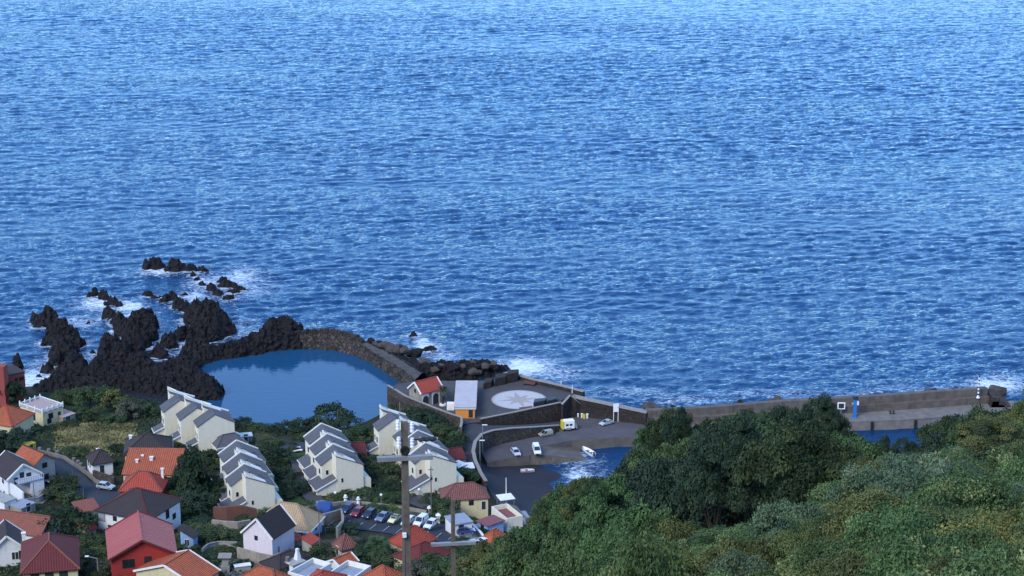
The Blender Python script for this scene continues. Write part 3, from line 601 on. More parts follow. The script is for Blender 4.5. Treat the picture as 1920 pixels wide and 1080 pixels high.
rock_field('rocky_point', None, [(520,190,6,3.4,2.2),(620,180,6,3.6,2.4),(720,180,6,3.8,2.4),(820,180,6,4,2.6),(920,180,6,4,2.6),(1010,165,5,3.4,2.4),(1070,160,3,2.4,1.8),(450,210,5,3,2),(700,215,6,2.6,2),(850,215,7,2.4,1.8),(380,160,5,3,1.0),(300,100,4,2,.6)], (700,660,4.8), seed=60, kind='structure', jag=.8)
rock_field('rocky_apron', None, [(1560,300,4,2,1),(1640,330,4,2,1.1),(1720,360,4,2,1.1),(1800,370,4,2.4,1.2),(1880,400,4,2.6,1.4),(1950,420,5,3,1.6),(2050,440,5,3,1.6)], (340,590,4.174), seed=61, kind='structure', jag=.5)

# ================================================================ PLAZA, YARD, RAMP
PZ = 5.3; YZ = 2.2
q45 = lambda x, y, h: P(860+x/4.5, 720+y/4.5, h)
W2 = lambda p: (p.x, p.y)
plaza_pts = [W2(q5(*a, PZ)) for a in ((128,372),(150,330),(215,288),(330,268),(470,258),(620,258),(800,262),(985,258),(1010,262),(1100,238),(1215,225),(1310,248),(1420,282),(1560,312),(1700,345),(1830,378),(1900,395),(1765,392),(1690,440),(1690,478),(1500,518),(1300,560),(1100,600),(965,628),(860,640),(800,655),(700,628),(560,574),(420,520),(290,468))]
mb = MB().prism(plaza_pts, -1.5, PZ, 1, 0); pz = mb.build('plaza_ground', [M['plaza'], M['stone2']]); tag(pz, kind='structure')
yard_pts = [W2(q45(*a, YZ)) for a in ((870,300),(905,258),(1000,250),(1130,262),(1300,295),(1600,345),(1900,380),(2100,400),(2100,440),(1700,436),(1500,446),(1350,449),(1180,462),(960,472),(850,495),(720,518),(600,600),(500,617),(380,632),(240,660),(205,600),(190,540),(300,515),(450,488),(640,446),(700,440),(850,405),(850,350))]
mb = MB().prism(yard_pts, -2.5, YZ, 1, 0); yd = mb.build('harbour_yard', [M['yard'], M['ramp']]); tag(yd, kind='structure')
# ramp running down into the water, with its side wall
rp = [q45(600,596,YZ-.02), q45(720,518,YZ-.02), q45(880,522,1.0), q45(1000,545,.1), q45(1120,590,-.7), q45(1190,657,-.7), q45(1000,632,.5), q45(800,603,1.6)]
mb = MB(); mb.face([rp[0], rp[7], rp[2], rp[1]]); mb.face([rp[7], rp[6], rp[3], rp[2]]); mb.face([rp[6], rp[5], rp[4], rp[3]])
lo = [Vector((p.x, p.y-.6, -2)) for p in rp]
for i, j in ((0, 7), (7, 6), (6, 5)): mb.face([rp[i], lo[i], lo[j], rp[j]], 1)
ra = mb.build('slipway_ramp', [M['ramp'], M['concrete']]); tag(ra, kind='structure')
# black beach and upper roads as draped sheets
def drape(name, pts, m_, dz=.13, step=1.5, z=None, kind='structure', ground=True):
    me = bpy.data.meshes.new(name); bm = bmesh.new()
    w = [(G(*p) if ground else p) for p in pts]
    vs = [bm.verts.new((p.x, p.y, 0)) for p in w]; f = bm.faces.new(vs); bmesh.ops.triangulate(bm, faces=[f])
    xs = [p.x for p in w]; ys = [p.y for p in w]
    for lo_, hi, ax in ((min(xs), max(xs), 0), (min(ys), max(ys), 1)):
        k = math.ceil(lo_/step)*step
        while k < hi:
            no = (1,0,0) if ax == 0 else (0,1,0); co = (k,0,0) if ax == 0 else (0,k,0)
            bmesh.ops.bisect_plane(bm, geom=bm.verts[:]+bm.edges[:]+bm.faces[:], plane_co=co, plane_no=no); k += step
    bmesh.ops.triangulate(bm, faces=bm.faces)
    for v in bm.verts: v.co.z = float(H(v.co.x, v.co.y))+dz
    for f in bm.faces: f.smooth = True
    bmesh.ops.recalc_face_normals(bm, faces=bm.faces)
    if bm.faces and sum(f.normal.z for f in bm.faces) < 0: bmesh.ops.reverse_faces(bm, faces=bm.faces)
    bm.to_mesh(me); bm.free(); me.materials.append(m_)
    ob = link(bpy.data.objects.new(name, me)); return tag(ob, kind=kind)
drape('beach', [(898,868),(935,874),(985,876),(1030,878),(1056,874),(1062,890),(1060,905),(1075,930),(1070,960),(1050,1000),(1000,1010),(960,975),(935,950),(915,915),(903,890)], M['sand'], .1)
# the road that climbs past the plaza corner, then drops to the yard
def ribbon(name, L, R, m_, kind='structure', thick=.0, n=40, label=None, cat=None):
    a = resample(L, n); b_ = resample(R, n); mb = MB()
    for i in range(n-1):
        mb.face([a[i], b_[i], b_[i+1], a[i+1]])
        if thick:
            dn = Vector((0,0,-thick)); A = Vector(a[i]); A2 = Vector(a[i+1]); B = Vector(b_[i]); B2 = Vector(b_[i+1])
            mb.face([A, A2, A2+dn, A+dn], 1); mb.face([B, B+dn, B2+dn, B2], 1)
    ob = mb.build(name, m_); return tag(ob, label, cat, None, kind)
RL = [q45(10,610,5.4), q45(30,480,5.3), q45(45,400,5.25), q45(52,340,5.2), q45(110,325,5.1), q45(200,345,4.8), q45(330,350,4.4), q45(520,345,3.8), q45(700,332,3.0), q45(860,316,YZ+.06), q45(900,300,YZ+.05)]
RR = [q45(175,800,5.4), q45(140,700,5.4), q45(120,620,5.3), q45(120,560,5.25), q45(150,490,5.15), q45(215,420,5.0), q45(330,392,4.6), q45(450,382,4.2), q45(650,372,3.3), q45(850,358,YZ+.06), q45(890,350,YZ+.05)]
RL[0] = q45(60,800,5.5)
ribbon('harbour_road', [Vector(p) for p in RL], [Vector(p) for p in RR], [M['asphalt'], M['stone2']], thick=6)
def wall_path(name, label, pts, t, h, m_, cat='wall', cap=None, zb=None, group=None):
    """masonry wall following pts (their z = foot); h height (number or list)"""
    pts = [Vector(p) for p in pts]; n_w = len(pts); h = [h]*n_w if not hasattr(h, '__len__') else h
    off = []
    for i in range(n_w):
        d = (pts[min(i+1, n_w-1)]-pts[max(i-1, 0)]); d.z = 0; d.normalize(); off.append(Vector((-d.y, d.x, 0))*t/2)
    def strip(w, b0, b1):
        s_m = MB(); A = []
        for i in range(n_w):
            o = off[i]*w; z0 = b0[i]; z1 = b1[i]; p = pts[i]
            A.append([Vector((p.x-o.x, p.y-o.y, z0)), Vector((p.x+o.x, p.y+o.y, z0)), Vector((p.x+o.x, p.y+o.y, z1)), Vector((p.x-o.x, p.y-o.y, z1))])
        for i in range(n_w-1):
            for k in range(4): s_m.face([A[i][k], A[i][(k+1) % 4], A[i+1][(k+1) % 4], A[i+1][k]])
        s_m.face(A[0]); s_m.face(A[-1][::-1]); return s_m
    foot = [p.z if zb is None else zb for p in pts]; top = [p.z+hh for p, hh in zip(pts, h)]
    if cap:
        e_ = empty(name, (0,0,0), 0, label, cat, group)
        strip(1, foot, top).build('masonry', m_, e_); strip(1.35, [t_+.003 for t_ in top], [t_+.16 for t_ in top]).build('coping', cap, e_); return e_
    o_ = strip(1, foot, top).build(name, m_); return tag(o_, label, cat, group)
pr = [q45(x, y, h) for x, y, h in ((230,825,1.0),(185,760,1.0),(140,660,1.0),(122,580,1.0),(140,490,1.2),(200,425,1.6),(290,392,2),(450,374,2),(650,366,2),(850,352,2))]
ptop = [5.4,5.8,6.0,6.05,6.0,5.9,5.7,5.1,4.2,2.9]
pts_ = [q45(x, y, t_) for (x, y), t_ in zip(((230,822),(186,752),(140,650),(122,570),(138,490),(195,424),(290,393),(450,374),(650,364),(850,350)), ptop)]
for p in pts_: p.z = 0
wall_path('road_parapet', 'long stone wall with pale coping curving round the road above the yard', pts_, .55, ptop, M['rough_wall'], cap=M['coping'])
# plaza retaining wall parapet, left parapet, stairs
w = [q5(x, y, PZ) for x, y in ((965,626),(1100,598),(1300,558),(1500,515),(1690,476))]
wall_path('plaza_parapet', 'low parapet with pale coping along the plaza edge above the ramp road', [Vector((p.x, p.y, -.5)) for p in w], .45, [PZ+1.05]*5, M['stone2'], cap=M['coping'])
w = [q5(x, y, PZ) for x, y in ((130,365),(200,405),(290,462),(420,516),(560,572),(700,626),(790,655),(796,700),(775,780))]
wall_path('terrace_parapet', 'pale topped low wall along the village side of the plaza', [Vector((p.x, p.y, 2.5)) for p in w], .4, [4.5]*8+[4.2], M['rough_wall'], cap=M['coping'])
sw = [q5(1310,243,PZ), q5(1420,278,PZ), q5(1560,308,PZ), q5(1700,340,PZ), q5(1830,374,PZ), q5(1895,392,PZ), q45(1050,122,PZ+.4), q45(1150,142,PZ+.4), q45(1320,184,PZ+.2), q45(1460,214,PZ), q45(1590,243,PZ-.3)]
sw[6:] = [P(860+x/4.5, 720+y/4.5, h) for x, y, h in ((960,104,6.3),(1060,127,6.2),(1200,155,5.9),(1400,198,5.4),(1590,240,4.9))]
wall_path('low_sea_parapet', 'low dark parapet on the sea edge of the plaza', [Vector((p.x, p.y, -1)) for p in sw[:6]], .7, [PZ+.9+1]*6, M['stone'], cap=M['coping'])
wall_path('harbour_sea_wall', 'tall dark sea wall with pale coping behind the harbour yard', [Vector((p.x, p.y, -1.5)) for p in sw[6:]], 1.3, [p.z+1.5 for p in sw[6:]], M['stone'], cap=M['coping'])
# stair flank rising to the ridge and falling to the yard
fl = [q45(872,172,PZ+.9), q45(940,98,PZ+1.9), q45(985,135,PZ+.9), q45(1035,172,PZ-.4), q45(1065,182,PZ-.7), q45(1120,240,3.0)]
wall_path('stair_wall', 'gabled stair wall with pale coping between plaza and yard', [Vector((p.x, p.y, YZ-.5)) for p in fl], .4, [p.z-YZ+.5 for p in fl], M['stone'], cap=M['coping'])
stp = MB(); a0 = q45(950,120,PZ+1.2); a1 = q45(1120,255,YZ); 
for k in range(14):
    p = Vector(a0).lerp(Vector(a1), k/14); p2 = Vector(a0).lerp(Vector(a1), (k+1)/14); off_ = Vector((.8, 1.6, 0))
    stp.prism([W2(p), W2(p2), W2(p2+off_), W2(p+off_)], YZ-.3, p.z)
tag(stp.build('harbour_stairs', M['concrete']), 'flight of steps dropping beside the tall sea wall', 'stairs')
# compass rose set in the plaza
cc = q5(1312, 428, PZ); R0 = 6.15
cr = empty('compass_mosaic', (cc.x, cc.y, PZ), .2, 'round pale mosaic with an eight pointed star set in the plaza', 'mosaic')
circ = lambda r, z, n=64: [(r*math.cos(2*math.pi*k/n), r*math.sin(2*math.pi*k/n), z) for k in range(n)]
MB().face(circ(R0, .008)).build('disc', M['pale_mosaic'], cr)
rg = MB(); A = circ(R0*.99, .014); B = circ(R0*.93, .014)
for k in range(64): rg.face([A[k], A[(k+1) % 64], B[(k+1) % 64], B[k]])
rg.build('ring', M['pink_stone'], cr)
s_m = MB()
for k in range(8):
    t = math.pi/4*k; Rl = R0*(.86 if k % 2 == 0 else .62); w_ = math.pi/8
    tip = (Rl*math.cos(t), Rl*math.sin(t), .014+.004*(k % 2)); 
    e1 = (R0*.27*math.cos(t-w_), R0*.27*math.sin(t-w_), .014+.004*(k % 2)); e2 = (R0*.27*math.cos(t+w_), R0*.27*math.sin(t+w_), .014+.004*(k % 2))
    s_m.face([(0,0,.014+.004*(k % 2)), e1, tip, e2])
s_m.build('star', M['pink_stone'], cr, fixn=False)
# dark stone blocks on the sea edge of the plaza, dark planters by the mosaic
def stoneblock(pts, h, label, group, m_, zb=PZ, nm='stone_block', cat='stone block'):
    q = [q5(x, y, zb) for x, y in pts]; c_ = sum(q, Vector())/4
    mb = MB().prism([(p.x-c_.x, p.y-c_.y) for p in q], 0, h); o = mb.build(nm, m_, bevel=.12); o.location = (c_.x, c_.y, zb); return tag(o, label, cat, group)
stoneblock([(990,335),(1060,322),(1085,285),(1005,292)], 1.5, 'squat dark stone block nearest the white roofed kiosk', 'dark blocks on the plaza edge', M['stone'])
stoneblock([(1092,312),(1190,292),(1215,255),(1100,265)], 1.9, 'middle dark stone block on the sea edge of the plaza', 'dark blocks on the plaza edge', M['stone'])
stoneblock([(1198,285),(1300,265),(1310,235),(1215,240)], 2.2, 'tallest dark stone block at the seaward corner of the plaza', 'dark blocks on the plaza edge', M['stone'])
stoneblock([(1440,508),(1545,488),(1560,462),(1448,476)], 1.4, 'dark timber clad box overlapping the mosaic rim', 'dark boxes by the mosaic', M['dark_paint'], nm='storage_box', cat='box')
stoneblock([(1556,485),(1645,468),(1655,440),(1560,455)], 1.2, 'dark timber clad box next to the plaza wall', 'dark boxes by the mosaic', M['dark_paint'], nm='storage_box', cat='box')
stoneblock([(1312,548),(1435,524),(1430,505),(1312,520)], .6, 'brown brick planter with dry plants at the mosaic edge', None, M['brick_ruin'], nm='planter', cat='planter')
bt = q5(1400,300,PZ)
bo = empty('wooden_bench', (bt.x, bt.y, PZ), -.35, 'reddish slatted bench against the sea parapet of the plaza', 'bench')
MB().box(-1.4,-.3,.4,1.4,.3,.48).build('seat', M['brick_ruin'], bo); MB().box(-1.4,.32,.5,1.4,.4,.95).build('backrest', M['brick_ruin'], bo)
for sx in (-1.1, 1.1): MB().box(sx-.08,-.25,0,sx+.08,.3,.4).build('leg', M['dark_paint'], bo)
# ================================================================ PIER
PW = 5.3
A = P(1213,770,PW); B = P(1320,765,PW); Cc = P(1480,752,PW); Dd = P(1600,745.5,PW); E = P(1700,739,PW); Fp = P(1852,728,PW)
wl_ = [A, B, Cc, Dd, E, Fp]
pi_ = empty('pier', (0,0,0), 0, 'long weathered concrete pier with high sea wall and low quay', 'pier')
def offs(pts, d):
    out = []
    for i, p in enumerate(pts):
        t_ = (pts[min(i+1, len(pts)-1)]-pts[max(i-1, 0)]); t_.z = 0; t_.normalize(); out.append(Vector((p.x+t_.y*d, p.y-t_.x*d, p.z)))
    return out
def band(mb, pa, pb, z0, z1):
    n_b = len(pa)
    for i in range(n_b-1):
        a, b_, c, d = pa[i], pa[i+1], pb[i+1], pb[i]
        mb.hexa([Vector((q.x, q.y, z0)) for q in (a, b_, c, d)]+[Vector((q.x, q.y, z1)) for q in (a, b_, c, d)])
    return mb
nw = [resample(wl_, 40)]; wv = [Vector(p) for p in nw[0]]
band(MB(), offs(wv, 0), offs(wv, -1.4), -3, PW).build('sea_wall', M['concrete'], pi_)
band(MB(), offs(wv, 1.0), offs(wv, .003), -3, 3.6).build('wall_ledge', M['concrete'], pi_)
dk = [Vector(p) for p in resample([Dd+Vector((-7,0,0)), E, Fp+Vector((6,2,0))], 20)]
band(MB(), offs(dk, 7.4), offs(dk, 1.003), -3, 2.0).build('quay_deck', M['pale_concrete'], pi_)
dk2 = [Vector(p) for p in resample([A, B, Cc, Dd+Vector((-7.003,0,0))], 20)]
band(MB(), offs(dk2, 4.2), offs(dk2, 1.003), -3, 2.1).build('approach_deck', M['concrete'], pi_)
band(MB(), offs(dk, 7.46), offs(dk, 7.0), 2.003, 2.16).build('kerb', M['pale_concrete'], pi_)
fr = offs(dk, 7.42)
for k in (0, 4, 8, 11, 14, 18):
    p = fr[k]; MB().box(-.28,-.3,-.4,.28,0,1.9).build('fender', M['rubber'], pi_).location = (p.x, p.y, 0)
rt = MB(); e0 = offs(wv, .9)[-1]
for k in range(6): rt.box(-2+k*.2, -3.5, -3, 7-k*1.3, 2.5, -.2+k*.9)
o_ = rt.build('pier_head', M['stone2'], pi_); o_.location = (Fp.x+1.4, Fp.y, 0)
for k, (x, y) in enumerate(((1862,742),(1870,748),(1858,752),(1873,738))):
    p = P(x, y, 1.5); boulder((p.x, p.y, 1.4+.3*k), 1.5+.2*(k % 2), 'big dark block of armour stone at the pier head', 'armour stones at the pier head')
for x, y, s in ((1388,749,.8),(1458,746,1.1),(1447,748,.8),(1218,758,1.5),(1232,760,1.0),(1262,760,.9),(1742,730,1.1),(1752,729,.9)):
    p = P(x, y+4, 1.0); boulder((p.x, p.y, .9), s, 'dark armour rock on the sea side of the pier wall', 'armour rocks behind the pier')
# striped beacon pole
p = P(1841, 742.5, 5.3); t_ = offs(wv, .4)[-3]
bc = empty('beacon_pole', (p.x, t_.y-.5, 3.6), 0, 'slim black and white banded beacon pole near the pier end', 'beacon')
b1 = MB(); b2 = MB()
for k in range(12):
    (b2 if k % 2 else b1).tube((0,0,.25+k*.42), (0,0,.25+k*.42+.42), .2 if k % 2 == 0 else .16, n=10)
b1.build('white_bands', M['white_paint'], bc); b2.build('black_bands', M['dark_paint'], bc)
MB().tube((0,0,0),(0,0,.25),.42,n=12).build('base', M['white_paint'], bc); MB().tube((0,0,5.29),(0,0,5.7),.16,.1,8).build('lantern', M['dark_paint'], bc)
# blue crane
p = P(1602, 782, 2.0)
cn = empty('quay_crane', (p.x, p.y, 2.0), 0, 'bright blue column crane with a dark head on the pier edge', 'crane')
MB().box(-.32,-.32,0,.32,.32,4.3).box(-.55,-.55,0,.55,.55,.12).build('column', M['blue_paint'], cn)
MB().box(-.55,-.5,4.3,.6,.5,4.95).build('slewing_head', M['dark_paint'], cn)
MB().bar((.2,0,4.9),(3.0,1.8,5.6),.16).bar((.2,0,4.4),(1.7,1.0,5.2),.1).build('jib', M['steel'], cn)
MB().box(.34,-.2,2.9,.8,.2,3.7).build('control_box', M['white_paint'], cn); MB().tube((-.34,0,3.1),(-.75,0,3.1),.3,n=10).build('winch_drum', M['steel'], cn)
# information board and lamp on the pier
p = P(1575, 766, 3.0)
sb = empty('pier_sign', (p.x, p.y-1.5, 2), 0, 'white framed dark panel on a post beside the blue crane', 'sign')
MB().bar((0,0,0),(0,0,1.8),.14).build('post', M['steel'], sb); MB().box(-.85,-.06,1.4,.85,.06,3.0).build('frame', M['white_paint'], sb); MB().box(-.6,-.09,1.65,.6,-.063,2.75).build('panel', M['dark_paint'], sb)
p = P(1632, 772, 2.0); tk = MB()
for k in range(7): tk.bar((-1.6+.5*k,0,0),(-1.3+.5*k,.5,.5+.2*(k%3)),.22)
tk.box(-1.8,-.3,0,-.2,.5,.9); o_ = tk.build('scrap_heap', M['dark_paint']); o_.location = (p.x-1, p.y+1, 2.02); tag(o_, 'dark heap of ropes and gear on the quay next to the crane', 'gear heap')
for x, y in ((1675,776),(1669,776)):
    p = P(x, y, 2.1); o_ = MB().tube((0,0,0),(0,0,.5),.22,.16,8).tube((0,0,.5),(0,0,.62),.3,n=8).build('bollard', M['dark_paint']); o_.location = (p.x, p.y, 2.17); tag(o_, 'short dark mooring bollard on the quay kerb', 'bollard', 'mooring bollards on the quay')
# billboard with two legs by the tall sea wall
p = q45(1326, 318, YZ)
bb = empty('notice_board', (p.x, p.y, YZ), .1, 'blank white board on two tall legs in front of the sea wall', 'sign')
MB().box(-.6,-.05,2.3,.6,.05,4.2).build('board', M['white_paint'], bb)
for s in (-.5, .5): MB().bar((s,.1,0),(s,.1,4.1),.12).build('leg', M['white_paint'], bb)
for x, y, lab, r_, h_ in ((960,238,'left pale bin under the stair wall',.28,.9),(1008,245,'small pale bin among the bins below the steps',.24,.7),(1040,252,'pale bin touching the yellow bin on its left',.26,.9),(1060,258,'tall yellow bin below the stair wall',.34,1.2),(1085,256,'pale bin right of the yellow bin',.3,.95)):
    p = q45(x, y+32, YZ); w_ = empty('bin', (p.x, p.y, YZ), .3, lab, 'bin', 'bins under the stair wall'); mm_ = M['yellow_paint'] if 'tall yellow' in lab else M['white_trim']
    MB().tube((0,0,0),(0,0,h_),r_*.85,r_,10).build('body', mm_, w_); MB().tube((0,0,h_+.002),(0,0,h_+.12),r_*1.08,r_*.7,10).build('lid', M['dark_paint'] if h_ > 1 else mm_, w_)
for x, y in ((1690,330),(1790,370)):
    p = q5(x, y, PZ); o_ = MB().tube((0,0,0),(0,0,1.9),.1,.08,6).build('marker_post', M['white_paint']); o_.location = (p.x, p.y, PZ); tag(o_, 'white post standing at the sea parapet, '+('left one of two' if x < 1750 else 'right one of two'), 'post', 'white posts at the sea parapet')
# small boat coming in by the ramp
p = q45(1095, 578, .1)
bt = empty('motor_boat', (p.x, p.y, .05), math.radians(118), 'small white open boat afloat beside the slipway', 'boat')
hull = MB(); prof = [(-2.2,.62),(-1,.85),(.4,.85),(1.6,.55),(2.5,.04)]
for (xa, wa_), (xb, wb_) in zip(prof[:-1], prof[1:]):
    za, zb_ = .5+.05*max(xa,0)**1.5, .5+.05*max(xb,0)**1.5
    for s in (-1, 1): hull.face([(xa, s*wa_*.55, -.25), (xb, s*wb_*.55, -.2), (xb, s*wb_, zb_), (xa, s*wa_, za)]); hull.face([(xa, s*wa_, za), (xb, s*wb_, zb_), (xb, s*wb_*.84, zb_+.005), (xa, s*wa_*.84, za+.005)]); hull.face([(xa, s*wa_*.84, za), (xb, s*wb_*.84, zb_), (xb, s*wb_*.5, 0), (xa, s*wa_*.5, 0)])
    hull.face([(xa, -wa_*.5, 0), (xa, wa_*.5, 0), (xb, wb_*.5, 0), (xb, -wb_*.5, 0)])
hull.face([(-2.2,-.34,-.25),(-2.2,.34,-.25),(-2.2,.62,.5),(-2.2,-.62,.5)])
hull.build('hull', M['white_paint'], bt, fixn=False); MB().box(-.9,-.7,.25,-.5,.7,.33).box(.5,-.6,.25,.9,.6,.33).build('seat', M['steel'], bt); MB().box(-2.5,-.15,.1,-2.2,.15,.95).build('outboard_motor', M['dark_paint'], bt)
# red dinghy on the beach
p = G(988, 886); dg = empty('beached_dinghy', (p.x, p.y, p.z+.05), .15, 'little pinkish dinghy with a red seat lying on the black beach', 'boat')
hl = MB(); prof = [(-1.3,.5),(0,.62),(1,.45),(1.6,.03)]
for (xa, wa_), (xb, wb_) in zip(prof[:-1], prof[1:]):
    for s in (-1, 1): hl.face([(xa, s*wa_*.5, .02), (xb, s*wb_*.5, .02), (xb, s*wb_, .55), (xa, s*wa_, .55)]); hl.face([(xa, s*wa_, .55), (xb, s*wb_, .55), (xb, s*wb_*.75, .5), (xa, s*wa_*.75, .5)])
    hl.face([(xa,-wa_*.75,.3),(xb,-wb_*.75,.3),(xb,wb_*.75,.3),(xa,wa_*.75,.3)])
hl.face([(-1.3,-.25,.02),(-1.3,.25,.02),(-1.3,.5,.55),(-1.3,-.5,.55)])
hl.build('hull', M['pink_wall'], dg, fixn=False); MB().box(-.3,-.5,.42,.1,.5,.5).build('seat', M['red_tile'], dg)
# ================================================================ HOUSES
def window(par, face, u, z, w, h, frame=None, pane=None, a=0, b=0, bars=1, name='window'):
    """face 'r': local y=0 side (u along x); 'l': local x=0 side (u along y); 'R': x=a side; 'B': y=b side"""
    frame = frame or M['white_paint']; pane = pane or M['glass']; f = MB(); t = .07; d = .045
    def bx(m_, u0, z0, u1, z1, d0, d1):
        if face == 'r': m_.box(u0, -d1, z0, u1, -d0, z1)
        elif face == 'l': m_.box(-d1, u0, z0, -d0, u1, z1)
        elif face == 'R': m_.box(a+d0, u0, z0, a+d1, u1, z1)
        else: m_.box(u0, b+d0, z0, u1, b+d1, z1)
    u0, u1, z0, z1 = u-w/2, u+w/2, z, z+h
    bx(f, u0-t, z0-t, u1+t, z0, .002, d); bx(f, u0-t, z1, u1+t, z1+t, .002, d); bx(f, u0-t, z0, u0, z1, .002, d); bx(f, u1, z0, u1+t, z1, .002, d)
    for k in range(bars): uc = u0+w*(k+1)/(bars+1); bx(f, uc-.03, z0, uc+.03, z1, .026, d-.003)
    fo = f.build(name, frame, par); g = MB(); bx(g, u0, z0, u1, z1, .002, .024); g.build('pane', pane, fo); return fo
def rect3(L, Nn, R, ze):
    l_, n_2, r_ = P(*L, ze), P(*Nn, ze), P(*R, ze); U = r_-n_2; a = U.length; th = math.atan2(U.y, U.x); v = Vector((-math.sin(th), math.cos(th), 0))
    return n_2, th, a, max((l_-n_2).dot(v), 2.0)
def roof_planes(kind, a, b, z, rise, ov, t=.16):
    """list of slabs (top polygons) and of ridge lines, in the house frame"""
    x0, x1, y0, y1 = -ov, a+ov, -ov, b+ov; q = []; rd = []
    if kind == 'x':
        s = rise/(b/2); zo = z-s*ov; m_ = b/2
        q = [[(x0,y0,zo),(x1,y0,zo),(x1,m_,z+rise),(x0,m_,z+rise)], [(x1,y1,zo),(x0,y1,zo),(x0,m_,z+rise),(x1,m_,z+rise)]]; rd = [((x0,m_,z+rise),(x1,m_,z+rise))]
    elif kind == 'y':
        s = rise/(a/2); zo = z-s*ov; m_ = a/2
        q = [[(x0,y1,zo),(x0,y0,zo),(m_,y0,z+rise),(m_,y1,z+rise)], [(x1,y0,zo),(x1,y1,zo),(m_,y1,z+rise),(m_,y0,z+rise)]]; rd = [((m_,y0,z+rise),(m_,y1,z+rise))]
    elif kind == 'hip':
        if a >= b: k = b/2; p1, p2 = (k, b/2, z+rise), (a-k, b/2, z+rise)
        else: k = a/2; p1, p2 = (a/2, k, z+rise), (a/2, b-k, z+rise)
        zo = z-rise/k*ov; c = [(x0,y0,zo),(x1,y0,zo),(x1,y1,zo),(x0,y1,zo)]
        same = (Vector(p1)-Vector(p2)).length < .05
        if a >= b: q = [[c[0],c[1],p2,p1], [c[1],c[2],p2], [c[2],c[3],p1,p2], [c[3],c[0],p1]]; rd = [(c[0],p1),(c[3],p1),(c[1],p2),(c[2],p2)]
        else: q = [[c[0],c[1],p1], [c[1],c[2],p2,p1], [c[2],c[3],p2], [c[3],c[0],p1,p2]]; rd = [(c[0],p1),(c[1],p1),(c[2],p2),(c[3],p2)]
        if same: q = [[v for i, v in enumerate(f_) if i < 2 or v != p2] if len(f_) == 4 else f_ for f_ in q]
        else: rd.append((p1, p2))
    elif kind == 'shed_y':                     # high along y=b
        q = [[(x0,y0,z-rise/b*ov),(x1,y0,z-rise/b*ov),(x1,y1,z+rise+rise/b*ov),(x0,y1,z+rise+rise/b*ov)]]
    elif kind == 'shed_x':                     # high along x=a
        q = [[(x0,y1,z-rise/a*ov),(x0,y0,z-rise/a*ov),(x1,y0,z+rise+rise/a*ov),(x1,y1,z+rise+rise/a*ov)]]
    return q, rd
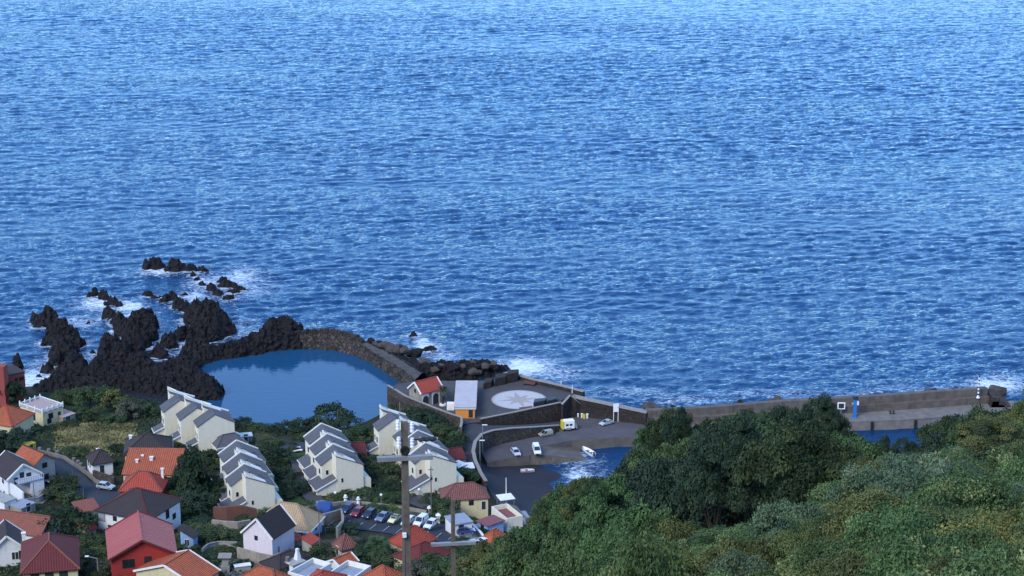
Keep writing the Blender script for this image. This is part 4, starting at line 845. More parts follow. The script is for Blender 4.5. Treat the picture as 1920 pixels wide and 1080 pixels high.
def house(label, L, Nn, R, nb, roof, rise, wall, rmat, ov=.35, wins=(), ridge=None, cat='house', name='house', group=None, chimney=None, trim=None, ze=None, zb=None, extra=None):
    """L, Nn, R: left, near and right eave corners in the photograph; nb: foot of the near corner"""
    if ze is None:
        g_ = G(*nb); ze = None
        zz = g_.z
        h_ = z_at(g_.x, g_.y, Nn[1])
        ze = h_
        zbase = zz if zb is None else zb
    else: zbase = zb
    o, th, a, b_ = rect3(L, Nn, R, ze)
    e = empty(name, (o.x, o.y, zbase), th, label, cat, group); h = ze-zbase
    w = MB(); w.prism([(0,0),(a,0),(a,b_),(0,b_)], -2.5, h)
    if roof == 'x':
        for xx in (0, a): w.face([(xx,0,h),(xx,b_,h),(xx,b_/2,h+rise)])
    if roof == 'y':
        for yy_ in (0, b_): w.face([(0,yy_,h),(a,yy_,h),(a/2,yy_,h+rise)])
    if roof == 'shed_y': w.face([(0,0,h),(0,b_,h),(0,b_,h+rise)]).face([(a,0,h),(a,b_,h+rise),(a,b_,h)]).face([(0,b_,h),(a,b_,h),(a,b_,h+rise),(0,b_,h+rise)])
    if roof == 'shed_x': w.face([(0,0,h),(a,0,h),(a,0,h+rise)]).face([(0,b_,h),(a,b_,h+rise),(a,b_,h)]).face([(a,0,h),(a,b_,h),(a,b_,h+rise),(a,0,h+rise)])
    w.build('wall', wall, e)
    if roof == 'flat':
        rb = MB().box(-ov,-ov,h+.003,a+ov,b_+ov,h+.2); rf = rb.build('roof', rmat, e)
    elif roof == 'parapet':
        rb = MB().box(.25,.25,h+.003,a-.25,b_-.25,h+.05); rf = rb.build('roof', rmat, e)
        pm = MB().box(0,0,h+.003,a,.22,h+.9).box(0,b_-.22,h+.003,a,b_,h+.9).box(0,.223,h+.003,.22,b_-.223,h+.9).box(a-.22,.223,h+.003,a,b_-.223,h+.9); pm.build('parapet', trim or wall, e)
    else:
        q, rd = roof_planes(roof, a, b_, h+.17, rise, ov); rb = MB()
        for f_ in q: rb.slab(f_, .16)
        rf = rb.build('roof', rmat, e, fixn=False)
        if rd and ridge is not False:
            rm = MB()
            for p1, p2 in rd: rm.bar(Vector(p1)+Vector((0,0,.03)), Vector(p2)+Vector((0,0,.03)), .26, .14)
            rm.build('ridge_cap', ridge or rmat, e)
        if trim:
            if roof in ('x', 'y'):
                for k1, k2 in ((1, 2), (3, 0)):
                    tm = MB()
                    for n_f, f_ in enumerate(q):
                        s1, s2 = (k1, k2) if n_f == 0 else ((3, 0) if k1 == 1 else (1, 2)); tm.bar(Vector(f_[s1])+Vector((0,0,-.05)), Vector(f_[s2])+Vector((0,0,-.05)), .22, .3)
                    tm.build('bargeboard', trim, e)
            else:
                tm = MB()
                for f_ in q: tm.bar(Vector(f_[0])+Vector((0,0,-.1)), Vector(f_[1])+Vector((0,0,-.1)), .15, .22)
                tm.build('bargeboard', trim, e)
    for wn in wins:
        fc, u, z, ww, hh = wn[:5]; kw = dict(wn[5]) if len(wn) > 5 else {}
        uu = u*(a if fc in 'rB' else b_) if u <= 1 else u
        if z < 0: z = h+z
        window(e, fc, uu, z, ww, hh, a=a, b=b_, **kw)
    if chimney:
        for cx, cy_, ch, cw in chimney:
            cb = MB().box(cx*a-cw/2, cy_*b_-cw/2, h, cx*a+cw/2, cy_*b_+cw/2, h+ch).box(cx*a-cw/2-.08, cy_*b_-cw/2-.08, h+ch+.003, cx*a+cw/2+.08, cy_*b_+cw/2+.08, h+ch+.15)
            cb.build('chimney', M['white_trim'], rf)
    if extra: extra(e, a, b_, h)
    return e, a, b_, h
DK = {'pane': M['shutter'], 'frame': M['dark_paint'], 'bars': 0}; DD = {'name': 'door', 'pane': M['dark_paint'], 'bars': 0}; DW = {'frame': M['dark_paint']}
# ---------------------------------------------------------------- stepped cream terraces
def villa(label, anchor, ze, mirror, rot, H0, group, dz=0, lean=True, low=True, plain=False):
    """c (local x) runs across to the right, local -y towards the viewer. anchor: near left eave corner of the wing"""
    p = P(*anchor, ze); Lr = 6.6; rc = 2.7; h = H0; rz = h+2.2; k = 2.05
    e = empty('terraced_house', (p.x, p.y, ze-H0), rot, label, 'house', group)
    yN, yR, yF = 0.0, -rc, Lr-rc       # wing front, fin front, far end
    if mirror: yN, yR, yF = 0.0, Lr, Lr-rc   # full gable at the near end, fin at the far end
    ys = sorted((yN, yR)); fy0, fy1 = (yR, yN) if not mirror else (yF, yR)
    wy0, wy1 = (0, yF); X1 = 7.5; rx = 3.5
    w = MB()
    sec = lambda y: [(0,y,h),(rx,y,rz),(X1,y,h)]
    a0, a1 = wy0, wy1
    w.prism([(0,a0),(X1,a0),(X1,a1),(0,a1)], -2.5, h)
    for y in (a0, a1): w.face(sec(y))
    w.build('wall', M['cream'], e)
    # fin section: a shed falling to the right from the tall fin
    f = MB(); f.hexa([(k,fy0+.003,-2.5),(X1-.003,fy0+.003,-2.5),(X1-.003,fy1-.003,-2.5),(k,fy1-.003,-2.5),(k,fy0+.003,rz+.25),(X1-.003,fy0+.003,h-.02),(X1-.003,fy1-.003,h-.02),(k,fy1-.003,rz+.25)])
    f.build('fin_wall', M['cream'], e)
    r_ = MB(); ov = .12; t = .14
    s_ = 2.2/rx
    r_.slab([(-.28,a1+ov,h-.28*s_+t),(-.28,a0-ov,h-.28*s_+t),(rx,a0-ov,rz+t),(rx,a1+ov,rz+t)], t)
    s2 = 2.2/(X1-rx)
    r_.slab([(X1+.2,a0-ov,h-.2*s2+t),(X1+.2,a1+ov,h-.2*s2+t),(rx,a1+ov,rz+t),(rx,a0-ov,rz+t)], t)
    g0, g1 = (fy0-ov, a0-ov-.003) if not mirror else (a1+ov+.003, fy1+ov)
    sl = (2.2+.25)/(X1-k)
    r_.slab([(X1+.2,g0,h-.2*sl+t),(X1+.2,g1,h-.2*sl+t),(k-.05,g1,rz+.25+t),(k-.05,g0,rz+.25+t)], t)
    rf = r_.build('roof', M['slate'], e, fixn=False)
    vg = MB(); far = max(a1, fy1)+ov
    if mirror: vg.bar((k,far,rz+.4),(X1+.2,far,h+.2),.3,.26)
    else: vg.bar((-.28,a1+ov,h-.02),(rx,a1+ov,rz+.2),.24,.3); vg.bar((rx,a1+ov,rz+.2),(X1+.2,a1+ov,h+.05),.24,.3)
    vg.build('verge', M['white_trim'], rf)
    # white tapering skylight hood along the top of the fin roof, dark opening at its high end
    hy0 = (g0+.05) if not mirror else g1-1.35; hy1 = hy0+1.3; zt = lambda x: rz+.25+t-sl*(x-k)
    hd = MB(); hd.hexa([(k-.02,hy0,zt(k)-.05),(k+3.9,hy0,zt(k+3.9)),(k+3.9,hy1,zt(k+3.9)),(k-.02,hy1,zt(k)-.05),(k-.02,hy0,zt(k)+.62),(k+3.9,hy0,zt(k+3.9)+.03),(k+3.9,hy1,zt(k+3.9)+.03),(k-.02,hy1,zt(k)+.62)])
    hd.build('skylight_hood', M['white_trim'], rf)
    op = MB(); zz = lambda x: zt(x)+.62-(.59/3.9)*(x-k)
    op.hexa([(k+.25,hy0+.22,zz(k+.25)-.05),(k+1.7,hy0+.22,zz(k+1.7)-.05),(k+1.7,hy1-.22,zz(k+1.7)-.05),(k+.25,hy1-.22,zz(k+.25)-.05),(k+.25,hy0+.22,zz(k+.25)+.02),(k+1.7,hy0+.22,zz(k+1.7)+.02),(k+1.7,hy1-.22,zz(k+1.7)+.02),(k+.25,hy1-.22,zz(k+.25)+.02)])
    op.build('skylight', M['glass'], rf)
    # lean-to on the left front
    if lean:
        l0, l1 = (yR, yF-1.6) if not mirror else (.8, yF-.3); lh = 3.3
        lw = MB(); lw.hexa([(-1.9,l0+.1,-2.5),(-.003,l0+.1,-2.5),(-.003,l1,-2.5),(-1.9,l1,-2.5),(-1.9,l0+.1,2.35),(-.003,l0+.1,3.2),(-.003,l1,3.2),(-1.9,l1,2.35)])
        if not mirror: lw.hexa([(.0,l0+.1,-2.5),(k-.003,l0+.1,-2.5),(k-.003,-.003,-2.5),(.0,-.003,-2.5),(0,l0+.1,3.2),(k-.003,l0+.1,4.1),(k-.003,-.003,4.1),(0,-.003,3.2)])
        lo_ = lw.build('porch', M['cream'], e)
        lr = MB(); lr.slab([(-2.2,l1+.1,2.4),(-2.2,l0-.15,2.4),(-.003,l0-.15,3.38),(-.003,l1+.1,3.38)], .13)
        if not mirror: lr.slab([(0,-.003,3.38),(0,l0-.15,3.38),(k-.003,l0-.15,4.28),(k-.003,-.003,4.28)], .13)
        lr.build('porch_roof', M['slate'], e, fixn=False)
        MB().bar((-2.2,l0-.17,2.36),(-.02 if mirror else k-.05,l0-.17,3.33 if mirror else 4.24),.12,.2).bar((-2.22,l0-.15,2.33),(-2.22,l1+.1,2.33),.12,.16).build('porch_trim', M['white_trim'], e)
        MB().box(-1.93,l0+.7,0,-1.90,l0+1.9,2.0).build('door', M['dark_paint'], e)
    if low:
        lb = MB(); y0_, y1_ = (yR+.3, yF-.8) if not mirror else (.4, yF); lb.hexa([(X1,y0_,-2.5),(X1+1.6,y0_,-2.5),(X1+1.6,y1_,-2.5),(X1,y1_,-2.5),(X1,y0_,3.9),(X1+1.6,y0_,3.2),(X1+1.6,y1_,3.2),(X1,y1_,3.9)])
        lb.build('side_block', M['cream'], e)
    # small windows
    ff = fy0 if not mirror else 0
    def win(x, y, z, w_, hh, face='f'):
        f_ = MB(); g_ = MB(); 
        if face == 'f': f_.box(x-w_/2-.05,y-.04,z-.05,x+w_/2+.05,y+.02,z+hh+.05); g_.box(x-w_/2,y-.055,z,x+w_/2,y-.043,z+hh)
        else: f_.box(x-.04,y-w_/2-.05,z-.05,x+.02,y+w_/2+.05,z+hh+.05); g_.box(x-.055,y-w_/2,z,x-.043,y+w_/2,z+hh)
        fo = f_.build('window', M['white_trim'], e); g_.build('pane', M['glass'], fo)
    if not mirror:
        win(3.2, fy0, 3.4, .4, .8); win(3.2, fy0, .7, .4, .8); win(1.0, 0, 4.3, .5, .9); win(0, 1.6, 4.0, .9, 1.1, 'l')
        MB().box(k-.05,-1.5,3.95,k-.03,-.9,4.25).build('vent', M['dark_paint'], e)
    else: win(0, 1.4, 3.9, .9, 1.2, 'l'); win(0, 3.0, 3.9, .6, 1.2, 'l')
    return e
RC = math.atan2(.37, .93); RA = math.atan2(.33, .94)
GA, GB, GC, GD = 'upper left cream terrace', 'lower left cream terrace', 'middle cream terrace', 'right cream terrace'
villa('top unit of the upper left cream terrace, nearest the lava shore', (307.6,772.3), 12.2, True, RA, 7.0, GA)
villa('middle unit of the upper left cream terrace', (338.6,787.6), 12.4, True, RA, 7.0, GA)
villa('front unit of the upper left cream terrace, blank gable beside the pool', (371.4,800.2), 12.6, True, RA, 7.0, GA)
villa('rear unit of the lower left cream terrace', (420.7,865), 14.2, False, RC, 6.6, GB)
villa('middle unit of the lower left cream terrace', (427.8,887.9), 14.6, False, RC, 6.6, GB)
villa('front unit of the lower left cream terrace, behind the red ruined wall', (434.3,910.9), 15.0, False, RC, 6.6, GB)
villa('rear unit of the middle cream terrace, nearest the pool', (582.1,831.7), 12.4, False, RC, 6.4, GC)
villa('middle unit of the middle cream terrace', (592.3,851.7), 12.9, False, RC, 6.4, GC)
villa('front unit of the middle cream terrace, facing the parked cars', (603.5,872), 13.4, False, RC, 6.4, GC)
villa('rear unit of the right cream terrace, nearest the plaza', (710.5,807.2), 11.4, True, RA, 7.0, GD)
villa('second unit of the right cream terrace, partly behind the pole top', (748.2,829.6), 11.8, True, RA, 7.0, GD)
villa('third unit of the right cream terrace with a long slate slope', (764.5,845), 12.4, False, RC, 6.6, GD, lean=False)
villa('front unit of the right cream terrace, behind the crossarm', (778.8,869), 13.0, False, RC, 6.6, GD)
# ---------------------------------------------------------------- the other houses
house('low cream annex with a slate hipped roof between the two left terraces', (396,828), (408,838.5), (461,829), (412,852), 'hip', 1.6, M['cream'], M['slate'], trim=M['white_trim'], wins=[('r',.6,.9,.7,1)])
house('tiny pale shed with a white roof at the pool edge', (445,815), (449,820), (473,818), (450,830), 'flat', 0, M['pale_concrete'], M['white_trim'], name='shed', cat='shed', ov=.1, wins=[('r',.5,.1,.8,1.6,DD)])
house('rust red block cut off by the left edge of the photo', (-45,676), (6,690), (14,684), (8,762), 'flat', 0, M['rust_wall'], M['rust_wall'], ov=.05, wins=[('l',2.2,1.5,1.3,1.5,DW),('l',2.2,5,1.3,1.5,DW)], zb=3.0)
house('rust red house with a flat dark roof beside the surf', (2,690), (10,706), (46,698), (12,756), 'flat', 0, M['rust_wall'], M['dark_tile'], ov=.1, wins=[('r',.55,-1.6,.5,.7,DW),('r',.82,-1.7,1,.8,DW),('r',.3,1.2,1.4,1.3,DW)], zb=3.0)
def balus(e, a, b_, h):
    m_ = MB()
    for (x0,y0,x1,y1) in ((0,0,a,0),(0,0,0,b_),(a,0,a,b_),(0,b_,a,b_)):
        m_.bar((x0,y0,h+.75),(x1,y1,h+.75),.16,.12); n_b = int(max(abs(x1-x0),abs(y1-y0))/.35)
        for k in range(n_b+1): t = k/n_b; m_.bar((x0+(x1-x0)*t,y0+(y1-y0)*t,h+.1),(x0+(x1-x0)*t,y0+(y1-y0)*t,h+.7),.1)
    m_.build('balustrade', M['white_trim'], e); u = MB()
    for t in (0, .25, .5, .75, 1):
        for y in (0, b_): u.box(t*a-.13,y-.13,h,t*a+.13,y+.13,h+.95); u.ball((t*a,y,h+1.1),.16,6)
    for y in (.33*b_, .66*b_): u.box(-.13,y-.13,h,.13,y+.13,h+.95); u.ball((0,y,h+1.1),.16,6)
    u.build('finials', M['white_trim'], e)
house('cream villa with a pink roof terrace and white balustrade', (51,757), (80,776), (118,763), (81,800), 'flat', 0, M['yellow_wall'], M['pink_flat'], ov=.05, wins=[('r',.38,-1.6,1.1,1.1,DW),('r',.8,-1.5,.6,.7,DW),('l',.4,-2.2,1.2,1.9,DD),('r',.3,.3,1,1,DW)], extra=balus)
house('low grey garage block stepped beside the balustraded villa', (108,771), (118,784), (141,776), (119,796), 'flat', 0, M['old_wall'], M['pink_flat'], ov=.1, wins=[('r',.4,.1,1.3,1.5,DD)], cat='garage', name='garage')
house('cream house with a bright orange hipped roof on the left edge', (-38,789), (22,798), (62,775), (22,826), 'hip', 2.6, M['yellow_wall'], M['orange_tile'], wins=[('r',.3,.9,.9,1.2,DW),('l',.25,1,1.1,1.1)], ridge=M['red_tile'])
house('small bright yellow hut above the orange gable', (40,832), (46,839), (67,831), (48,848), 'flat', 0, M['bright_yellow'], M['bright_yellow'], name='hut', cat='hut', ov=.05, wins=[('r',.6,.5,.6,.7,DW)])
house('tall grey house with orange gable roof and two windows, by the blue road', (31,856), (63,873), (102,860), (66,907), 'y', 1.7, M['grey_wall'], M['orange_tile'], wins=[('r',.52,-1.1,1,.9,DW),('r',.55,-3.6,1.1,1.0,DW)], ridge=M['dark_tile'])
house('white gabled house with dark brown roof and a balcony, lower left', (-30,878), (14,899), (74,885), (18,930), 'y', 2.3, M['white_wall'], M['dark_tile'], wins=[('r',.45,-1.5,.9,2.3,DD),('r',.26,-1.2,.6,1.1,DW),('r',.66,-1.2,.8,1.5,DW),('l',.3,-1.5,.7,.7,DW)], trim=M['white_trim'])
def balc(e, a, b_, h):
    MB().box(a*.2,-2.4,h-2.3,a*.95,-.003,h-2.1).build('balcony', M['grey_flat'], e)
    r_ = MB()
    for k in range(12): x = a*.2+k*a*.75/11; r_.bar((x,-2.35,h-2.1),(x,-2.35,h-1.15),.05)
    r_.bar((a*.2,-2.35,h-1.15),(a*.95,-2.35,h-1.15),.06); r_.build('railing', M['white_paint'], e)
    MB().box(a*.55,-2.3,-2,a*.95,-.01,h-2.35).build('lower_room', M['white_wall'], e)
balc(bpy.data.objects[[o.name for o in C.objects if o.get('label','').startswith('white gabled house with dark brown')][0]], 6.5, 6, 5)
house('long low building with a faded terracotta roof on the left edge', (-75,966), (74,1004), (112,976), (76,1016), 'y', 2.0, M['white_wall'], M['terra_tile'], wins=[('l',.3,.4,1,.8,DW),('l',.6,.4,1,.8,DW)])
house('house with maroon hipped roof and green shutters, bottom left corner', (56,1016), (42,1073), (145,1064), (46,1110), 'hip', 3.0, M['yellow_wall'], M['maroon_tile'], wins=[('r',.22,-1.5,1.2,1.4,DK),('r',.48,-1.5,1.2,1.4,DK),('r',.74,-1.5,1.2,1.4,DK)], ridge=M['terra_tile'], ov=.4)
house('small house with dark gable and glazed porch, left edge bottom', (-62,1010), (-18,1034), (46,1027), (-16,1064), 'y', 2.4, M['white_wall'], M['dark_tile'], wins=[('r',.66,-1.9,.5,1.3,DD),('r',.76,-1.9,.5,1.3,DD),('r',.9,-1.9,.8,1.4,DW)], trim=M['white_trim'], chimney=[(1.0,-.0,2.6,.6)])
house('white house under a large dark brown hipped roof, blue right side', (177,959), (277,974), (337,936), (279,1010), 'hip', 3.0, M['white_wall'], M['dark_tile'], wins=[('l',.93,-2.0,1.4,1.6,{'pane':M['grey_flat'],'frame':M['dark_paint'],'bars':0}),('l',.66,-1.5,.7,.8,DW),('l',.28,-1.8,1.3,1.2,DW),('l',.75,.4,1.1,.6,DW),('r',.6,-2.1,.9,1.6,DW),('r',.8,.6,.9,1,DW)], ridge=M['maroon_tile'], ov=.45)
house('bright red house with a big red sheet gable roof', (238,992), (208,1047), (327,1036), (212,1092), 'y', 2.7, M['red_wall'], M['red_sheet'], wins=[('r',.27,-1.9,1.9,1.4,DW),('r',.58,-2.3,1.1,2.0,{'frame':M['dark_paint'],'bars':1})], ov=.5, trim=M['maroon_tile'])
house('house with orange ribbed gable roof edged in white, bottom of the photo', (262,1066), (366,1098), (409,1071), (368,1120), 'x', 2.2, M['yellow_wall'], M['orange_tile'], trim=M['white_trim'], ov=.3)
house('tall pinkish white house with a steep black roof', (445,1003), (510,1009), (551,983), (511,1051), 'x', 2.9, M['pink_wall'], M['black_tile'], wins=[('l',.55,-1.0,.55,.7,DW),('r',.27,-3.4,.55,1.2)], trim=M['white_trim'], ov=.3, ridge=False)
house('pale blue house with a beige hipped roof', (486,977), (578,993), (603,966), (579,1012), 'hip', 3.0, M['blue_wall'], M['beige_tile'], wins=[('r',.55,-1.7,1.0,1.3,{'frame':M['white_paint'],'pane':M['glass']}),('l',.15,-1.5,.8,1)], ridge=M['beige_tile'], ov=.5, trim=M['white_trim'])
house('small pale hut with a dark pyramid roof among bushes', (617,1021), (640,1031), (670,1023), (641,1048), 'hip', 1.9, M['grey_wall'], M['old_tile'], name='hut', cat='hut', wins=[('l',.45,.05,.8,1.7,DD)], ov=.2)
house('orange pyramid roofed house right behind the near pole', (738,1011), (767,1029), (815,1009), (768,1044), 'hip', 2.3, M['yellow_wall'], M['red_tile'], ov=.3)
house('low house with dark maroon roof below the orange pyramid roof', (742,1040), (788,1061), (846,1035), (790,1078), 'hip', 1.9, M['yellow_wall'], M['maroon_tile'], ov=.3)
house('cream house with weathered red tiles overlooking the beach', (828,918), (832,937), (915,932), (834,962), 'hip', 2.0, M['yellow_wall'], M['old_tile'], wins=[('r',.32,-1.4,.8,.9,DW),('r',.62,-1.4,.8,.9,DW),('r',.9,.2,.8,1.7,DD)], chimney=[(.3,.6,1.6,.55)], ov=.3)
house('small white shed with a blue grey flat roof, dark door', (838,969), (851,985), (885,979), (852,1006), 'flat', 0, M['white_wall'], M['grey_flat'], name='shed', cat='shed', wins=[('r',.4,.05,1.1,2.0,DD)], ov=.2)
house('pale blue building with a maroon flat roof', (900,976), (914,987), (944,977), (915,1002), 'flat', 0, M['blue_wall'], M['maroon_flat'], wins=[('l',.5,.3,.8,1,DW)], ov=.25)
house('cream building with a maroon roof terrace inside high parapets', (936,955), (950,981), (980,975), (951,998), 'parapet', 0, M['cream'], M['maroon_flat'], trim=M['cream'])
house('orange hipped roof half hidden by trees below the pale blue building', (905,1010), (924,1023), (955,1009), (925,1036), 'hip', 1.8, M['yellow_wall'], M['orange_tile'], ov=.3)
house('house with a large black brown hipped roof next to the orange roofs', (240,824), (234,851), (318,847), (236,874), 'hip', 2.4, M['yellow_wall'], M['dark_tile'], chimney=[(.1,.85,1.2,.6)], ov=.35, ridge=M['dark_tile'])
house('house with a wide weathered orange roof and yellow side wall', (236,862), (231,889), (331,890), (233,912), 'shed_y', 2.2, M['yellow_wall'], M['orange_tile'], wins=[('r',.82,.5,1.6,1.4,DW)], chimney=[(.46,.55,1.9,.6),(.2,.45,1.6,.45),(.27,.7,1.8,.4)], ov=.3)
house('red pyramid roofed house in front of the wide orange roof', (231,896), (225,919), (302,920), (227,940), 'hip', 2.5, M['red_wall'], M['red_tile'], ridge=M['terra_tile'], chimney=[(.92,.8,2.4,.45)], ov=.3)
house('little white house with a dark hipped roof by the road wall', (156,856), (174,870), (211,864), (175,893), 'hip', 1.7, M['white_wall'], M['dark_tile'], wins=[('r',.45,.1,.9,1.9,DD),('l',.5,1.0,.6,1,DW),('l',.8,1.0,.6,1,DW)], chimney=[(.5,.7,1.6,.5)], ov=.3)
def arches(e, a, b_, h):
    for u in (.2, .68):
        m_ = MB(); x = u*a; pts = [(x-.75,0),(x+.75,0),(x+.75,1.7)]+[(x+.75*math.cos(t), 1.7+.75*math.sin(t)) for t in np.linspace(.3, math.pi-.3, 7)]+[(x-.75,1.7)]
        m_.face([(q[0],-.06,q[1]) for q in pts]); m_.face([(q[0],-.01,q[1]) for q in pts][::-1])
        for i in range(len(pts)): j = (i+1) % len(pts); m_.face([(pts[i][0],-.06,pts[i][1]),(pts[j][0],-.06,pts[j][1]),(pts[j][0],-.01,pts[j][1]),(pts[i][0],-.01,pts[i][1])])
        m_.build('arched_door', M['dark_paint'], e)
    MB().box(a*.02,-.05,0,a*.34,-.003,h-.1).box(a*.5,-.05,0,a*.88,-.003,h-.1).build('white_panel', M['white_wall'], e)
house('grey stone boathouse with red roof, white gable trim and arched doors', (761,729), (790,738), (829,728), (790,760), 'x', 1.9, M['old_wall'], M['red_tile'], ze=PZ+3.2, zb=PZ, cat='boathouse', name='boathouse', trim=M['white_trim'], wins=[('l',.5,2.8,.6,.8,DW)], extra=arches, ov=.25)
def kiosk(e, a, b_, h):
    MB().box(a*.68,-.04,.2,a*.9,-.003,1.9).build('hatch', M['dark_paint'], e)
    MB().box(-.2,-.25,h-.35,a+.3,-.2,h-.01).build('fascia', M['white_trim'], e)
house('orange kiosk under a long pale flat roof on the plaza', (868,716), (854,764), (890,764), (856,781), 'flat', 0, M['orange_wall'], M['pale_roof'], ze=PZ+2.5, zb=PZ, cat='kiosk', name='kiosk', ov=.35, extra=kiosk)
p = q5(695,515,PZ); o_ = MB().box(-.8,-.7,0,.8,.7,1.5).box(-.6,-.75,.2,.2,-.703,1.2).build('service_box', M['white_paint']); o_.location = (p.x, p.y, PZ); tag(o_, 'white service cabinet beside the orange kiosk', 'cabinet')
house('small red roofed lodge beside the middle terrace', (652,832), (660,856), (687,854), (661,864), 'x', 1.4, M['grey_wall'], M['maroon_tile'], ov=.2, cat='lodge', name='lodge')
house('small red roofed lodge beside the right terrace', (838,846), (846,864), (873,860), (847,872), 'x', 1.4, M['grey_wall'], M['maroon_tile'], ov=.2, cat='lodge', name='lodge')
# roofs along the bottom edge
def flue(e, a, b_, h):
    m_ = MB(); m_.hexa([(a*.6,b_*.25,h),(a*.95,b_*.25,h),(a*.95,b_*.6,h),(a*.6,b_*.6,h),(a*.7,b_*.35,h+1.7),(a*.85,b_*.35,h+1.7),(a*.85,b_*.5,h+1.7),(a*.7,b_*.5,h+1.7)]); m_.box(a*.69,b_*.34,h+1.703,a*.86,b_*.51,h+2.1)
    m_.build('bread_oven_chimney', M['white_wall'], e); MB().tube((a*.15,b_*.6,h+.2),(a*.15,b_*.6,h+.95),.38,n=12).build('water_tank', M['pale_concrete'], e)
house('white kitchen block with a tapering white oven chimney, bottom', (530,1050), (549,1062), (573,1053), (550,1078), 'flat', 0, M['white_wall'], M['grey_wall'], name='kitchen_block', cat='outbuilding', wins=[('l',.4,.0,.7,1.7,DD)], ov=.1, extra=flue)
house('house with orange red pyramid roof cut by the bottom edge', (430,1096), (520,1118), (565,1090), (521,1130), 'hip', 2.5, M['yellow_wall'], M['orange_tile'], ridge=M['terra_tile'])
house('blue grey flat roof with white rim at the bottom edge', (548,1077), (575,1092), (622,1065), (576,1104), 'parapet', 0, M['white_wall'], M['grey_flat'], trim=M['white_trim'])
house('small orange roof left of the satellite roof, bottom', (572,1088), (612,1106), (645,1079), (613,1118), 'hip', 1.3, M['white_wall'], M['red_tile'])
house('orange gable roof behind the blue grey terraces, bottom', (618,1052), (640,1064), (668,1052), (641,1074), 'x', .9, M['white_wall'], M['orange_tile'], trim=M['white_trim'])
house('blue grey terrace roof with white rails and tanks, bottom', (636,1070), (664,1092), (696,1070), (665,1104), 'parapet', 0, M['white_wall'], M['grey_flat'], trim=M['white_trim'])
house('orange roof under trees left of the near pole, bottom edge', (694,1074), (722,1092), (752,1076), (723,1104), 'hip', 1.5, M['yellow_wall'], M['orange_tile'])
house('small pink roofed lean-to by the white wall on the road', (135,950), (150,962), (185,955), (151,968), 'shed_y', .6, M['white_wall'], M['terra_tile'], cat='outbuilding', name='lean_to')
house('small red roofed annex left of the white hipped house', (160,984), (163,996), (180,990), (164,1004), 'shed_y', .8, M['grey_wall'], M['red_tile'], cat='outbuilding', name='annex')
house('narrow blue house with dark roof behind the red sheet roof', (352,992), (362,1008), (370,1000), (362,1030), 'shed_y', 1.2, M['blue_wall'], M['dark_tile'], wins=[('l',.5,-1.6,.8,1.1)])

house('dark tiled low house behind the white kitchen block, bottom centre left', (500,1050), (524,1068), (578,1043), (525,1080), 'hip', 1.1, M['old_wall'], M['dark_tile'], ov=.25)
house('tiny red roofed porch between the pinkish and the pale blue houses', (549,1005), (557,1016), (570,1009), (558,1026), 'shed_y', .6, M['old_wall'], M['red_tile'], cat='porch', name='porch', ov=.15)
house('small red roofed store under the pale blue house', (575,1012), (584,1022), (600,1012), (585,1036), 'shed_y', .7, M['grey_wall'], M['red_tile'], cat='outbuilding', name='store', ov=.15)
house('grey block built outbuilding under the white gabled house', (22,945), (40,955), (66,944), (41,966), 'flat', 0, M['old_wall'], M['grey_flat'], cat='outbuilding', name='outbuilding', ov=.1, wins=[('r',.5,.1,1,1.6,DD)])
house('low white washed block left of the white garden wall', (-14,930), (8,944), (30,936), (9,960), 'flat', 0, M['white_wall'], M['grey_wall'], cat='outbuilding', name='outbuilding', ov=.1, wins=[('r',.5,-1.4,.6,.7,DW)])
# ================================================================ ROADS, WALLS, TERRACES IN THE VILLAGE
drape('village_road', [(100,858),(118,862),(140,878),(170,905),(205,915),(222,925),(232,940),(212,955),(190,962),(165,957),(140,935),(122,905),(103,885)], M['road'], .15)
drape('parking_lot', [(600,958),(640,948),(690,952),(760,962),(840,985),(880,1010),(930,1032),(925,1048),(870,1030),(800,1012),(740,1004),(690,996),(640,990),(600,980)], M['road'], .15)
drape('driveway', [(545,862),(575,868),(592,900),(604,935),(618,952),(596,960),(570,935),(550,900)], M['plaza'], .15)
drape('garden_path', [(690,862),(708,870),(748,905),(790,930),(812,948),(800,958),(770,946),(735,918),(702,885)], M['plaza'], .15)
drape('pool_path', [(520,842),(548,826),(575,832),(570,846),(545,852)], M['road'], .15)
drape('pavement', [(560,948),(640,935),(705,930),(765,938),(762,945),(700,937),(640,943),(565,957)], M['coping'], .2)
for k in range(11):
    a = G(632+24.5*k, 978+3.4*k); d = Vector((-.42, -.91, 0)); 
    o_ = MB().bar((0,0,0), d*4.2, .1, .012).build('parking_line', M['line']); o_.location = (a.x, a.y, float(H(a.x-1, a.y-2))+.2); tag(o_, 'white parking bay line between the parked cars', 'road marking', 'parking bay lines')
def ground_wall(name, label, px_, h, t, m_, cap=None, group=None, cat='wall'):
    p_ = [G(*q) for q in px_]; n_ = max(2, int(sum((p_[i+1]-p_[i]).length for i in range(len(p_)-1))/2.5)); r_ = resample(p_, n_+1)
    pts = [Vector((q[0], q[1], float(H(q[0], q[1]))-.5)) for q in r_]
    if hasattr(h, '__len__'): h = [float(np.interp(i/(len(pts)-1), np.linspace(0, 1, len(h)), h))+random.uniform(-.15, .15)+.5 for i in range(len(pts))]
    else: h = h+.5
    return wall_path(name, label, pts, t, h, m_, cap=cap, group=group, cat=cat)
ground_wall('road_wall', 'pale low wall with rounded bollards bending along the blue road', [(70,850),(100,856),(122,862),(150,882),(178,905),(205,916)], .8, .3, M['pale_concrete'])
for k, (x, y) in enumerate(((75,849),(92,851),(108,855),(139,868),(147,873),(152,878),(158,886))):
    g_ = G(x, y); o_ = MB().tube((0,0,0),(0,0,1.0),.42,.42,10).ball((0,0,1.0),.42,8,0,.5).build('round_bollard', M['pale_concrete']); o_.location = g_; tag(o_, 'fat pale rounded bollard along the wall of the blue road', 'bollard', 'rounded bollards along the road wall')
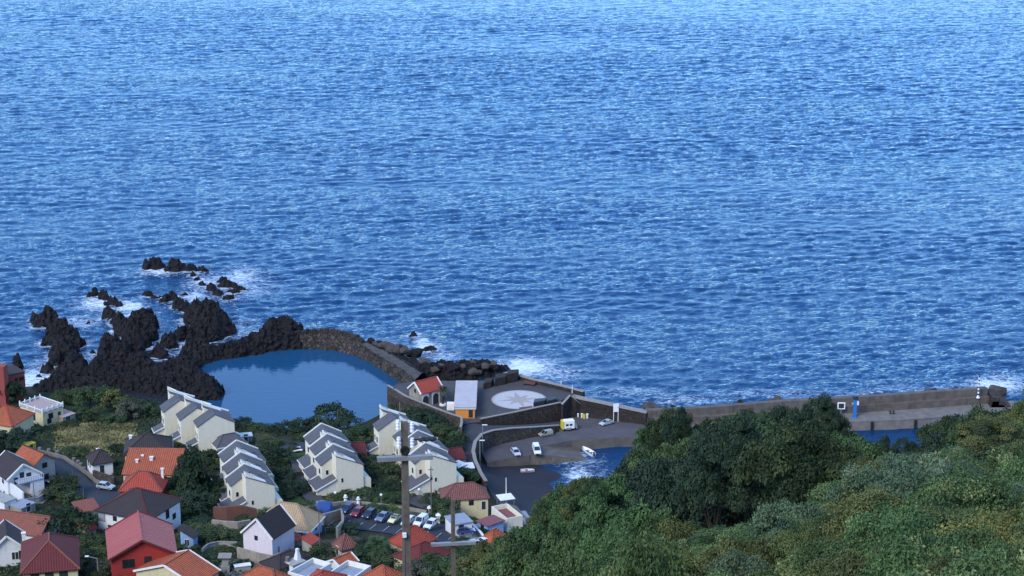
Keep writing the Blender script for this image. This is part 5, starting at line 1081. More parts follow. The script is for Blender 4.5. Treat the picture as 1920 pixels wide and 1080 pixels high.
ground_wall('white_garden_wall', 'tall whitewashed wall stepping down beside the white gabled house', [(-30,905),(0,915),(25,932),(45,948)], 2.6, .3, M['white_wall'])
ground_wall('garden_wall', 'grey retaining wall above the parking lot', [(600,952),(660,946),(740,955),(800,965)], .8, .3, M['old_wall'])
ground_wall('ruined_wall', 'crumbling wall stained brick red below the front cream terrace unit', [(402,975),(430,978),(482,976)], [2.6,3.1,2.9,3.3,2.4], .6, M['brick_ruin'])
ground_wall('ruined_wall', 'lower crumbling brown wall in front of the brick red one', [(398,990),(440,995),(470,990)], 1.6, .5, M['old_wall'])
ground_wall('terrace_wall', 'brown plastered retaining wall under the tall pinkish house', [(446,1046),(480,1056),(510,1063),(530,1056)], 2.0, .35, M['old_wall'])
ground_wall('terrace_wall', 'dark retaining wall with rail left of the pinkish house', [(380,1045),(395,1030),(445,1032)], 1.4, .25, M['grey_wall'], cap=M['coping'])
ground_wall('stone_wall', 'rough brown stone wall below the little white house', [(176,898),(195,904),(216,912)], 1.8, .5, M['rough_wall'])
ground_wall('stone_wall', 'old stone garden wall right of the pale blue house', [(605,985),(640,975),(645,995),(632,1010)], 2.2, .4, M['old_wall'])
ground_wall('beach_wall', 'pale wall edging the black beach beside the cream buildings', [(925,962),(945,955),(968,962),(990,985),(1002,1000)], 1.4, .3, M['pale_concrete'])
ground_wall('terrace_rail_wall', 'stepped pale wall with double rails by the white shed', [(885,992),(905,1012),(912,1030)], 1.0, .3, M['pale_concrete'], cap=M['white_trim'])
ground_wall('lane_wall', 'blue grey lane wall leading down to the black beach', [(978,968),(990,985),(992,1004)], 1.1, 1.6, M['grey_flat'])
ground_wall('balcony_wall', 'grey wall with pale rail below the white gabled house', [(48,948),(70,946),(95,930)], 1.1, .25, M['grey_wall'], cap=M['coping'])
ground_wall('pergola_wall', 'reddish stone wall between the two cream terraces', [(530,900),(548,895),(575,892)], 1.0, .4, M['rough_wall'])
def grass_mat(name, c1, c2):
    m, n, l, b = nodes(name); tc = N(n, 'ShaderNodeTexCoord'); a_ = N(n, 'ShaderNodeTexNoise', Scale=.35, Detail=10, Roughness=.8); l.new(tc.outputs['Object'], a_.inputs['Vector'])
    r = N(n, 'ShaderNodeValToRGB'); r.color_ramp.elements[0].position = .38; r.color_ramp.elements[1].position = .64; r.color_ramp.elements[0].color = (*c2, 1); r.color_ramp.elements[1].color = (*c1, 1)
    l.new(a_.outputs['Fac'], r.inputs[0]); l.new(r.outputs[0], b.inputs['Base Color']); b.inputs['Roughness'].default_value = .95; b.inputs['Specular IOR Level'].default_value = .1
    bp = N(n, 'ShaderNodeBump', Strength=1, Distance=.4); l.new(a_.outputs['Fac'], bp.inputs['Height']); l.new(bp.outputs[0], b.inputs['Normal']); return m
M['dry_grass'] = grass_mat('dry_grass', (.17,.155,.065), (.045,.055,.025)); M['lawn'] = grass_mat('lawn', (.05,.09,.03), (.028,.05,.02)); M['dry_bank'] = grass_mat('dry_bank', (.14,.10,.065), (.05,.055,.03)); M['earth'] = grass_mat('earth', (.10,.085,.065), (.04,.042,.03))
drape('dry_grass_plot', [(120,812),(142,800),(165,806),(190,801),(214,808),(238,806),(246,822),(236,835),(243,846),(222,846),(206,852),(190,845),(168,850),(150,838),(132,840),(118,824)], M['dry_grass'], .14)
drape('dry_bank', [(478,812),(505,812),(518,826),(512,850),(496,868),(478,848)], M['dry_bank'], .14)
drape('lawn', [(545,852),(580,850),(583,862),(550,866)], M['lawn'], .2); drape('lawn', [(528,940),(560,932),(578,945),(572,960),(540,955)], M['lawn'], .2)
drape('garden_earth', [(380,985),(480,985),(500,1010),(440,1030),(390,1020)], M['earth'], .12); drape('garden_earth', [(610,945),(760,948),(850,985),(830,1002),(640,972)], M['dry_bank'], .1)
drape('rocky_shore_earth', [(120,738),(200,732),(300,730),(380,745),(408,775),(300,765),(200,752),(125,750)], M['lava'], .25)
drape('courtyard', [(405,1055),(455,1048),(505,1066),(500,1085),(420,1085)], M['pale_concrete'], .12)
drape('courtyard', [(620,905),(690,912),(700,925),(640,932)], M['earth'], .12); drape('courtyard', [(285,838),(330,842),(345,860),(330,885),(300,860)], M['road'], .12)
drape('courtyard', [(40,915),(95,905),(110,925),(80,945),(45,945)], M['old_wall'], .12); drape('courtyard', [(835,985),(900,985),(925,1005),(905,1025),(860,1012)], M['old_wall'], .18)
drape('garden_earth', [(205,925),(240,920),(330,925),(335,940),(240,935)], M['earth'], .12); drape('garden_earth', [(590,1015),(660,1005),(700,1020),(680,1060),(610,1050)], M['earth'], .1)
# small yard things
def small(name, label, cat, px, py, build, rz=0, group=None, dz=.1):
    g_ = G(px, py); e = empty(name, (g_.x, g_.y, g_.z+dz), rz, label, cat, group); build(e); return e
def planter_(e):
    MB().box(-.7,-.4,0,.7,.4,.35).build('trough', M['white_paint'], e); MB().box(-.6,-.3,.352,.6,.3,.6).build('soil', M['bark'], e)
for k, (x, y, la) in enumerate(((629,938,'left white garden urn above the parked cars'),(648,944,'middle white garden urn above the parked cars'),(672,948,'right white garden urn above the parked cars'))):
    small('garden_urn', la, 'urn', x, y, lambda e: (MB().tube((0,0,0),(0,0,.8),.35,.3,8).build('pedestal', M['white_paint'], e), MB().tube((0,0,.803),(0,0,1.2),.2,.45,8).ball((0,0,1.45),.3,6).build('urn', M['white_paint'], e)), group='white garden urns')
def shrine(e): MB().box(-.3,-.3,0,.3,.3,1.6).build('post', M['white_paint'], e); MB().face([(-.5,-.5,1.6),(.5,-.5,1.6),(0,0,2.1)]).face([(.5,-.5,1.6),(.5,.5,1.6),(0,0,2.1)]).face([(.5,.5,1.6),(-.5,.5,1.6),(0,0,2.1)]).face([(-.5,.5,1.6),(-.5,-.5,1.6),(0,0,2.1)]).build('cap', M['white_trim'], e)
small('gate_pillar', 'white capped pillar on the corner of the parking lot', 'pillar', 822, 982, shrine)
small('gate_pillar', 'white capped pillar by the slender wooden pole', 'pillar', 806, 968, shrine)
def sunbeds(e):
    MB().box(-1.2,-.3,.3,.8,.3,.38).build('bed', M['white_paint'], e)
    for sx in (-1,.6): MB().box(sx,-.25,0,sx+.08,.25,.298).build('leg', M['white_paint'], e)
small('sun_lounger', 'upper white sun lounger by the pool path', 'sun lounger', 556, 843, sunbeds, .4); small('sun_lounger', 'lower white sun lounger by the pool path', 'sun lounger', 560, 848, sunbeds, .4)
def tarp(e):
    MB().hexa([(-1.6,-2,0),(1.6,-2,0),(1.6,2,0),(-1.6,2,0),(-1.3,-1.6,1.5),(1.2,-1.8,1.4),(1.2,1.6,1.6),(-1.2,1.7,1.5)]).build('cover', M['blue_tarp'], e)
small('covered_trailer', 'blue tarpaulin covered trailer at the end of the parked cars', 'trailer', 608, 962, lambda e: (tarp(e), MB().bar((0,-2,.4),(0,-3.2,.4),.12).build('drawbar', M['steel'], e)))
def roofy(e): MB().slab([(-1.6,-1.2,2.1),(1.6,-1.2,2.0),(1.6,1.2,2.3),(-1.6,1.2,2.4)],.1).build('canopy', M['white_trim'], e); [MB().bar((x,y,0),(x,y,2.0),.1).build('post', M['steel'], e) for x in (-1.4,1.4) for y in (-1,1)]
small('canopy', 'white sloping canopy beside the harbour road bend', 'canopy', 874, 893, roofy, .2); small('canopy', 'narrow pale canopy left of the white one by the road bend', 'canopy', 859, 890, roofy, .9)
small('canopy', 'white scalloped awning on the beach wall behind the cream house', 'awning', 948, 952, roofy, .4)
def barbecue(e):
    MB().box(-.7,-.5,0,.7,.5,1.0).build('hearth', M['grey_wall'], e); MB().box(-.5,-.3,1.003,.5,.4,2.6).build('flue', M['grey_wall'], e); MB().slab([(-1.1,-.8,2.75),(1.1,-.8,2.75),(1.1,.8,2.95),(-1.1,.8,2.95)],.12).build('hood', M['coping'], e)
small('outdoor_oven', 'dark outdoor oven with a pale double slab hood below the pinkish house', 'oven', 423, 1072, barbecue)
def sink(e): MB().box(-1.3,-.5,0,1.3,.5,1.0).build('counter', M['grey_wall'], e); MB().box(-1.4,-.6,1.003,1.4,.6,1.12).build('worktop', M['white_trim'], e)
small('outdoor_sink', 'grey counter with a white worktop next to the outdoor oven', 'counter', 455, 1072, sink, .3)
def pick(e): MB().box(-2,-.9,.3,2,.9,.7).build('stack', M['wood'], e); MB().box(-2.1,-1,0,2.1,1,.298).build('base', M['steel'], e)
small('timber_stack', 'stack of dark timber under bushes by the blue road', 'timber stack', 90, 925, pick, .5)
# ================================================================ VEHICLES
PAINT = {}
def paint(c, metal=0.0):
    if c not in PAINT:
        m, n, l, b = nodes('car_paint'); b.inputs['Base Color'].default_value = (*c, 1); b.inputs['Roughness'].default_value = .28; b.inputs['Metallic'].default_value = metal; b.inputs['Coat Weight'].default_value = .4; PAINT[c] = m
    return PAINT[c]
LAMP = mat('headlight_glass', (.6,.62,.64), rough=.15); TAIL = mat('tail_light', (.25,.02,.02), rough=.3)
PROF = {'hatch': ([(-2.0,.35),(-2.05,.75),(-1.9,.98),(1.0,.95),(1.75,.80),(2.05,.62),(2.05,.32)], [(-1.9,.98),(-1.45,1.46),(.15,1.48),(1.0,.95)], 1.72),
 'saloon': ([(-2.2,.35),(-2.25,.85),(-1.9,.95),(1.05,.93),(1.9,.78),(2.2,.6),(2.2,.32)], [(-1.75,.95),(-1.1,1.42),(.2,1.44),(1.05,.93)], 1.75),
 'van': ([(-2.3,.35),(-2.35,1.0),(-2.3,1.1),(1.5,1.1),(2.2,.95),(2.4,.65),(2.4,.35)], [(-2.3,1.1),(-2.2,2.0),(.9,2.0),(1.5,1.1)], 1.85),
 'small_van': ([(-2.1,.35),(-2.15,.9),(-2.1,1.05),(1.2,1.02),(1.8,.85),(2.1,.62),(2.1,.32)], [(-2.1,1.05),(-2.0,1.75),(.4,1.75),(1.2,1.02)], 1.75),
 'beetle': ([(-1.9,.4),(-1.95,.7),(-1.3,1.0),(.7,.98),(1.5,.9),(1.95,.6),(1.9,.38)], [(-1.3,1.0),(-.9,1.4),(-.1,1.48),(.35,1.38),(.7,.98)], 1.5)}
def car(label, px, py, hd, kind, c, group=None, base=None, metal=0.0, name='parked_car', cat='car', sc=.85):
    """hd: heading of the bonnet, world direction"""
    if base is None: g_ = G(px, py); z_ = max(float(H(g_.x+dx_, g_.y+dy_)) for dx_ in (-1.5,0,1.5) for dy_ in (-1.8,0,1.8))+.16; loc = (g_.x, g_.y, z_)
    else: g_ = P(px, py, base); loc = (g_.x, g_.y, base)
    th = math.atan2(hd[1], hd[0]); e = empty(name, loc, th, label, cat, group); e.scale = (sc, sc, sc); lo, up, wd = PROF[kind]; pm = paint(c, metal)
    b_ = MB(); W = wd/2
    for (i, s) in ((0, -1), (1, 1)): b_.face([(x, s*W*(.96 if z < .5 else 1), z) for x, z in (lo if s > 0 else lo[::-1])])
    for i in range(len(lo)):
        j = (i+1) % len(lo); f0 = .96 if lo[i][1] < .5 else 1; f1 = .96 if lo[j][1] < .5 else 1
        b_.face([(lo[i][0], -W*f0, lo[i][1]), (lo[i][0], W*f0, lo[i][1]), (lo[j][0], W*f1, lo[j][1]), (lo[j][0], -W*f1, lo[j][1])])
    # roof panel and pillars
    t0, t1 = up[1], up[-2]; wr = W*.78; rf_ = [(t0[0]-.02, -wr, t0[1]+.012), (t1[0]+.02, -wr, t1[1]+.012), (t1[0]+.02, wr, t1[1]+.012), (t0[0]-.02, wr, t0[1]+.012)]
    b_.slab(rf_, .05)
    for s in (-1, 1):
        for (a_, c_) in ((up[0], up[1]), (up[-1], up[-2])): b_.bar((a_[0], s*W*.93, a_[1]), (c_[0], s*wr, c_[1]), .09)
        if kind in ('van', 'small_van'): b_.hexa([(up[0][0]-.03, s*(W*.95), up[0][1]-.02), (-.1, s*(W*.95), up[0][1]-.02), (-.1, s*(W*.90), up[0][1]), (up[0][0]-.03, s*(W*.90), up[0][1]), (up[1][0]-.02, s*(wr+.03), up[1][1]), (-.1, s*(wr+.03), up[1][1]), (-.1, s*wr, up[1][1]), (up[1][0]-.02, s*wr, up[1][1])])
        else: b_.bar((-.25, s*W*.93, up[0][1]-.02), (-.3, s*wr, up[1][1]), .09)
    b_.build('body', pm, e, bevel=.05)
    g = MB(); Wg = W*.915
    for s in (-1, 1): g.face([(x, s*(Wg if k in (0, len(up)-1) else wr-.015), z) for k, (x, z) in enumerate(up if s > 0 else up[::-1])])
    for k in range(len(up)-1):
        wa = Wg if k == 0 else wr-.015; wb = Wg if k+1 == len(up)-1 else wr-.015
        g.face([(up[k][0], -wa, up[k][1]), (up[k][0], wa, up[k][1]), (up[k+1][0], wb, up[k+1][1]), (up[k+1][0], -wb, up[k+1][1])])
    g.build('windows', M['glass'], e)
    ax = lo[-1][0]*.64
    for sx in (-1, 1):
        for s in (-1, 1):
            x = sx*ax; w_ = MB().tube((x, s*(W-.2), .32), (x, s*(W+.01), .32), .32, n=14).build('wheel', M['rubber'], e)
            MB().tube((x, s*(W+.011), .32), (x, s*(W+.025), .32), .19, n=10).build('rim', M['steel'], w_)
    xf = lo[-2][0]; xb = lo[0][0]
    for s in (-1, 1):
        MB().box(xf-.12, s*W*.74-.17, .58, xf+.012, s*W*.74+.17, .74).build('headlight', LAMP, e); MB().box(xb-.06, s*W*.8-.12, .68, xb+.05, s*W*.8+.12, .9).build('tail_light', TAIL, e)
    MB().box(xf-.05,-.5,.36,xf+.02,.5,.54).build('grille', M['dark_paint'], e)
    return e
PK = 'cars parked in a row in the village lot'; hd = (-.42, -.91); hd2 = (.42,.91)
car('dark blue hatchback first from the left in the row of parked cars', 651, 963, hd, 'hatch', (.012,.02,.09), PK)
car('dark red hatchback second from the left in the parked row', 671, 969, hd, 'hatch', (.19,.012,.02), PK)
car('navy estate between the red and the grey blue parked cars', 693, 972, hd, 'hatch', (.015,.015,.05), PK)
car('grey blue saloon beside the pale yellow car', 718, 978, hd, 'saloon', (.12,.17,.26), PK)
car('pale yellow rounded car in the parked row', 740, 983, hd, 'beetle', (.62,.62,.32), PK)
car('white hatchback half behind the near pole', 766, 987, hd, 'hatch', (.6,.62,.64), PK)
car('white panel van parked in the row', 789, 988, hd, 'small_van', (.62,.64,.68), PK, name='parked_van', cat='van')
car('white hatchback last in the row, beside the white van', 808, 994, hd, 'hatch', (.6,.63,.67), PK)
car('small dark blue car beside the white shed', 873, 1008, (.95,.2), 'hatch', (.03,.05,.2))
car('grey car with a white bonnet half under trees', 884, 1033, (-.8,-.5), 'saloon', (.35,.37,.4))
car('white car partly hidden by the olive green tree', 905, 1029, (-.8,-.5), 'hatch', (.66,.67,.68))
car('silver grey car alone on the blue village road', 199, 921, (.93,-.35), 'hatch', (.34,.39,.44))
car('dark car under the white gabled house', 85, 917, (.8,.4), 'hatch', (.06,.065,.07))
car('white high roofed van parked on the lower yard', 1006, 848, (.12,-.99), 'van', (.68,.69,.70), base=YZ+.01, sc=.8, name='parked_van', cat='van')
car('small pale car left of the white van on the lower yard', 967, 852, (.3,-.95), 'hatch', (.42,.45,.5), base=YZ+.01, sc=.8)
car('old beige jeep by the rough stone parapet', 1023, 817, (-.9,-.42), 'small_van', (.26,.27,.24), base=YZ+.01, sc=.72)
car('silver estate car alone near the white board', 1137, 796, (-.8,-.6), 'saloon', (.42,.46,.5), base=YZ+.01, sc=.75)
# camper truck, yellow rear, white box
p = P(1063, 806, YZ)
tr = empty('camper_truck', (p.x, p.y, YZ+.01), math.radians(14), 'boxy white camper truck with a bright yellow back end', 'truck')
tr.scale = (.78, .78, .85)
MB().box(-1.0,-1.0,.55,1.95,1.0,2.7).build('box_body', M['white_paint'], tr, bevel=.08)
MB().box(-1.6,-1.02,.5,-1.003,1.02,2.62).build('yellow_back', M['yellow_paint'], tr, bevel=.06)
MB().hexa([(1.953,-.9,.45),(2.9,-.85,.45),(2.9,.85,.45),(1.953,.9,.45),(1.953,-.85,1.9),(2.5,-.78,1.85),(2.5,.78,1.85),(1.953,.85,1.9)]).build('cab', M['steel'], tr)
for x0 in (-.6, .5): MB().box(x0,-1.03,1.35,x0+.8,-1.003,1.9).build('window', M['glass'], tr)
MB().box(-.6,-1.35,.45,.9,-1.04,.9).build('side_step', M['steel'], tr)
for x in (-.9, 2.1):
    for s in (-1, 1): MB().tube((x, s*.75, .36), (x, s*1.0, .36), .36, n=14).build('wheel', M['rubber'], tr)
# ================================================================ POLES, LAMPS, WIRES
def concrete_pole(px, py_top, Y, w0, label, arm_y, arm_px, ins=True, hang=True, taper=.007):
    t_ = D(px, py_top, Y); zb = float(H(t_.x, Y))-1; L_ = t_.z-zb
    e = empty('utility_pole', (t_.x, Y, zb), .12, label, 'utility pole'); m_ = MB(); wt = w0/2; wb = wt+taper*L_
    # H section: two flanges and a thinner web, with bridges
    for s in (-1, 1): m_.hexa([(s*wb-.05,-wb*.8,0),(s*wb+.05,-wb*.8,0),(s*wb+.05,wb*.8,0),(s*wb-.05,wb*.8,0),(s*wt-.04,-wt*.8,L_),(s*wt+.04,-wt*.8,L_),(s*wt+.04,wt*.8,L_),(s*wt-.04,wt*.8,L_)])
    m_.hexa([(-wb+.051,-.06,0),(wb-.051,-.06,0),(wb-.051,.06,0),(-wb+.051,.06,0),(-wt+.041,-.05,L_),(wt-.041,-.05,L_),(wt-.041,.05,L_),(-wt+.041,.05,L_)])
    m_.build('shaft', M['pole_concrete'], e)
    br_ = MB(); z_ = L_-3.2
    full = MB().box(-wt-.05,-wt,L_-2.9,wt+.05,wt,L_+.02).build('head_block', M['pole_concrete'], e)
    while z_ > 1:
        q_ = wt+taper*(L_-z_); br_.box(-q_-.052,-q_*.84,z_-.06,q_+.052,q_*.84,z_+.06); z_ -= 2.6
    br_.build('bridges', M['pole_concrete'], e)
    za = D(px, arm_y, Y).z-zb; half = arm_px/2
    a_ = MB().box(-half,-wt-.16,za-.05,half,-wt-.06,za+.09).box(-half,wt+.06,za-.09,half,wt+.14,za-.0); a_.build('crossarm', M['steel'], e)
    if ins:
        for x, z in ((-.22, za+1.35), (.24, za+1.25), (-.2, za+.75), (.24, za+.7)):
            i_ = MB().tube((x,-.12,z-.34),(x,-.12,z),.06,.06,8)
            for k in range(3): i_.tube((x,-.12,z-.3+k*.11),(x,-.12,z-.25+k*.11),.075,.055,8)
            i_.build('insulator', M['white_paint'], e)
        c_ = MB()
        for k in range(6): c_.ball((.52+.09*k, -.1, za+.62+.03*(k % 2)), .085, 6)
        c_.bar((.2,-.1,za+.66),(.5,-.1,za+.63),.05).build('cable_clamp', M['dark_paint'], e)
        rg_ = MB(); 
        for k in range(12):
            t0, t1 = 2*math.pi*k/12, 2*math.pi*(k+1)/12; rg_.bar((.13*math.cos(t0),-wt-.08,za+.28+.13*math.sin(t0)),(.13*math.cos(t1),-wt-.08,za+.28+.13*math.sin(t1)),.06)
        rg_.ball((0,-wt-.06,za+.28),.04,6).build('ring_bracket', M['rubber'], e)
        MB().box(-.13,-wt-.14,D(px, 1001, Y).z-zb-.05,-.0,-wt-.02,D(px, 1001, Y).z-zb+.09).build('marker_plate', M['white_paint'], e)
        MB().bar((-.14,0,L_),(-.14,0,L_+.7),.02).build('tip_rod', M['steel'], e)
    return e, zb, L_
pole1 = concrete_pole(758, 792, 62, .12, 'big near concrete utility pole with a steel crossarm and white insulators', 857, 1.82)
pole2 = concrete_pole(849, 936, 84, .08, 'second concrete utility pole lower down with a bare crossarm', 1018, 2.0, ins=False)
def thin_pole(label, px, py0, py1, w_, m_, arm=False, group=None):
    g_ = G(px, py1); h_ = z_at(g_.x, g_.y, py0)-g_.z; e = empty('slim_pole', g_, 0, label, 'pole', group); MB().tube((0,0,0),(0,0,h_),w_,w_*.7,8).build('shaft', m_, e)
    if arm: MB().bar((-.5,0,h_-.6),(.5,0,h_-.6),.1).bar((-.2,0,h_-1.8),(.25,0,h_-1.8),.1).box(-.15,-.15,h_-2.6,.3,.15,h_-2.1).build('brackets', M['dark_paint'], e)
    return e
thin_pole('slender wooden pole with dark brackets in front of the right terrace', 809, 875, 975, .13, M['wood'], True)
thin_pole('thin pale mast standing on the edge of the black beach', 949, 896, 948, .11, M['white_trim'])
thin_pole('thin pole rising beside the middle terrace shrubs', 634, 768, 812, .09, M['wood'])
thin_pole('slim grey pole on the garden slope behind the pale blue house', 600, 955, 1040, .09, M['wood'])
thin_pole('slim grey pole in the lower left by the balcony railing', 66, 905, 955, .09, M['wood'])
thin_pole('slim grey post beside the blue road, nearer one', 158, 915, 948, .08, M['wood']); thin_pole('slim grey post beside the blue road, farther one', 137, 880, 905, .08, M['wood'])
thin_pole('thin white flagpole at the corner of the upper left terrace', 325, 815, 850, .1, M['white_trim'])
p = P(731, 745, PZ-.2); e = empty('shower_post', (p.x+1, p.y, PZ), 0, 'white post with a dark blue head at the pool end of the plaza', 'post'); MB().tube((0,0,0),(0,0,1.7),.08,n=6).build('shaft', M['white_paint'], e); MB().ball((0,0,1.95),.26,6).build('head', M['blue_tarp'], e)
def street_lamp(label, px, py0, py1, d):
    g_ = G(px, py1); h_ = z_at(g_.x, g_.y, py0)-g_.z; e = empty('street_lamp', g_, 0, label, 'street lamp')
    MB().tube((0,0,0),(0,0,h_),.12,.08,8).bar((0,0,h_-.1),(d*1.5,-.2,h_+.35),.1).build('pole', M['steel'], e); MB().box(min(d*1.3,d*1.9),-.35,h_+.3,max(d*1.3,d*1.9),-.05,h_+.45).build('lamp_head', M['white_paint'], e)
street_lamp('grey street lamp with a bent arm beside the maroon roofed house', 185, 1046, 1090, -1)
street_lamp('grey street lamp on the bend of the harbour road', 913, 832, 852, 1) if False else None
for x, y, la in ((715,948,'white globe garden lamp left of the near pole'),(786,938,'white globe garden lamp by the sloping path')):
    g_ = G(x, y); e = empty('garden_lamp', g_, 0, la, 'garden lamp'); MB().tube((0,0,0),(0,0,2.0),.06,n=6).build('post', M['steel'], e); MB().ball((0,0,2.2),.26,8).build('globe', M['white_paint'], e)
# lamp standards and railing round the harbour road bend
for k, (x, y) in enumerate(((905,838),(900,868))):
    p = q45((x-860)*4.5, (y-720)*4.5+60, YZ); e = empty('road_lamp', (p.x, p.y, YZ), 0, ('farther' if k == 0 else 'nearer')+' slim lamp post rising inside the bend of the road parapet', 'lamp post', 'lamp posts inside the road bend'); MB().tube((0,0,0),(0,0,6.5),.1,.07,8).build('post', M['steel'], e); MB().box(-.1,-.15,6.5,1.0,.15,6.62).build('lamp_head', M['white_trim'], e)
# railing on the beach mast wall etc.
def railing(label, px_, h=1.0, name='railing'):
    p_ = [G(*q) for q in px_]; m_ = MB()
    r_ = resample(p_, max(3, int(sum((p_[i+1]-p_[i]).length for i in range(len(p_)-1))/1.2)))
    r_ = [Vector((q[0], q[1], float(H(q[0], q[1])))) for q in r_]
    for a, b_ in zip(r_[:-1], r_[1:]):
        m_.bar(a, a+Vector((0,0,h)), .05); m_.bar(a+Vector((0,0,h)), b_+Vector((0,0,h)), .05); m_.bar(a+Vector((0,0,h*.5)), b_+Vector((0,0,h*.5)), .03)
    return tag(m_.build(name, M['steel']), label, 'railing')
railing('thin grey railing along the path beside the right terrace', [(782,925),(800,938),(815,950)])
railing('grey railing on the terrace left of the pinkish house', [(383,1040),(396,1026),(440,1028)])
railing('thin railing on the slope above the small pale hut', [(610,1000),(640,992),(660,1000)])
# ================================================================ VEGETATION
def unit(v): return v/np.linalg.norm(v, axis=-1, keepdims=True)
def leaf_quads(Pt, Nn, size, r_, aspect=.6):
    n_ = len(Pt); t = unit(np.cross(Nn, r_.normal(size=(n_, 3)))); b_ = np.cross(Nn, t)
    s = (size*r_.uniform(.6, 1.35, n_))[:, None]; t = t*s; b_ = b_*s*aspect
    V = np.stack([Pt-t, Pt-b_*.9, Pt+t, Pt+b_*.9], 1).reshape(-1, 3); return V
def crown(seed, R, Hh, nc, nl, size, shape='round', jit=.5, clump=.3, gap=.0):
    """leafy crown: nc clumps spread over an uneven dome, nl leaves each"""
    r_ = np.random.default_rng(seed); Ps, Ns, Ts = [], [], []
    for c in range(nc):
        d = unit(r_.normal(size=3)); d[2] = abs(d[2])*1.15-.38; d = unit(d)
        rad = r_.uniform(.45, 1.0)**.5
        if shape == 'cone': zc = r_.uniform(0, 1)**1.3; a = r_.uniform(0, 6.28); k = (1-zc)*.95+.06; cen = np.array([R*k*math.cos(a)*rad, R*k*math.sin(a)*rad, Hh*zc])
        elif shape == 'tall': a = r_.uniform(0, 6.28); zc = r_.uniform(0, 1); k = math.sin(math.pi*(.12+.8*zc))**.7; cen = np.array([R*k*math.cos(a)*rad, R*k*math.sin(a)*rad, Hh*zc])
        else: cen = np.array([d[0]*R*rad, d[1]*R*rad, Hh*.5+d[2]*Hh*.5*rad])
        cr_ = clump*R*r_.uniform(.6, 1.25); e_ = unit(r_.normal(size=(nl, 3))); e_[:, 2] = np.abs(e_[:, 2])*.9-.15
        q = cen+e_*cr_*r_.uniform(.45, 1.05, (nl, 1))*np.array([1, 1, .75])
        nrm = unit(e_*.9+np.array([0, 0, .55])+r_.normal(size=(nl, 3))*jit); Ps.append(q); Ns.append(nrm)
        Ts.append(np.clip(r_.uniform(.15, .85)+r_.normal(size=nl)*.13, 0, 1))
    Ps = np.concatenate(Ps); Ns = np.concatenate(Ns); Ts = np.concatenate(Ts); Ps[:, 2] = np.maximum(Ps[:, 2], .02)
    V = leaf_quads(Ps, Ns, size, r_); F = np.arange(len(V)).reshape(-1, 4)
    return V, F, np.repeat(Ts, 4)
def trunk_mesh(h, r0, seed, spread=1.6, top=None):
    r_ = random.Random(seed); m_ = MB(); p = Vector((0,0,-.2*h)); q = Vector((r_.uniform(-.06,.06), r_.uniform(-.06,.06), h*.5)); m_.tube(p, q, r0, r0*.72, 7, cap=False)
    for k in range(5):
        a = 2*math.pi*k/5+r_.uniform(-.5,.5); e_ = q+Vector((math.cos(a)*spread*r_.uniform(.5,1), math.sin(a)*spread*r_.uniform(.5,1), h*r_.uniform(.3,.5))); m_.tube(q, e_, r0*.45, r0*.12, 5, cap=False)
    return m_
LM = {
 'hay': leaf_mat('hay_leaves', (.05,.055,.022), (.20,.185,.075)),
 'wood3': leaf_mat('light_wood_leaves', (.03,.05,.02), (.085,.12,.042)),
 'wood1': leaf_mat('dark_wood_leaves', (.010,.022,.010), (.038,.066,.024)),
 'wood2': leaf_mat('mid_wood_leaves', (.016,.036,.014), (.056,.096,.032)),
 'deep': leaf_mat('deep_green_leaves', (0.0102,0.0221,0.0136), (0.0255,0.04675,0.0255)),
 'shrub1': leaf_mat('green_shrub_leaves', (.024,.050,.018), (.080,.125,.040), (.17,.18,.07), .88),
 'shrub2': leaf_mat('blue_green_shrub_leaves', (.026,.052,.030), (.075,.115,.060), (.14,.16,.09), .88), #(0.02673,0.04633,0.03208), (0.07573,0.1025,0.06415), (0.1426,0.1515,0.09801), .88),
 'yell': leaf_mat('yellow_green_shrub_leaves', (0.04356,0.0594,0.01584), (0.1188,0.1307,0.03564), (0.2218,0.1742,0.04752), .82),
 'olive': leaf_mat('olive_leaves', (0.02534,0.0396,0.01426), (0.09108,0.1069,0.03326)),
 'village': leaf_mat('garden_leaves', (.014,.028,.014), (.045,.068,.028)),
 'grey': leaf_mat('grey_green_leaves', (0.0297,0.03828,0.02772), (0.0726,0.0825,0.0594)),
}
def proto(name, V, F, T, m_): 
    me_o = raw_mesh(name, V, F, [m_], attr={'tint': T}); return me_o
first_used = {}
class Plant:
    """one kind of plant: prototype meshes, copied for each individual"""
    def __init__(s, variants, trunk=None, names=('tree', 'crown')):
        s.meshes = variants; s.trunk = trunk; s.names = names
def mesh_only(name, V, F, T, m_):
    o = raw_mesh(name, V, F, [m_], attr={'tint': T}); me = o.data; bpy.data.objects.remove(o); return me
def trunk_only(mb):
    o = mb.build('trunk', M['bark'], fixn=False); me = o.data; bpy.data.objects.remove(o); return me
def put_tree(kind, meshes, trunk, loc, s, sz, label, group=None, m_=None, name='tree', cat='tree', lift=.25):
    e = bpy.data.objects.new(name, None); e.location = loc; e.rotation_euler = (0, 0, random.uniform(0, 6.28)); C.objects.link(e); tag(e, label, cat, group)
    c = bpy.data.objects.new('crown', random.choice(meshes)); C.objects.link(c); c.parent = e; c.scale = (s, s, sz); c.location = (0, 0, lift)
    if m_: c.material_slots[0].link = 'OBJECT'; c.material_slots[0].material = m_
    if trunk: t_ = bpy.data.objects.new('trunk', trunk); C.objects.link(t_); t_.parent = e; t_.scale = (s, s, (lift+sz)*.8)
    return e
def put_bush(meshes, loc, s, sz, label, group=None, m_=None, name='bush', cat='bush'):
    c = bpy.data.objects.new(name, random.choice(meshes)); C.objects.link(c); c.location = loc; c.scale = (s, s*random.uniform(.85, 1.15), sz); c.rotation_euler = (0, 0, random.uniform(0, 6.28))
    if m_: c.material_slots[0].link = 'OBJECT'; c.material_slots[0].material = m_
    return tag(c, label, cat, group)
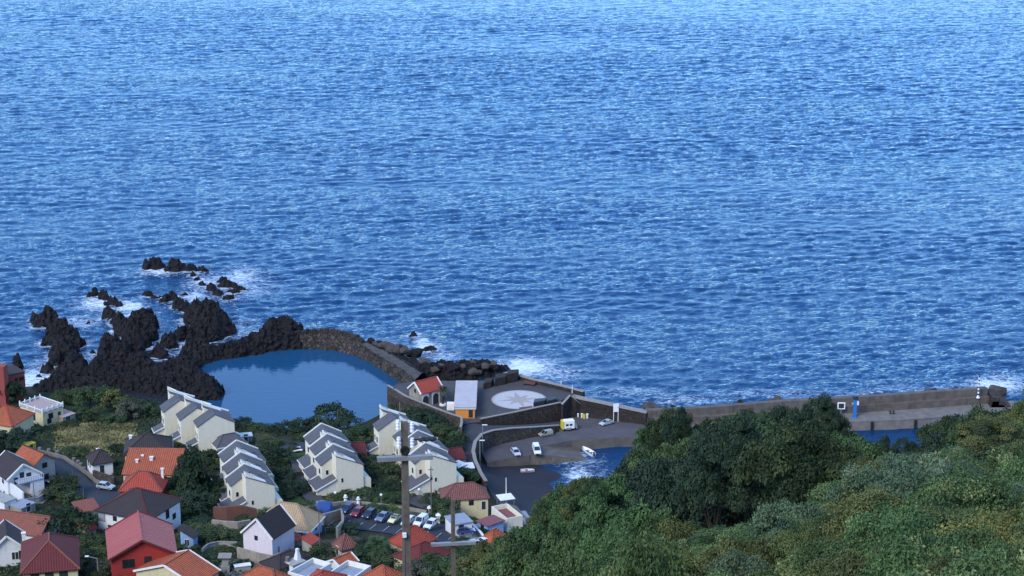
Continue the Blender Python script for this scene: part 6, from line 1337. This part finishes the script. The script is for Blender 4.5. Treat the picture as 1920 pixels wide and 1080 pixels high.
# unit crowns: radius 1, height 1 (z scaled on placing)
TM = [mesh_only('crown', *crown(100+i, 1, 1.0, 58, 300, .026, clump=.23), LM['wood1']) for i in range(7)]
BMs = [mesh_only('bush', *crown(200+i, 1, 1, 26, 110, .062, clump=.38), LM['village']) for i in range(5)]
SM = [mesh_only('shrub', *crown(300+i, 1, 1, 36, 300, .028, clump=.33, jit=.8), LM['shrub1']) for i in range(7)]
CM = [mesh_only('crown', *crown(400+i, 1, 1, 90, 90, .06, shape='cone', clump=.24), LM['deep']) for i in range(2)]
TR = trunk_only(trunk_mesh(1, .07, 1, .42)); TR2 = trunk_only(trunk_mesh(1, .06, 2, .4))
SKY = [(860,1090),(880,1062),(905,1040),(930,1008),(960,990),(990,988),(1000,940),(1040,905),(1110,900),(1155,878),(1172,842),(1200,815),(1235,795),(1275,770),(1300,772),(1320,800),(1345,785),(1400,778),(1435,785),(1470,765),(1515,757),(1545,752),(1580,770),(1600,805),(1625,845),(1650,850),(1665,822),(1690,822),(1705,855),(1738,862),(1748,808),(1775,785),(1830,778),(1870,775),(1885,755),(1925,728),(2100,700),(2400,680)]
sx_, sy_ = zip(*SKY)
def skyline(px): return float(np.interp(px, sx_, sy_))
placed = []
def far_enough(x, y, d):
    for a, b_, c in placed:
        if (a-x)**2+(b_-y)**2 < (d+c)**2*.25: return False
    return True
rr = random.Random(5); ntree = 0
GW = 'broadleaf trees of the dark wood between the near slope and the harbour'
for px, py, Y, r_t, lf, la in ((1232,797,232,3.0,'wood2','tree at the left end of the pier wall, light topped'),(1262,775,226,3.2,'wood1','tree whose top hides the pier gate, left one'),(1292,768,222,3.0,'deep','tree whose top hides the pier gate, right one'),(1348,786,214,3.0,'wood1','bushy tree before the pale start of the pier'),(1378,780,208,2.8,'wood3','lighter tree before the middle of the pier'),(1412,776,204,3.2,'wood1','tall tree before the middle of the pier'),(1452,772,200,3.0,'wood2','green tree left of the tallest dark pair'),
  (1490,760,192,3.2,'deep','left tree of the tallest dark pair by the crane'),(1530,753,188,3.0,'deep','right tree of the tallest dark pair by the crane'),(1556,772,186,1.9,'deep','dark tree just left of the crane'),(1584,812,182,1.7,'deep','dark tree below the crane'),(1675,822,170,2.0,'deep','slim dark tree cutting the basin water, left'),(1692,826,168,1.8,'deep','slim dark tree cutting the basin water, right'),(1660,838,168,2.0,'deep','low dark tree at the basin water'),
  (1770,790,158,2.6,'wood1','left tree of the clump right of the basin'),(1805,782,156,3.0,'deep','middle tree of the clump right of the basin'),(1842,780,154,2.8,'wood1','right tree of the clump right of the basin')):
    tp = D(px, py, Y); z = float(H(tp.x, Y)); ht = tp.z-z; placed.append((tp.x, Y, r_t)); cz_ = min(ht*.85, r_t*2.3)
    put_tree('w', TM, TR, (tp.x, Y, z), r_t, cz_, la, None, LM[lf], name='broadleaf_tree', lift=ht-cz_)
tries = 0
while ntree < 250 and tries < 9000:
    tries += 1
    Y = rr.uniform(132, 318); x = rr.uniform(-8, 75+Y*.12)
    z = float(H(x, Y)); px, py = proj(x, Y, z)
    if z < 4 or (z < 14 and px > 1180) or px < 880 or px > 2080: continue
    if px < 1130 and Y < 150: continue
    r_t = rr.uniform(3.0, 5.2) if Y < 260 else rr.uniform(2.6, 4.2)
    if not far_enough(x, Y, r_t*.78): continue
    # crown must stay under the treetop line the photograph shows over its whole width
    f_ = FPX/(Y*cp-(z-EYE)*sp); lim = max(skyline(px+k*r_t*f_*.8) for k in (-1, -.5, 0, .5, 1))
    ht = min(z_at(x, Y, lim)-z, rr.uniform(8, 18))
    want = z_at(x, Y, lim)-z
    if want < 3.5: continue
    if want < 18 and rr.random() < .55: ht = want
    ht = min(ht, 20); r_t = min(r_t, ht*.5)
    placed.append((x, Y, r_t)); ntree += 1
    cz_ = min(ht*.85, r_t*1.75); m_ = rr.choice([LM['wood1'], LM['wood1'], LM['deep'], LM['wood2'], LM['wood2'], LM['wood3']])
    if px < 1180: m_ = rr.choice([LM['wood2'], LM['wood1'], LM['olive'] if py > 1010 else LM['wood2']])
    kn = {'dark_wood_leaves': 'dark green', 'deep_green_leaves': 'very dark blue green', 'mid_wood_leaves': 'mid green', 'light_wood_leaves': 'lighter green', 'olive_leaves': 'olive green'}[m_.name]
    zn = 'in front of the pier wall' if lim < 815 and py < 960 else 'beside the slipway water' if px < 1250 and py < 960 else 'above the black beach' if px < 1180 else 'at the dark hollow under the near slope' if py > 1000 else 'near the basin water' if px > 1540 else 'in the heart of the wood'
    put_tree('w', TM, TR, (x, Y, z), r_t, cz_, kn+' broadleaf tree '+zn+(', broad crown' if r_t > 4.1 else ', narrow crown'), GW, m_, name='broadleaf_tree', lift=ht-cz_)
# ---------------------------------------------------------------- the near slope
def spur(px, py):
    """is the near spur what shows at this pixel"""
    d = ray(px, py); Y = np.arange(30, 150, .5); t = Y/d[1]; z = EYE+d[2]*t; h = H(d[0]*t, Y); k = np.argmax(z < h+.0)
    return Vector((d[0]*t[k], Y[k], float(h[k]))) if (z < h).any() else None
FGL = [(880,1078),(1000,1085),(1060,1075),(1120,1035),(1250,1008),(1400,990),(1480,978),(1520,935),(1580,890),(1605,862),(1640,855),(1740,858),(1800,845),(1850,800),(1885,758),(1925,728),(2400,680)]
fx_, fy_ = zip(*FGL)
def slope_line(px): return float(np.interp(px, fx_, fy_))
ns = 0; GS = 'rounded shrubs carpeting the near slope'
sp_pl = []
tries = 0
while ns < 285 and tries < 16000:
    tries += 1
    Y = rr.uniform(44, 150)**1.0; x = rr.uniform(-4, 20+Y*.42); z = float(H(x, Y)); px, py = proj(x, Y, z)
    if px < 905 or px > 2060 or py > 1250: continue
    if px < 1000 and Y > 110: continue
    s = rr.uniform(.9, 2.3)*(.75+Y/260)
    if any((a-x)**2+(b_-Y)**2 < (c+s)**2*.30 for a, b_, c in sp_pl): continue
    dep = Y*cp-(z-EYE)*sp; hh = s*rr.uniform(1.0, 1.6)
    lim = max(slope_line(px-20*s), slope_line(px), slope_line(px+20*s))
    if z_at(x, Y, lim)-z < .5: continue
    hh = min(hh, z_at(x, Y, lim)-z)
    if rr.random() < .14 and lim+70 < py: hh *= 1.6
    sp_pl.append((x, Y, s)); ns += 1
    k = fbm(x*.09, Y*.09, 3, 33); m_ = LM['shrub1'] if k < .48 else LM['shrub2'] if k < .56 else LM['shrub1']
    u = rr.random()
    if u < .10: m_ = LM['yell']
    elif u < .20: m_ = LM['olive']
    elif u < .23: m_ = LM['grey']
    elif u < .33: m_ = LM['wood2']
    kn = {'green_shrub_leaves': 'green', 'blue_green_shrub_leaves': 'cool green', 'yellow_green_shrub_leaves': 'yellow green', 'olive_leaves': 'olive', 'grey_green_leaves': 'grey green', 'mid_wood_leaves': 'dark green'}[m_.name]
    zn = 'along the bottom edge of the photo' if py > 1010 else 'at the brow of the near slope' if py-lim < 60 else 'on the right hand part of the near slope' if px > 1600 else 'in the middle of the near slope'
    put_bush(SM, (x, Y, z-.25), s, hh, ('big ' if s > 1.9 else 'small ')+kn+' shrub '+zn, GS, m_, name='shrub', cat='shrub')
# a few individual plants that stand out on the slope
def out(px, py, s, hh, m_, label, meshes=None, tree=False):
    q = spur(px, py)
    if q is None: q = G(px, py, 100)
    if tree: return put_tree('o', meshes or SM, TR2, q, s, hh, label, None, m_, lift=.8)
    return put_bush(meshes or SM, (q.x, q.y, q.z-.2), s, hh, label, None, m_, name='shrub', cat='shrub')
out(1895, 1085, 2.6, 2.6, LM['yell'], 'golden green shrub in the very bottom right corner')
out(1780, 985, 1.8, 1.9, LM['yell'], 'yellowish shrub amid the blue green ones right of the slope centre')
out(1590, 905, 2.6, 3.4, LM['olive'], 'tall olive green shrub where the slope meets the dark wood')
out(1575, 905, 2.6, 3.4, LM['wood2'], 'lighter green round tree in front of the dark wood by the harbour gap', TM, True)
out(1860, 870, 2.4, 1.9, LM['olive'], 'flat topped tree with pale thin trunks near the right edge', TM, True)
out(1500, 975, 1.6, 1.6, LM['grey'], 'grey green bush at the brow of the slope under the dark wood')
# ferns and long grass between the shrubs
r_ = np.random.default_rng(77); n_g = 170000
Yg = r_.uniform(42, 150, n_g); Xg = r_.uniform(-6, 1, n_g)+r_.random(n_g)*(Yg*.45+26); Zg = H(Xg, Yg)
dep = Yg*cp-(Zg-EYE)*sp; pxg = 960+FPX*Xg/dep; k_ = (pxg > 880) & (pxg < 2060) & ((pxg > 1000) | (Yg < 112)); Xg, Yg, Zg = Xg[k_], Yg[k_], Zg[k_]
nb_ = unit(np.stack([r_.normal(size=len(Xg)), r_.normal(size=len(Xg)), np.full(len(Xg), 1.1)], -1))
Pt = np.stack([Xg, Yg, Zg+r_.uniform(.05, .75, len(Xg))*(.5+fbm(Xg*.3, Yg*.3, 3, 3))], -1); V = leaf_quads(Pt, nb_, .17, r_, .32)
gc = raw_mesh('undergrowth', V, np.arange(len(V)).reshape(-1, 4), [LM['shrub2']], attr={'tint': np.repeat(np.clip(fbm(Xg*.2, Yg*.2, 4, 50)*1.1-.1+r_.normal(size=len(Xg))*.13, 0, 1), 4)}); tag(gc, 'ferns and long grass filling the gaps of the near slope', 'undergrowth', None, 'stuff')
# grey dead branches at the lower middle
db = spur(1075, 1065) or G(1075, 1065, 80); m_ = MB(); r2_ = random.Random(3)
for k in range(14):
    a = Vector((r2_.uniform(-.8,.8), r2_.uniform(-.6,.6), 0)); b_ = a+Vector((r2_.uniform(-.6,.3), r2_.uniform(-.3,.3), r2_.uniform(.5,1.2))); m_.tube(a, b_, .03, .01, 5)
    for j in range(4): s = a.lerp(b_, r2_.uniform(.3, .9)); m_.tube(s, s+Vector((r2_.uniform(-.3,.3), r2_.uniform(-.25,.25), r2_.uniform(.1,.4))), .015, .006, 4)
o_ = m_.build('dead_shrub', M['wood']); o_.location = db; tag(o_, 'bare grey dead shrub in front of the wood at bottom centre', 'dead shrub')
# ---------------------------------------------------------------- village plants: (px, py foot, radius, height, leaf, label)
VB = [(22,758,3.0,4.5,'deep','dark green tree beside the rust red house'),(118,757,2.6,3,'village','bush by the shore behind the balustraded villa'),(140,760,3.2,3.4,'village','round bush by the lava, right of the villa'),(168,765,3.4,4,'village','broad bush in the middle of the shore thicket'),
 (195,762,3.2,3.8,'village','tall bush against the black lava'),(215,770,3.2,4.2,'olive','lighter feathery bush in the shore thicket'),(242,782,3.2,3.6,'grey','silvery bush at the right end of the shore thicket'),(180,785,3.2,2.6,'village','low bush in front of the shore thicket'),(150,782,2.8,2.4,'village','low bush left of the grassy plot'),(262,772,3.8,2.8,'deep','smooth dark green mound bush left of the terraces'),(278,778,2.8,2.6,'village','bush touching the upper left terrace'),(210,795,2.6,2.2,'village','small bush above the grassy plot'),(128,800,2.2,1.6,'village','small bush right of the grey garage'),
 (30,842,3.4,3.4,'deep','dark tree left of the yellow hut'),(8,845,3.0,3.6,'deep','dark tree on the left edge under the orange roofed house'),(55,812,2.2,1.6,'village','bush below the cream villa wall'),(222,850,2.2,2.2,'deep','dark bush left of the black roofed house'),(140,850,2.6,1.6,'village','bush above the road wall'),(222,885,2.4,2.4,'deep','dark bush right of the little white house'),
 (120,925,3.0,3.2,'village','tree in the bend of the blue road'),(105,935,2.6,2.6,'village','tree left of the bend of the blue road'),(135,945,2.6,2.4,'village','bush below the blue road'),(128,1005,4.2,4.6,'deep','big dark round tree behind the maroon roofed house'),(165,1030,2.8,2.6,'village','bush right of the big dark tree'),(188,1030,2.6,2.4,'village','bush left of the red sheet roof'),(180,1060,2.6,2.4,'village','bush behind the street lamp'),(196,1072,2.4,2.6,'grey','grey green bush between the lamp and the red house'),(60,1000,2.2,1.8,'village','bush behind the cream chimney'),(25,1000,3,1.6,'village','hedge under the long terracotta roof'),(85,1018,2.2,1.6,'village','small bush behind the maroon ridge'),
 (345,960,3.0,3.4,'deep','dark leafy tree left of the ruined wall'),(372,962,3.2,3.6,'deep','dark leafy tree nearest the ruined wall'),(365,1000,3,2.2,'village','bush below the dark leafy trees'),(395,1010,3.2,2.2,'village','bush on the bank left of the pinkish house'),(420,1020,3.0,2.4,'village','bush beside the wall of the pinkish house'),(380,1012,2.4,2,'village','small bush beside the blue house'),(400,1045,2.6,1.4,'village','bush below the railing'),(385,1062,2.4,2.2,'village','bush right of the white edged orange roof'),
 (455,800,2.2,2.2,'deep','small dark tree at the left end of the pool edge'),(470,803,1.8,1.4,'village','bush at the pool edge near the tiny shed'),(490,808,2.4,1.6,'village','bush on the dry bank by the pool'),(515,812,2.4,2.0,'deep','dark bush at the pool edge'),(540,810,3.0,2.4,'deep','broad dark bush at the pool edge'),(565,808,3.0,2.8,'deep','broad bush left of the pool edge tree'),(590,806,3.0,2.6,'deep','bush joining the pool edge tree'),(622,806,4.4,5.0,'deep','big round tree at the pool edge behind the middle terrace'),(652,812,3.2,3.2,'deep','round tree right of the big pool edge tree'),(672,818,2.8,2.4,'village','bush between the middle and right terraces'),(690,812,2.0,1.4,'village','bush by the pool near the right terrace'),
 (520,870,2.8,3.0,'deep','dark tree right of the lower left terrace'),(505,855,2.4,2.4,'deep','dark bush on the slope by the pool path'),(512,835,2.2,1.6,'village','bush on the dry bank below the pool'),(540,925,2.8,2.6,'deep','dark bush by the driveway'),(560,920,2.4,2.2,'deep','bush left of the driveway'),(530,905,2.6,2.6,'deep','dark tree behind the front cream unit'),(575,950,1.8,1.2,'village','low bush by the lawn'),
 (700,880,3.0,2.8,'deep','round dark tree between the terraces'),(720,895,3.0,3.0,'village','tree below the second right unit'),(690,905,3.0,2.6,'deep','dark tree behind the garden'),(735,915,2.8,2.6,'village','tree left of the near pole'),(670,900,2.4,2.0,'deep','bush by the front middle unit'),(622,940,1.6,1.1,'village','small bush under the front middle unit'),(645,925,1.9,1.5,'village','clipped bush against the cream gable'),(668,920,2.0,1.3,'village','bush under the cream gable'),(688,935,2.6,1.6,'village','hedge end above the lot'),(712,938,2.8,1.6,'village','long hedge above the lot'),(738,940,2.8,1.6,'village','hedge right part above the lot'),(700,955,2.6,1.2,'village','lower hedge behind the parked cars'),(725,960,2.6,1.2,'olive','dry hedge behind the parked cars'),
 (800,905,2.0,3.2,'deep','slim dark tree by the slender wooden pole'),(790,900,1.8,2.2,'deep','dark bush at the right terrace foot'),(835,890,2.2,2.6,'deep','bush at the corner of the right terrace'),(860,898,3.4,2.4,'village','flat round bush right of the right terrace'),(878,900,2.8,2.0,'village','bush by the harbour road'),(825,925,2.2,2.0,'deep','bush left of the weathered roof'),(835,975,3.0,3.4,'village','leafy tree in front of the white shed'),(822,960,2.4,2.6,'village','bush by the wooden pole foot'),(888,965,1.5,4.0,'deep','slim dark cypress like bush before the cream house'),(812,975,1.8,1.6,'village','bush right of the last parked car'),
 (775,795,3.4,3.0,'deep','dark hedge tree under the plaza parapet'),(795,800,3.4,3.0,'deep','wide dark tree under the plaza parapet'),(812,805,3.0,2.6,'deep','dark tree below the terrace wall'),(835,830,3.6,3.4,'village','olive grey tree inside the terrace wall'),(852,838,3.0,3.0,'village','tree beside the harbour road wall'),(822,822,3.0,2.4,'village','bush over the slate roofs'),(850,850,2.6,2.6,'deep','dark bush above the red lodge'),(760,785,2.4,2.4,'olive','light green shrub under the boathouse'),(745,775,2.4,2.0,'village','scrub on the bank left of the boathouse'),
 (650,1000,2.6,2.0,'deep','dark bush behind the small pale hut'),(665,1035,2.6,2.4,'deep','dark bush right of the small pale hut'),(690,1050,3.2,2.6,'deep','bush under the big palm'),(660,1058,2.8,2.0,'village','bush below the pale hut'),(720,1050,2.8,2.4,'village','bush left of the maroon roof'),(735,1065,3.0,2.2,'village','bush at the foot of the palm'),(605,1040,2.2,2.0,'village','bush below the pale blue house'),(590,1030,1.8,1.4,'village','bush by the garden wall'),(780,1085,3.2,2.6,'grey','flowering bush before the maroon roof'),(805,1075,3.0,3.0,'village','bush between the two poles'),(825,1085,3.0,2.6,'village','bush at the bottom left of the second pole'),
 (870,1060,3.4,3.2,'village','leafy bush under the half hidden cars'),(860,1080,3.4,3.2,'village','leafy bush right of the second pole'),(880,1090,3.4,3.4,'olive','olive green bush at the bottom centre'),(340,1095,2.2,4.0,'olive','leafy tree in front of the orange ribbed roof'),(870,1020,1.6,1.2,'deep','small bush by the white shed'),(905,1000,1.6,1.2,'deep','dark shrub between the shed and the maroon roof'),(340,920,2.8,3,'deep','dark bush behind the conifer'),(330,975,2.6,2.2,'village','bush by the blue side wall'),(305,815,2.4,1.4,'village','low bush at the foot of the upper left terrace'),
 (400,870,2.6,2.8,'deep','dark bush between conifer and terrace'),(410,935,2.0,2.4,'deep','dark bush beside the lower left terrace'),(395,925,2.6,3,'deep','dark tree by the lower left terrace'),(75,870,1.5,1.0,'village','shrub at the start of the road wall')]
for x, y, s, hh, lf, la in VB:
    g_ = G(x, y)
    if hh > 2.9 and lf != 'grey': put_tree('v', BMs, TR2, g_-Vector((0,0,.2)), s, hh, la, None, LM[lf], lift=.35)
    else: put_bush(BMs, g_-Vector((0,0,.35)), s, hh, la, None, LM[lf])
rb_ = random.Random(11); nbk = 0
taken = [G(x, y) for x, y, *_ in VB]
house_xy = [(o.location.x, o.location.y) for o in C.objects if o.type == 'EMPTY' and o.get('category') in ('house','car','van','hut','shed','garage','outbuilding','lodge')]
while nbk < 700:
    x_, Y_ = rb_.uniform(-95, 5), rb_.uniform(286, 425); z_ = float(H(x_, Y_)); px, py = proj(x_, Y_, z_); nbk += 1
    if z_ < 2 or px < -60 or px > 905 or py > 1110: continue
    if any((hx+2.5-x_)**2+(hy+3.5-Y_)**2 < 27 for hx, hy in house_xy): continue
    if 595 < px < 860 and 945 < py < 1015: continue
    if 95 < px < 235 and 855 < py < 965: continue
    if 540 < px < 620 and 860 < py < 960: continue
    if 105 < px < 248 and 798 < py < 852: continue
    if 470 < px < 522 and 806 < py < 872: continue
    if py < 815 or (px > 860 and py < 950): continue
    s = rb_.uniform(.9, 2.1); put_bush(BMs, (x_, Y_, z_-.3), s, s*rb_.uniform(.7, 1.1), ('larger' if s > 1.5 else 'small')+' garden bush '+('between the lower left houses' if px < 380 and py > 900 else 'near the upper left houses' if px < 380 else 'around the cream terraces' if py < 960 else 'along the bottom of the village'), 'garden bushes between the houses', LM[rb_.choice(['village','village','deep','olive'])])
put_tree('c', CM, TR, G(365, 935)-Vector((0,0,.4)), 3.8, 8.5, 'large dark conifer standing between the orange roof and the terraces', None, LM['deep'], name='conifer', lift=.6)
put_tree('c', CM, TR, G(345, 925)-Vector((0,0,.4)), 3.0, 7.0, 'dark conifer just left of the large one', None, LM['deep'], name='conifer', lift=.6)
put_tree('o', TM, TR, G(930, 1085)-Vector((0,0,.4)), 4.2, 5.2, 'big olive green tree leaning over the half hidden cars at bottom centre', None, LM['olive'], name='broadleaf_tree', lift=1.5)
put_tree('o', TM, TR, G(1000, 1062)-Vector((0,0,.4)), 4.2, 5.5, 'wide green tree right of the cream terraced building above the beach', None, LM['wood2'], name='broadleaf_tree', lift=1.5)
def palm(label, g_, h_, R, n_f, droop, m_):
    e = empty('palm_tree', g_, random.uniform(0, 3), label, 'palm tree'); MB().tube((0,0,-.5),(0.05,0,h_),.3,.22,10).build('trunk', M['bark'], e)
    V = []; T = []; r_ = np.random.default_rng(9)
    for k in range(n_f):
        a = r_.uniform(0, 6.28); el = r_.uniform(-.35, 1.25); L_ = R*r_.uniform(.8, 1.1); d = np.array([math.cos(a), math.sin(a), 0]); sd = np.array([-d[1], d[0], 0]); tn = r_.uniform(.2, .85)
        pts = []
        for i in range(11):
            t = i/10; pts.append(d*L_*math.cos(el)*t*(1-.12*t)+np.array([0, 0, h_+L_*(math.sin(el)*t-droop*t*t)]))
        for i in range(10):
            p0, p1 = pts[i], pts[i+1]; w_ = L_*.17*math.sin(math.pi*min(.12+i/10, 1))+.03
            for s in (-1, 1):
                for j in range(2):
                    q0 = p0+(p1-p0)*(j*.5); q1 = p0+(p1-p0)*(j*.5+.36); tip = q0+(p1-p0)*.7+sd*s*w_+np.array([0,0,-.35*w_]); V += [q0, q1, tip+(q1-q0)*.35, tip-(q1-q0)*.25]; T += [tn]*4
    V = np.array(V); raw_mesh('fronds', V, np.arange(len(V)).reshape(-1, 4), [m_], e, attr={'tint': np.clip(np.array(T), 0, 1)}); return e
pg_ = q5(625, 478, PZ); palm('palm tree on the plaza between boathouse and kiosk', (pg_.x, pg_.y, PZ), 3.6, 2.5, 46, .55, LM['grey'])
MB().tube((0,0,0),(0,0,.35),.8,.75,12).build('tree_ring', M['white_trim']).location = (pg_.x, pg_.y, PZ+.003); tag(bpy.data.objects['tree_ring'], 'round white kerb at the foot of the plaza palm', 'kerb')
palm('big feathery palm in front of the parked cars', G(708, 1050), 2.8, 3.8, 80, .6, LM['village'])
palm('dark short palm left of the harbour road wall', G(848, 852), 2.0, 2.0, 40, .6, LM['deep'])

# weeds, long grass and ground ivy over the village ground
n_w = 90000; Yw = r_.uniform(286, 428, n_w); Xw = r_.uniform(-112, 6, n_w); Zw = H(Xw, Yw); kk = (Zw > 1.6) & (fbm(Xw*.15, Yw*.15, 3, 71) > .42)
pxw, pyw = proj(Xw, Yw, Zw); kk &= ~((pxw > 96) & (pxw < 236) & (pyw > 857) & (pyw < 962)) & ~((pxw > 598) & (pxw < 885) & (pyw > 950) & (pyw < 1035)) & ~((pxw > 545) & (pxw < 620) & (pyw > 860) & (pyw < 958)) & ~((pxw > 690) & (pxw < 812) & (pyw > 862) & (pyw < 958)) & (pxw < 880)
dry = (pxw > 108) & (pxw < 252) & (pyw > 796) & (pyw < 854)
for nm, sel_, lf, la in (('weeds', kk & ~dry, LM['village'], 'weeds and ground ivy covering the banks between the village houses'), ('dry_grass', (Zw > 1.6) & dry, LM['hay'], 'dry yellow green grass on the open plot by the shore thicket')):
    X_, Y_, Z_ = Xw[sel_], Yw[sel_], Zw[sel_]
    if nm == 'dry_grass': X_, Y_ = np.concatenate([X_+r_.uniform(-1, 1, len(X_)) for _ in range(5)]), np.concatenate([Y_+r_.uniform(-1, 1, len(Y_)) for _ in range(5)]); Z_ = H(X_, Y_)
    nn_ = unit(np.stack([r_.normal(size=len(X_)), r_.normal(size=len(X_))-.4, np.full(len(X_), .9)], -1))
    V = leaf_quads(np.stack([X_, Y_, Z_+r_.uniform(.08, .5, len(X_))], -1), nn_, .26, r_, .45)
    tag(raw_mesh(nm, V, np.arange(len(V)).reshape(-1, 4), [lf], attr={'tint': np.repeat(np.clip(fbm(X_*.25, Y_*.25, 4, 50)*1.4-.25+r_.normal(size=len(X_))*.1, 0, 1), 4)}), la, nm.replace('_', ' '), None, 'stuff')
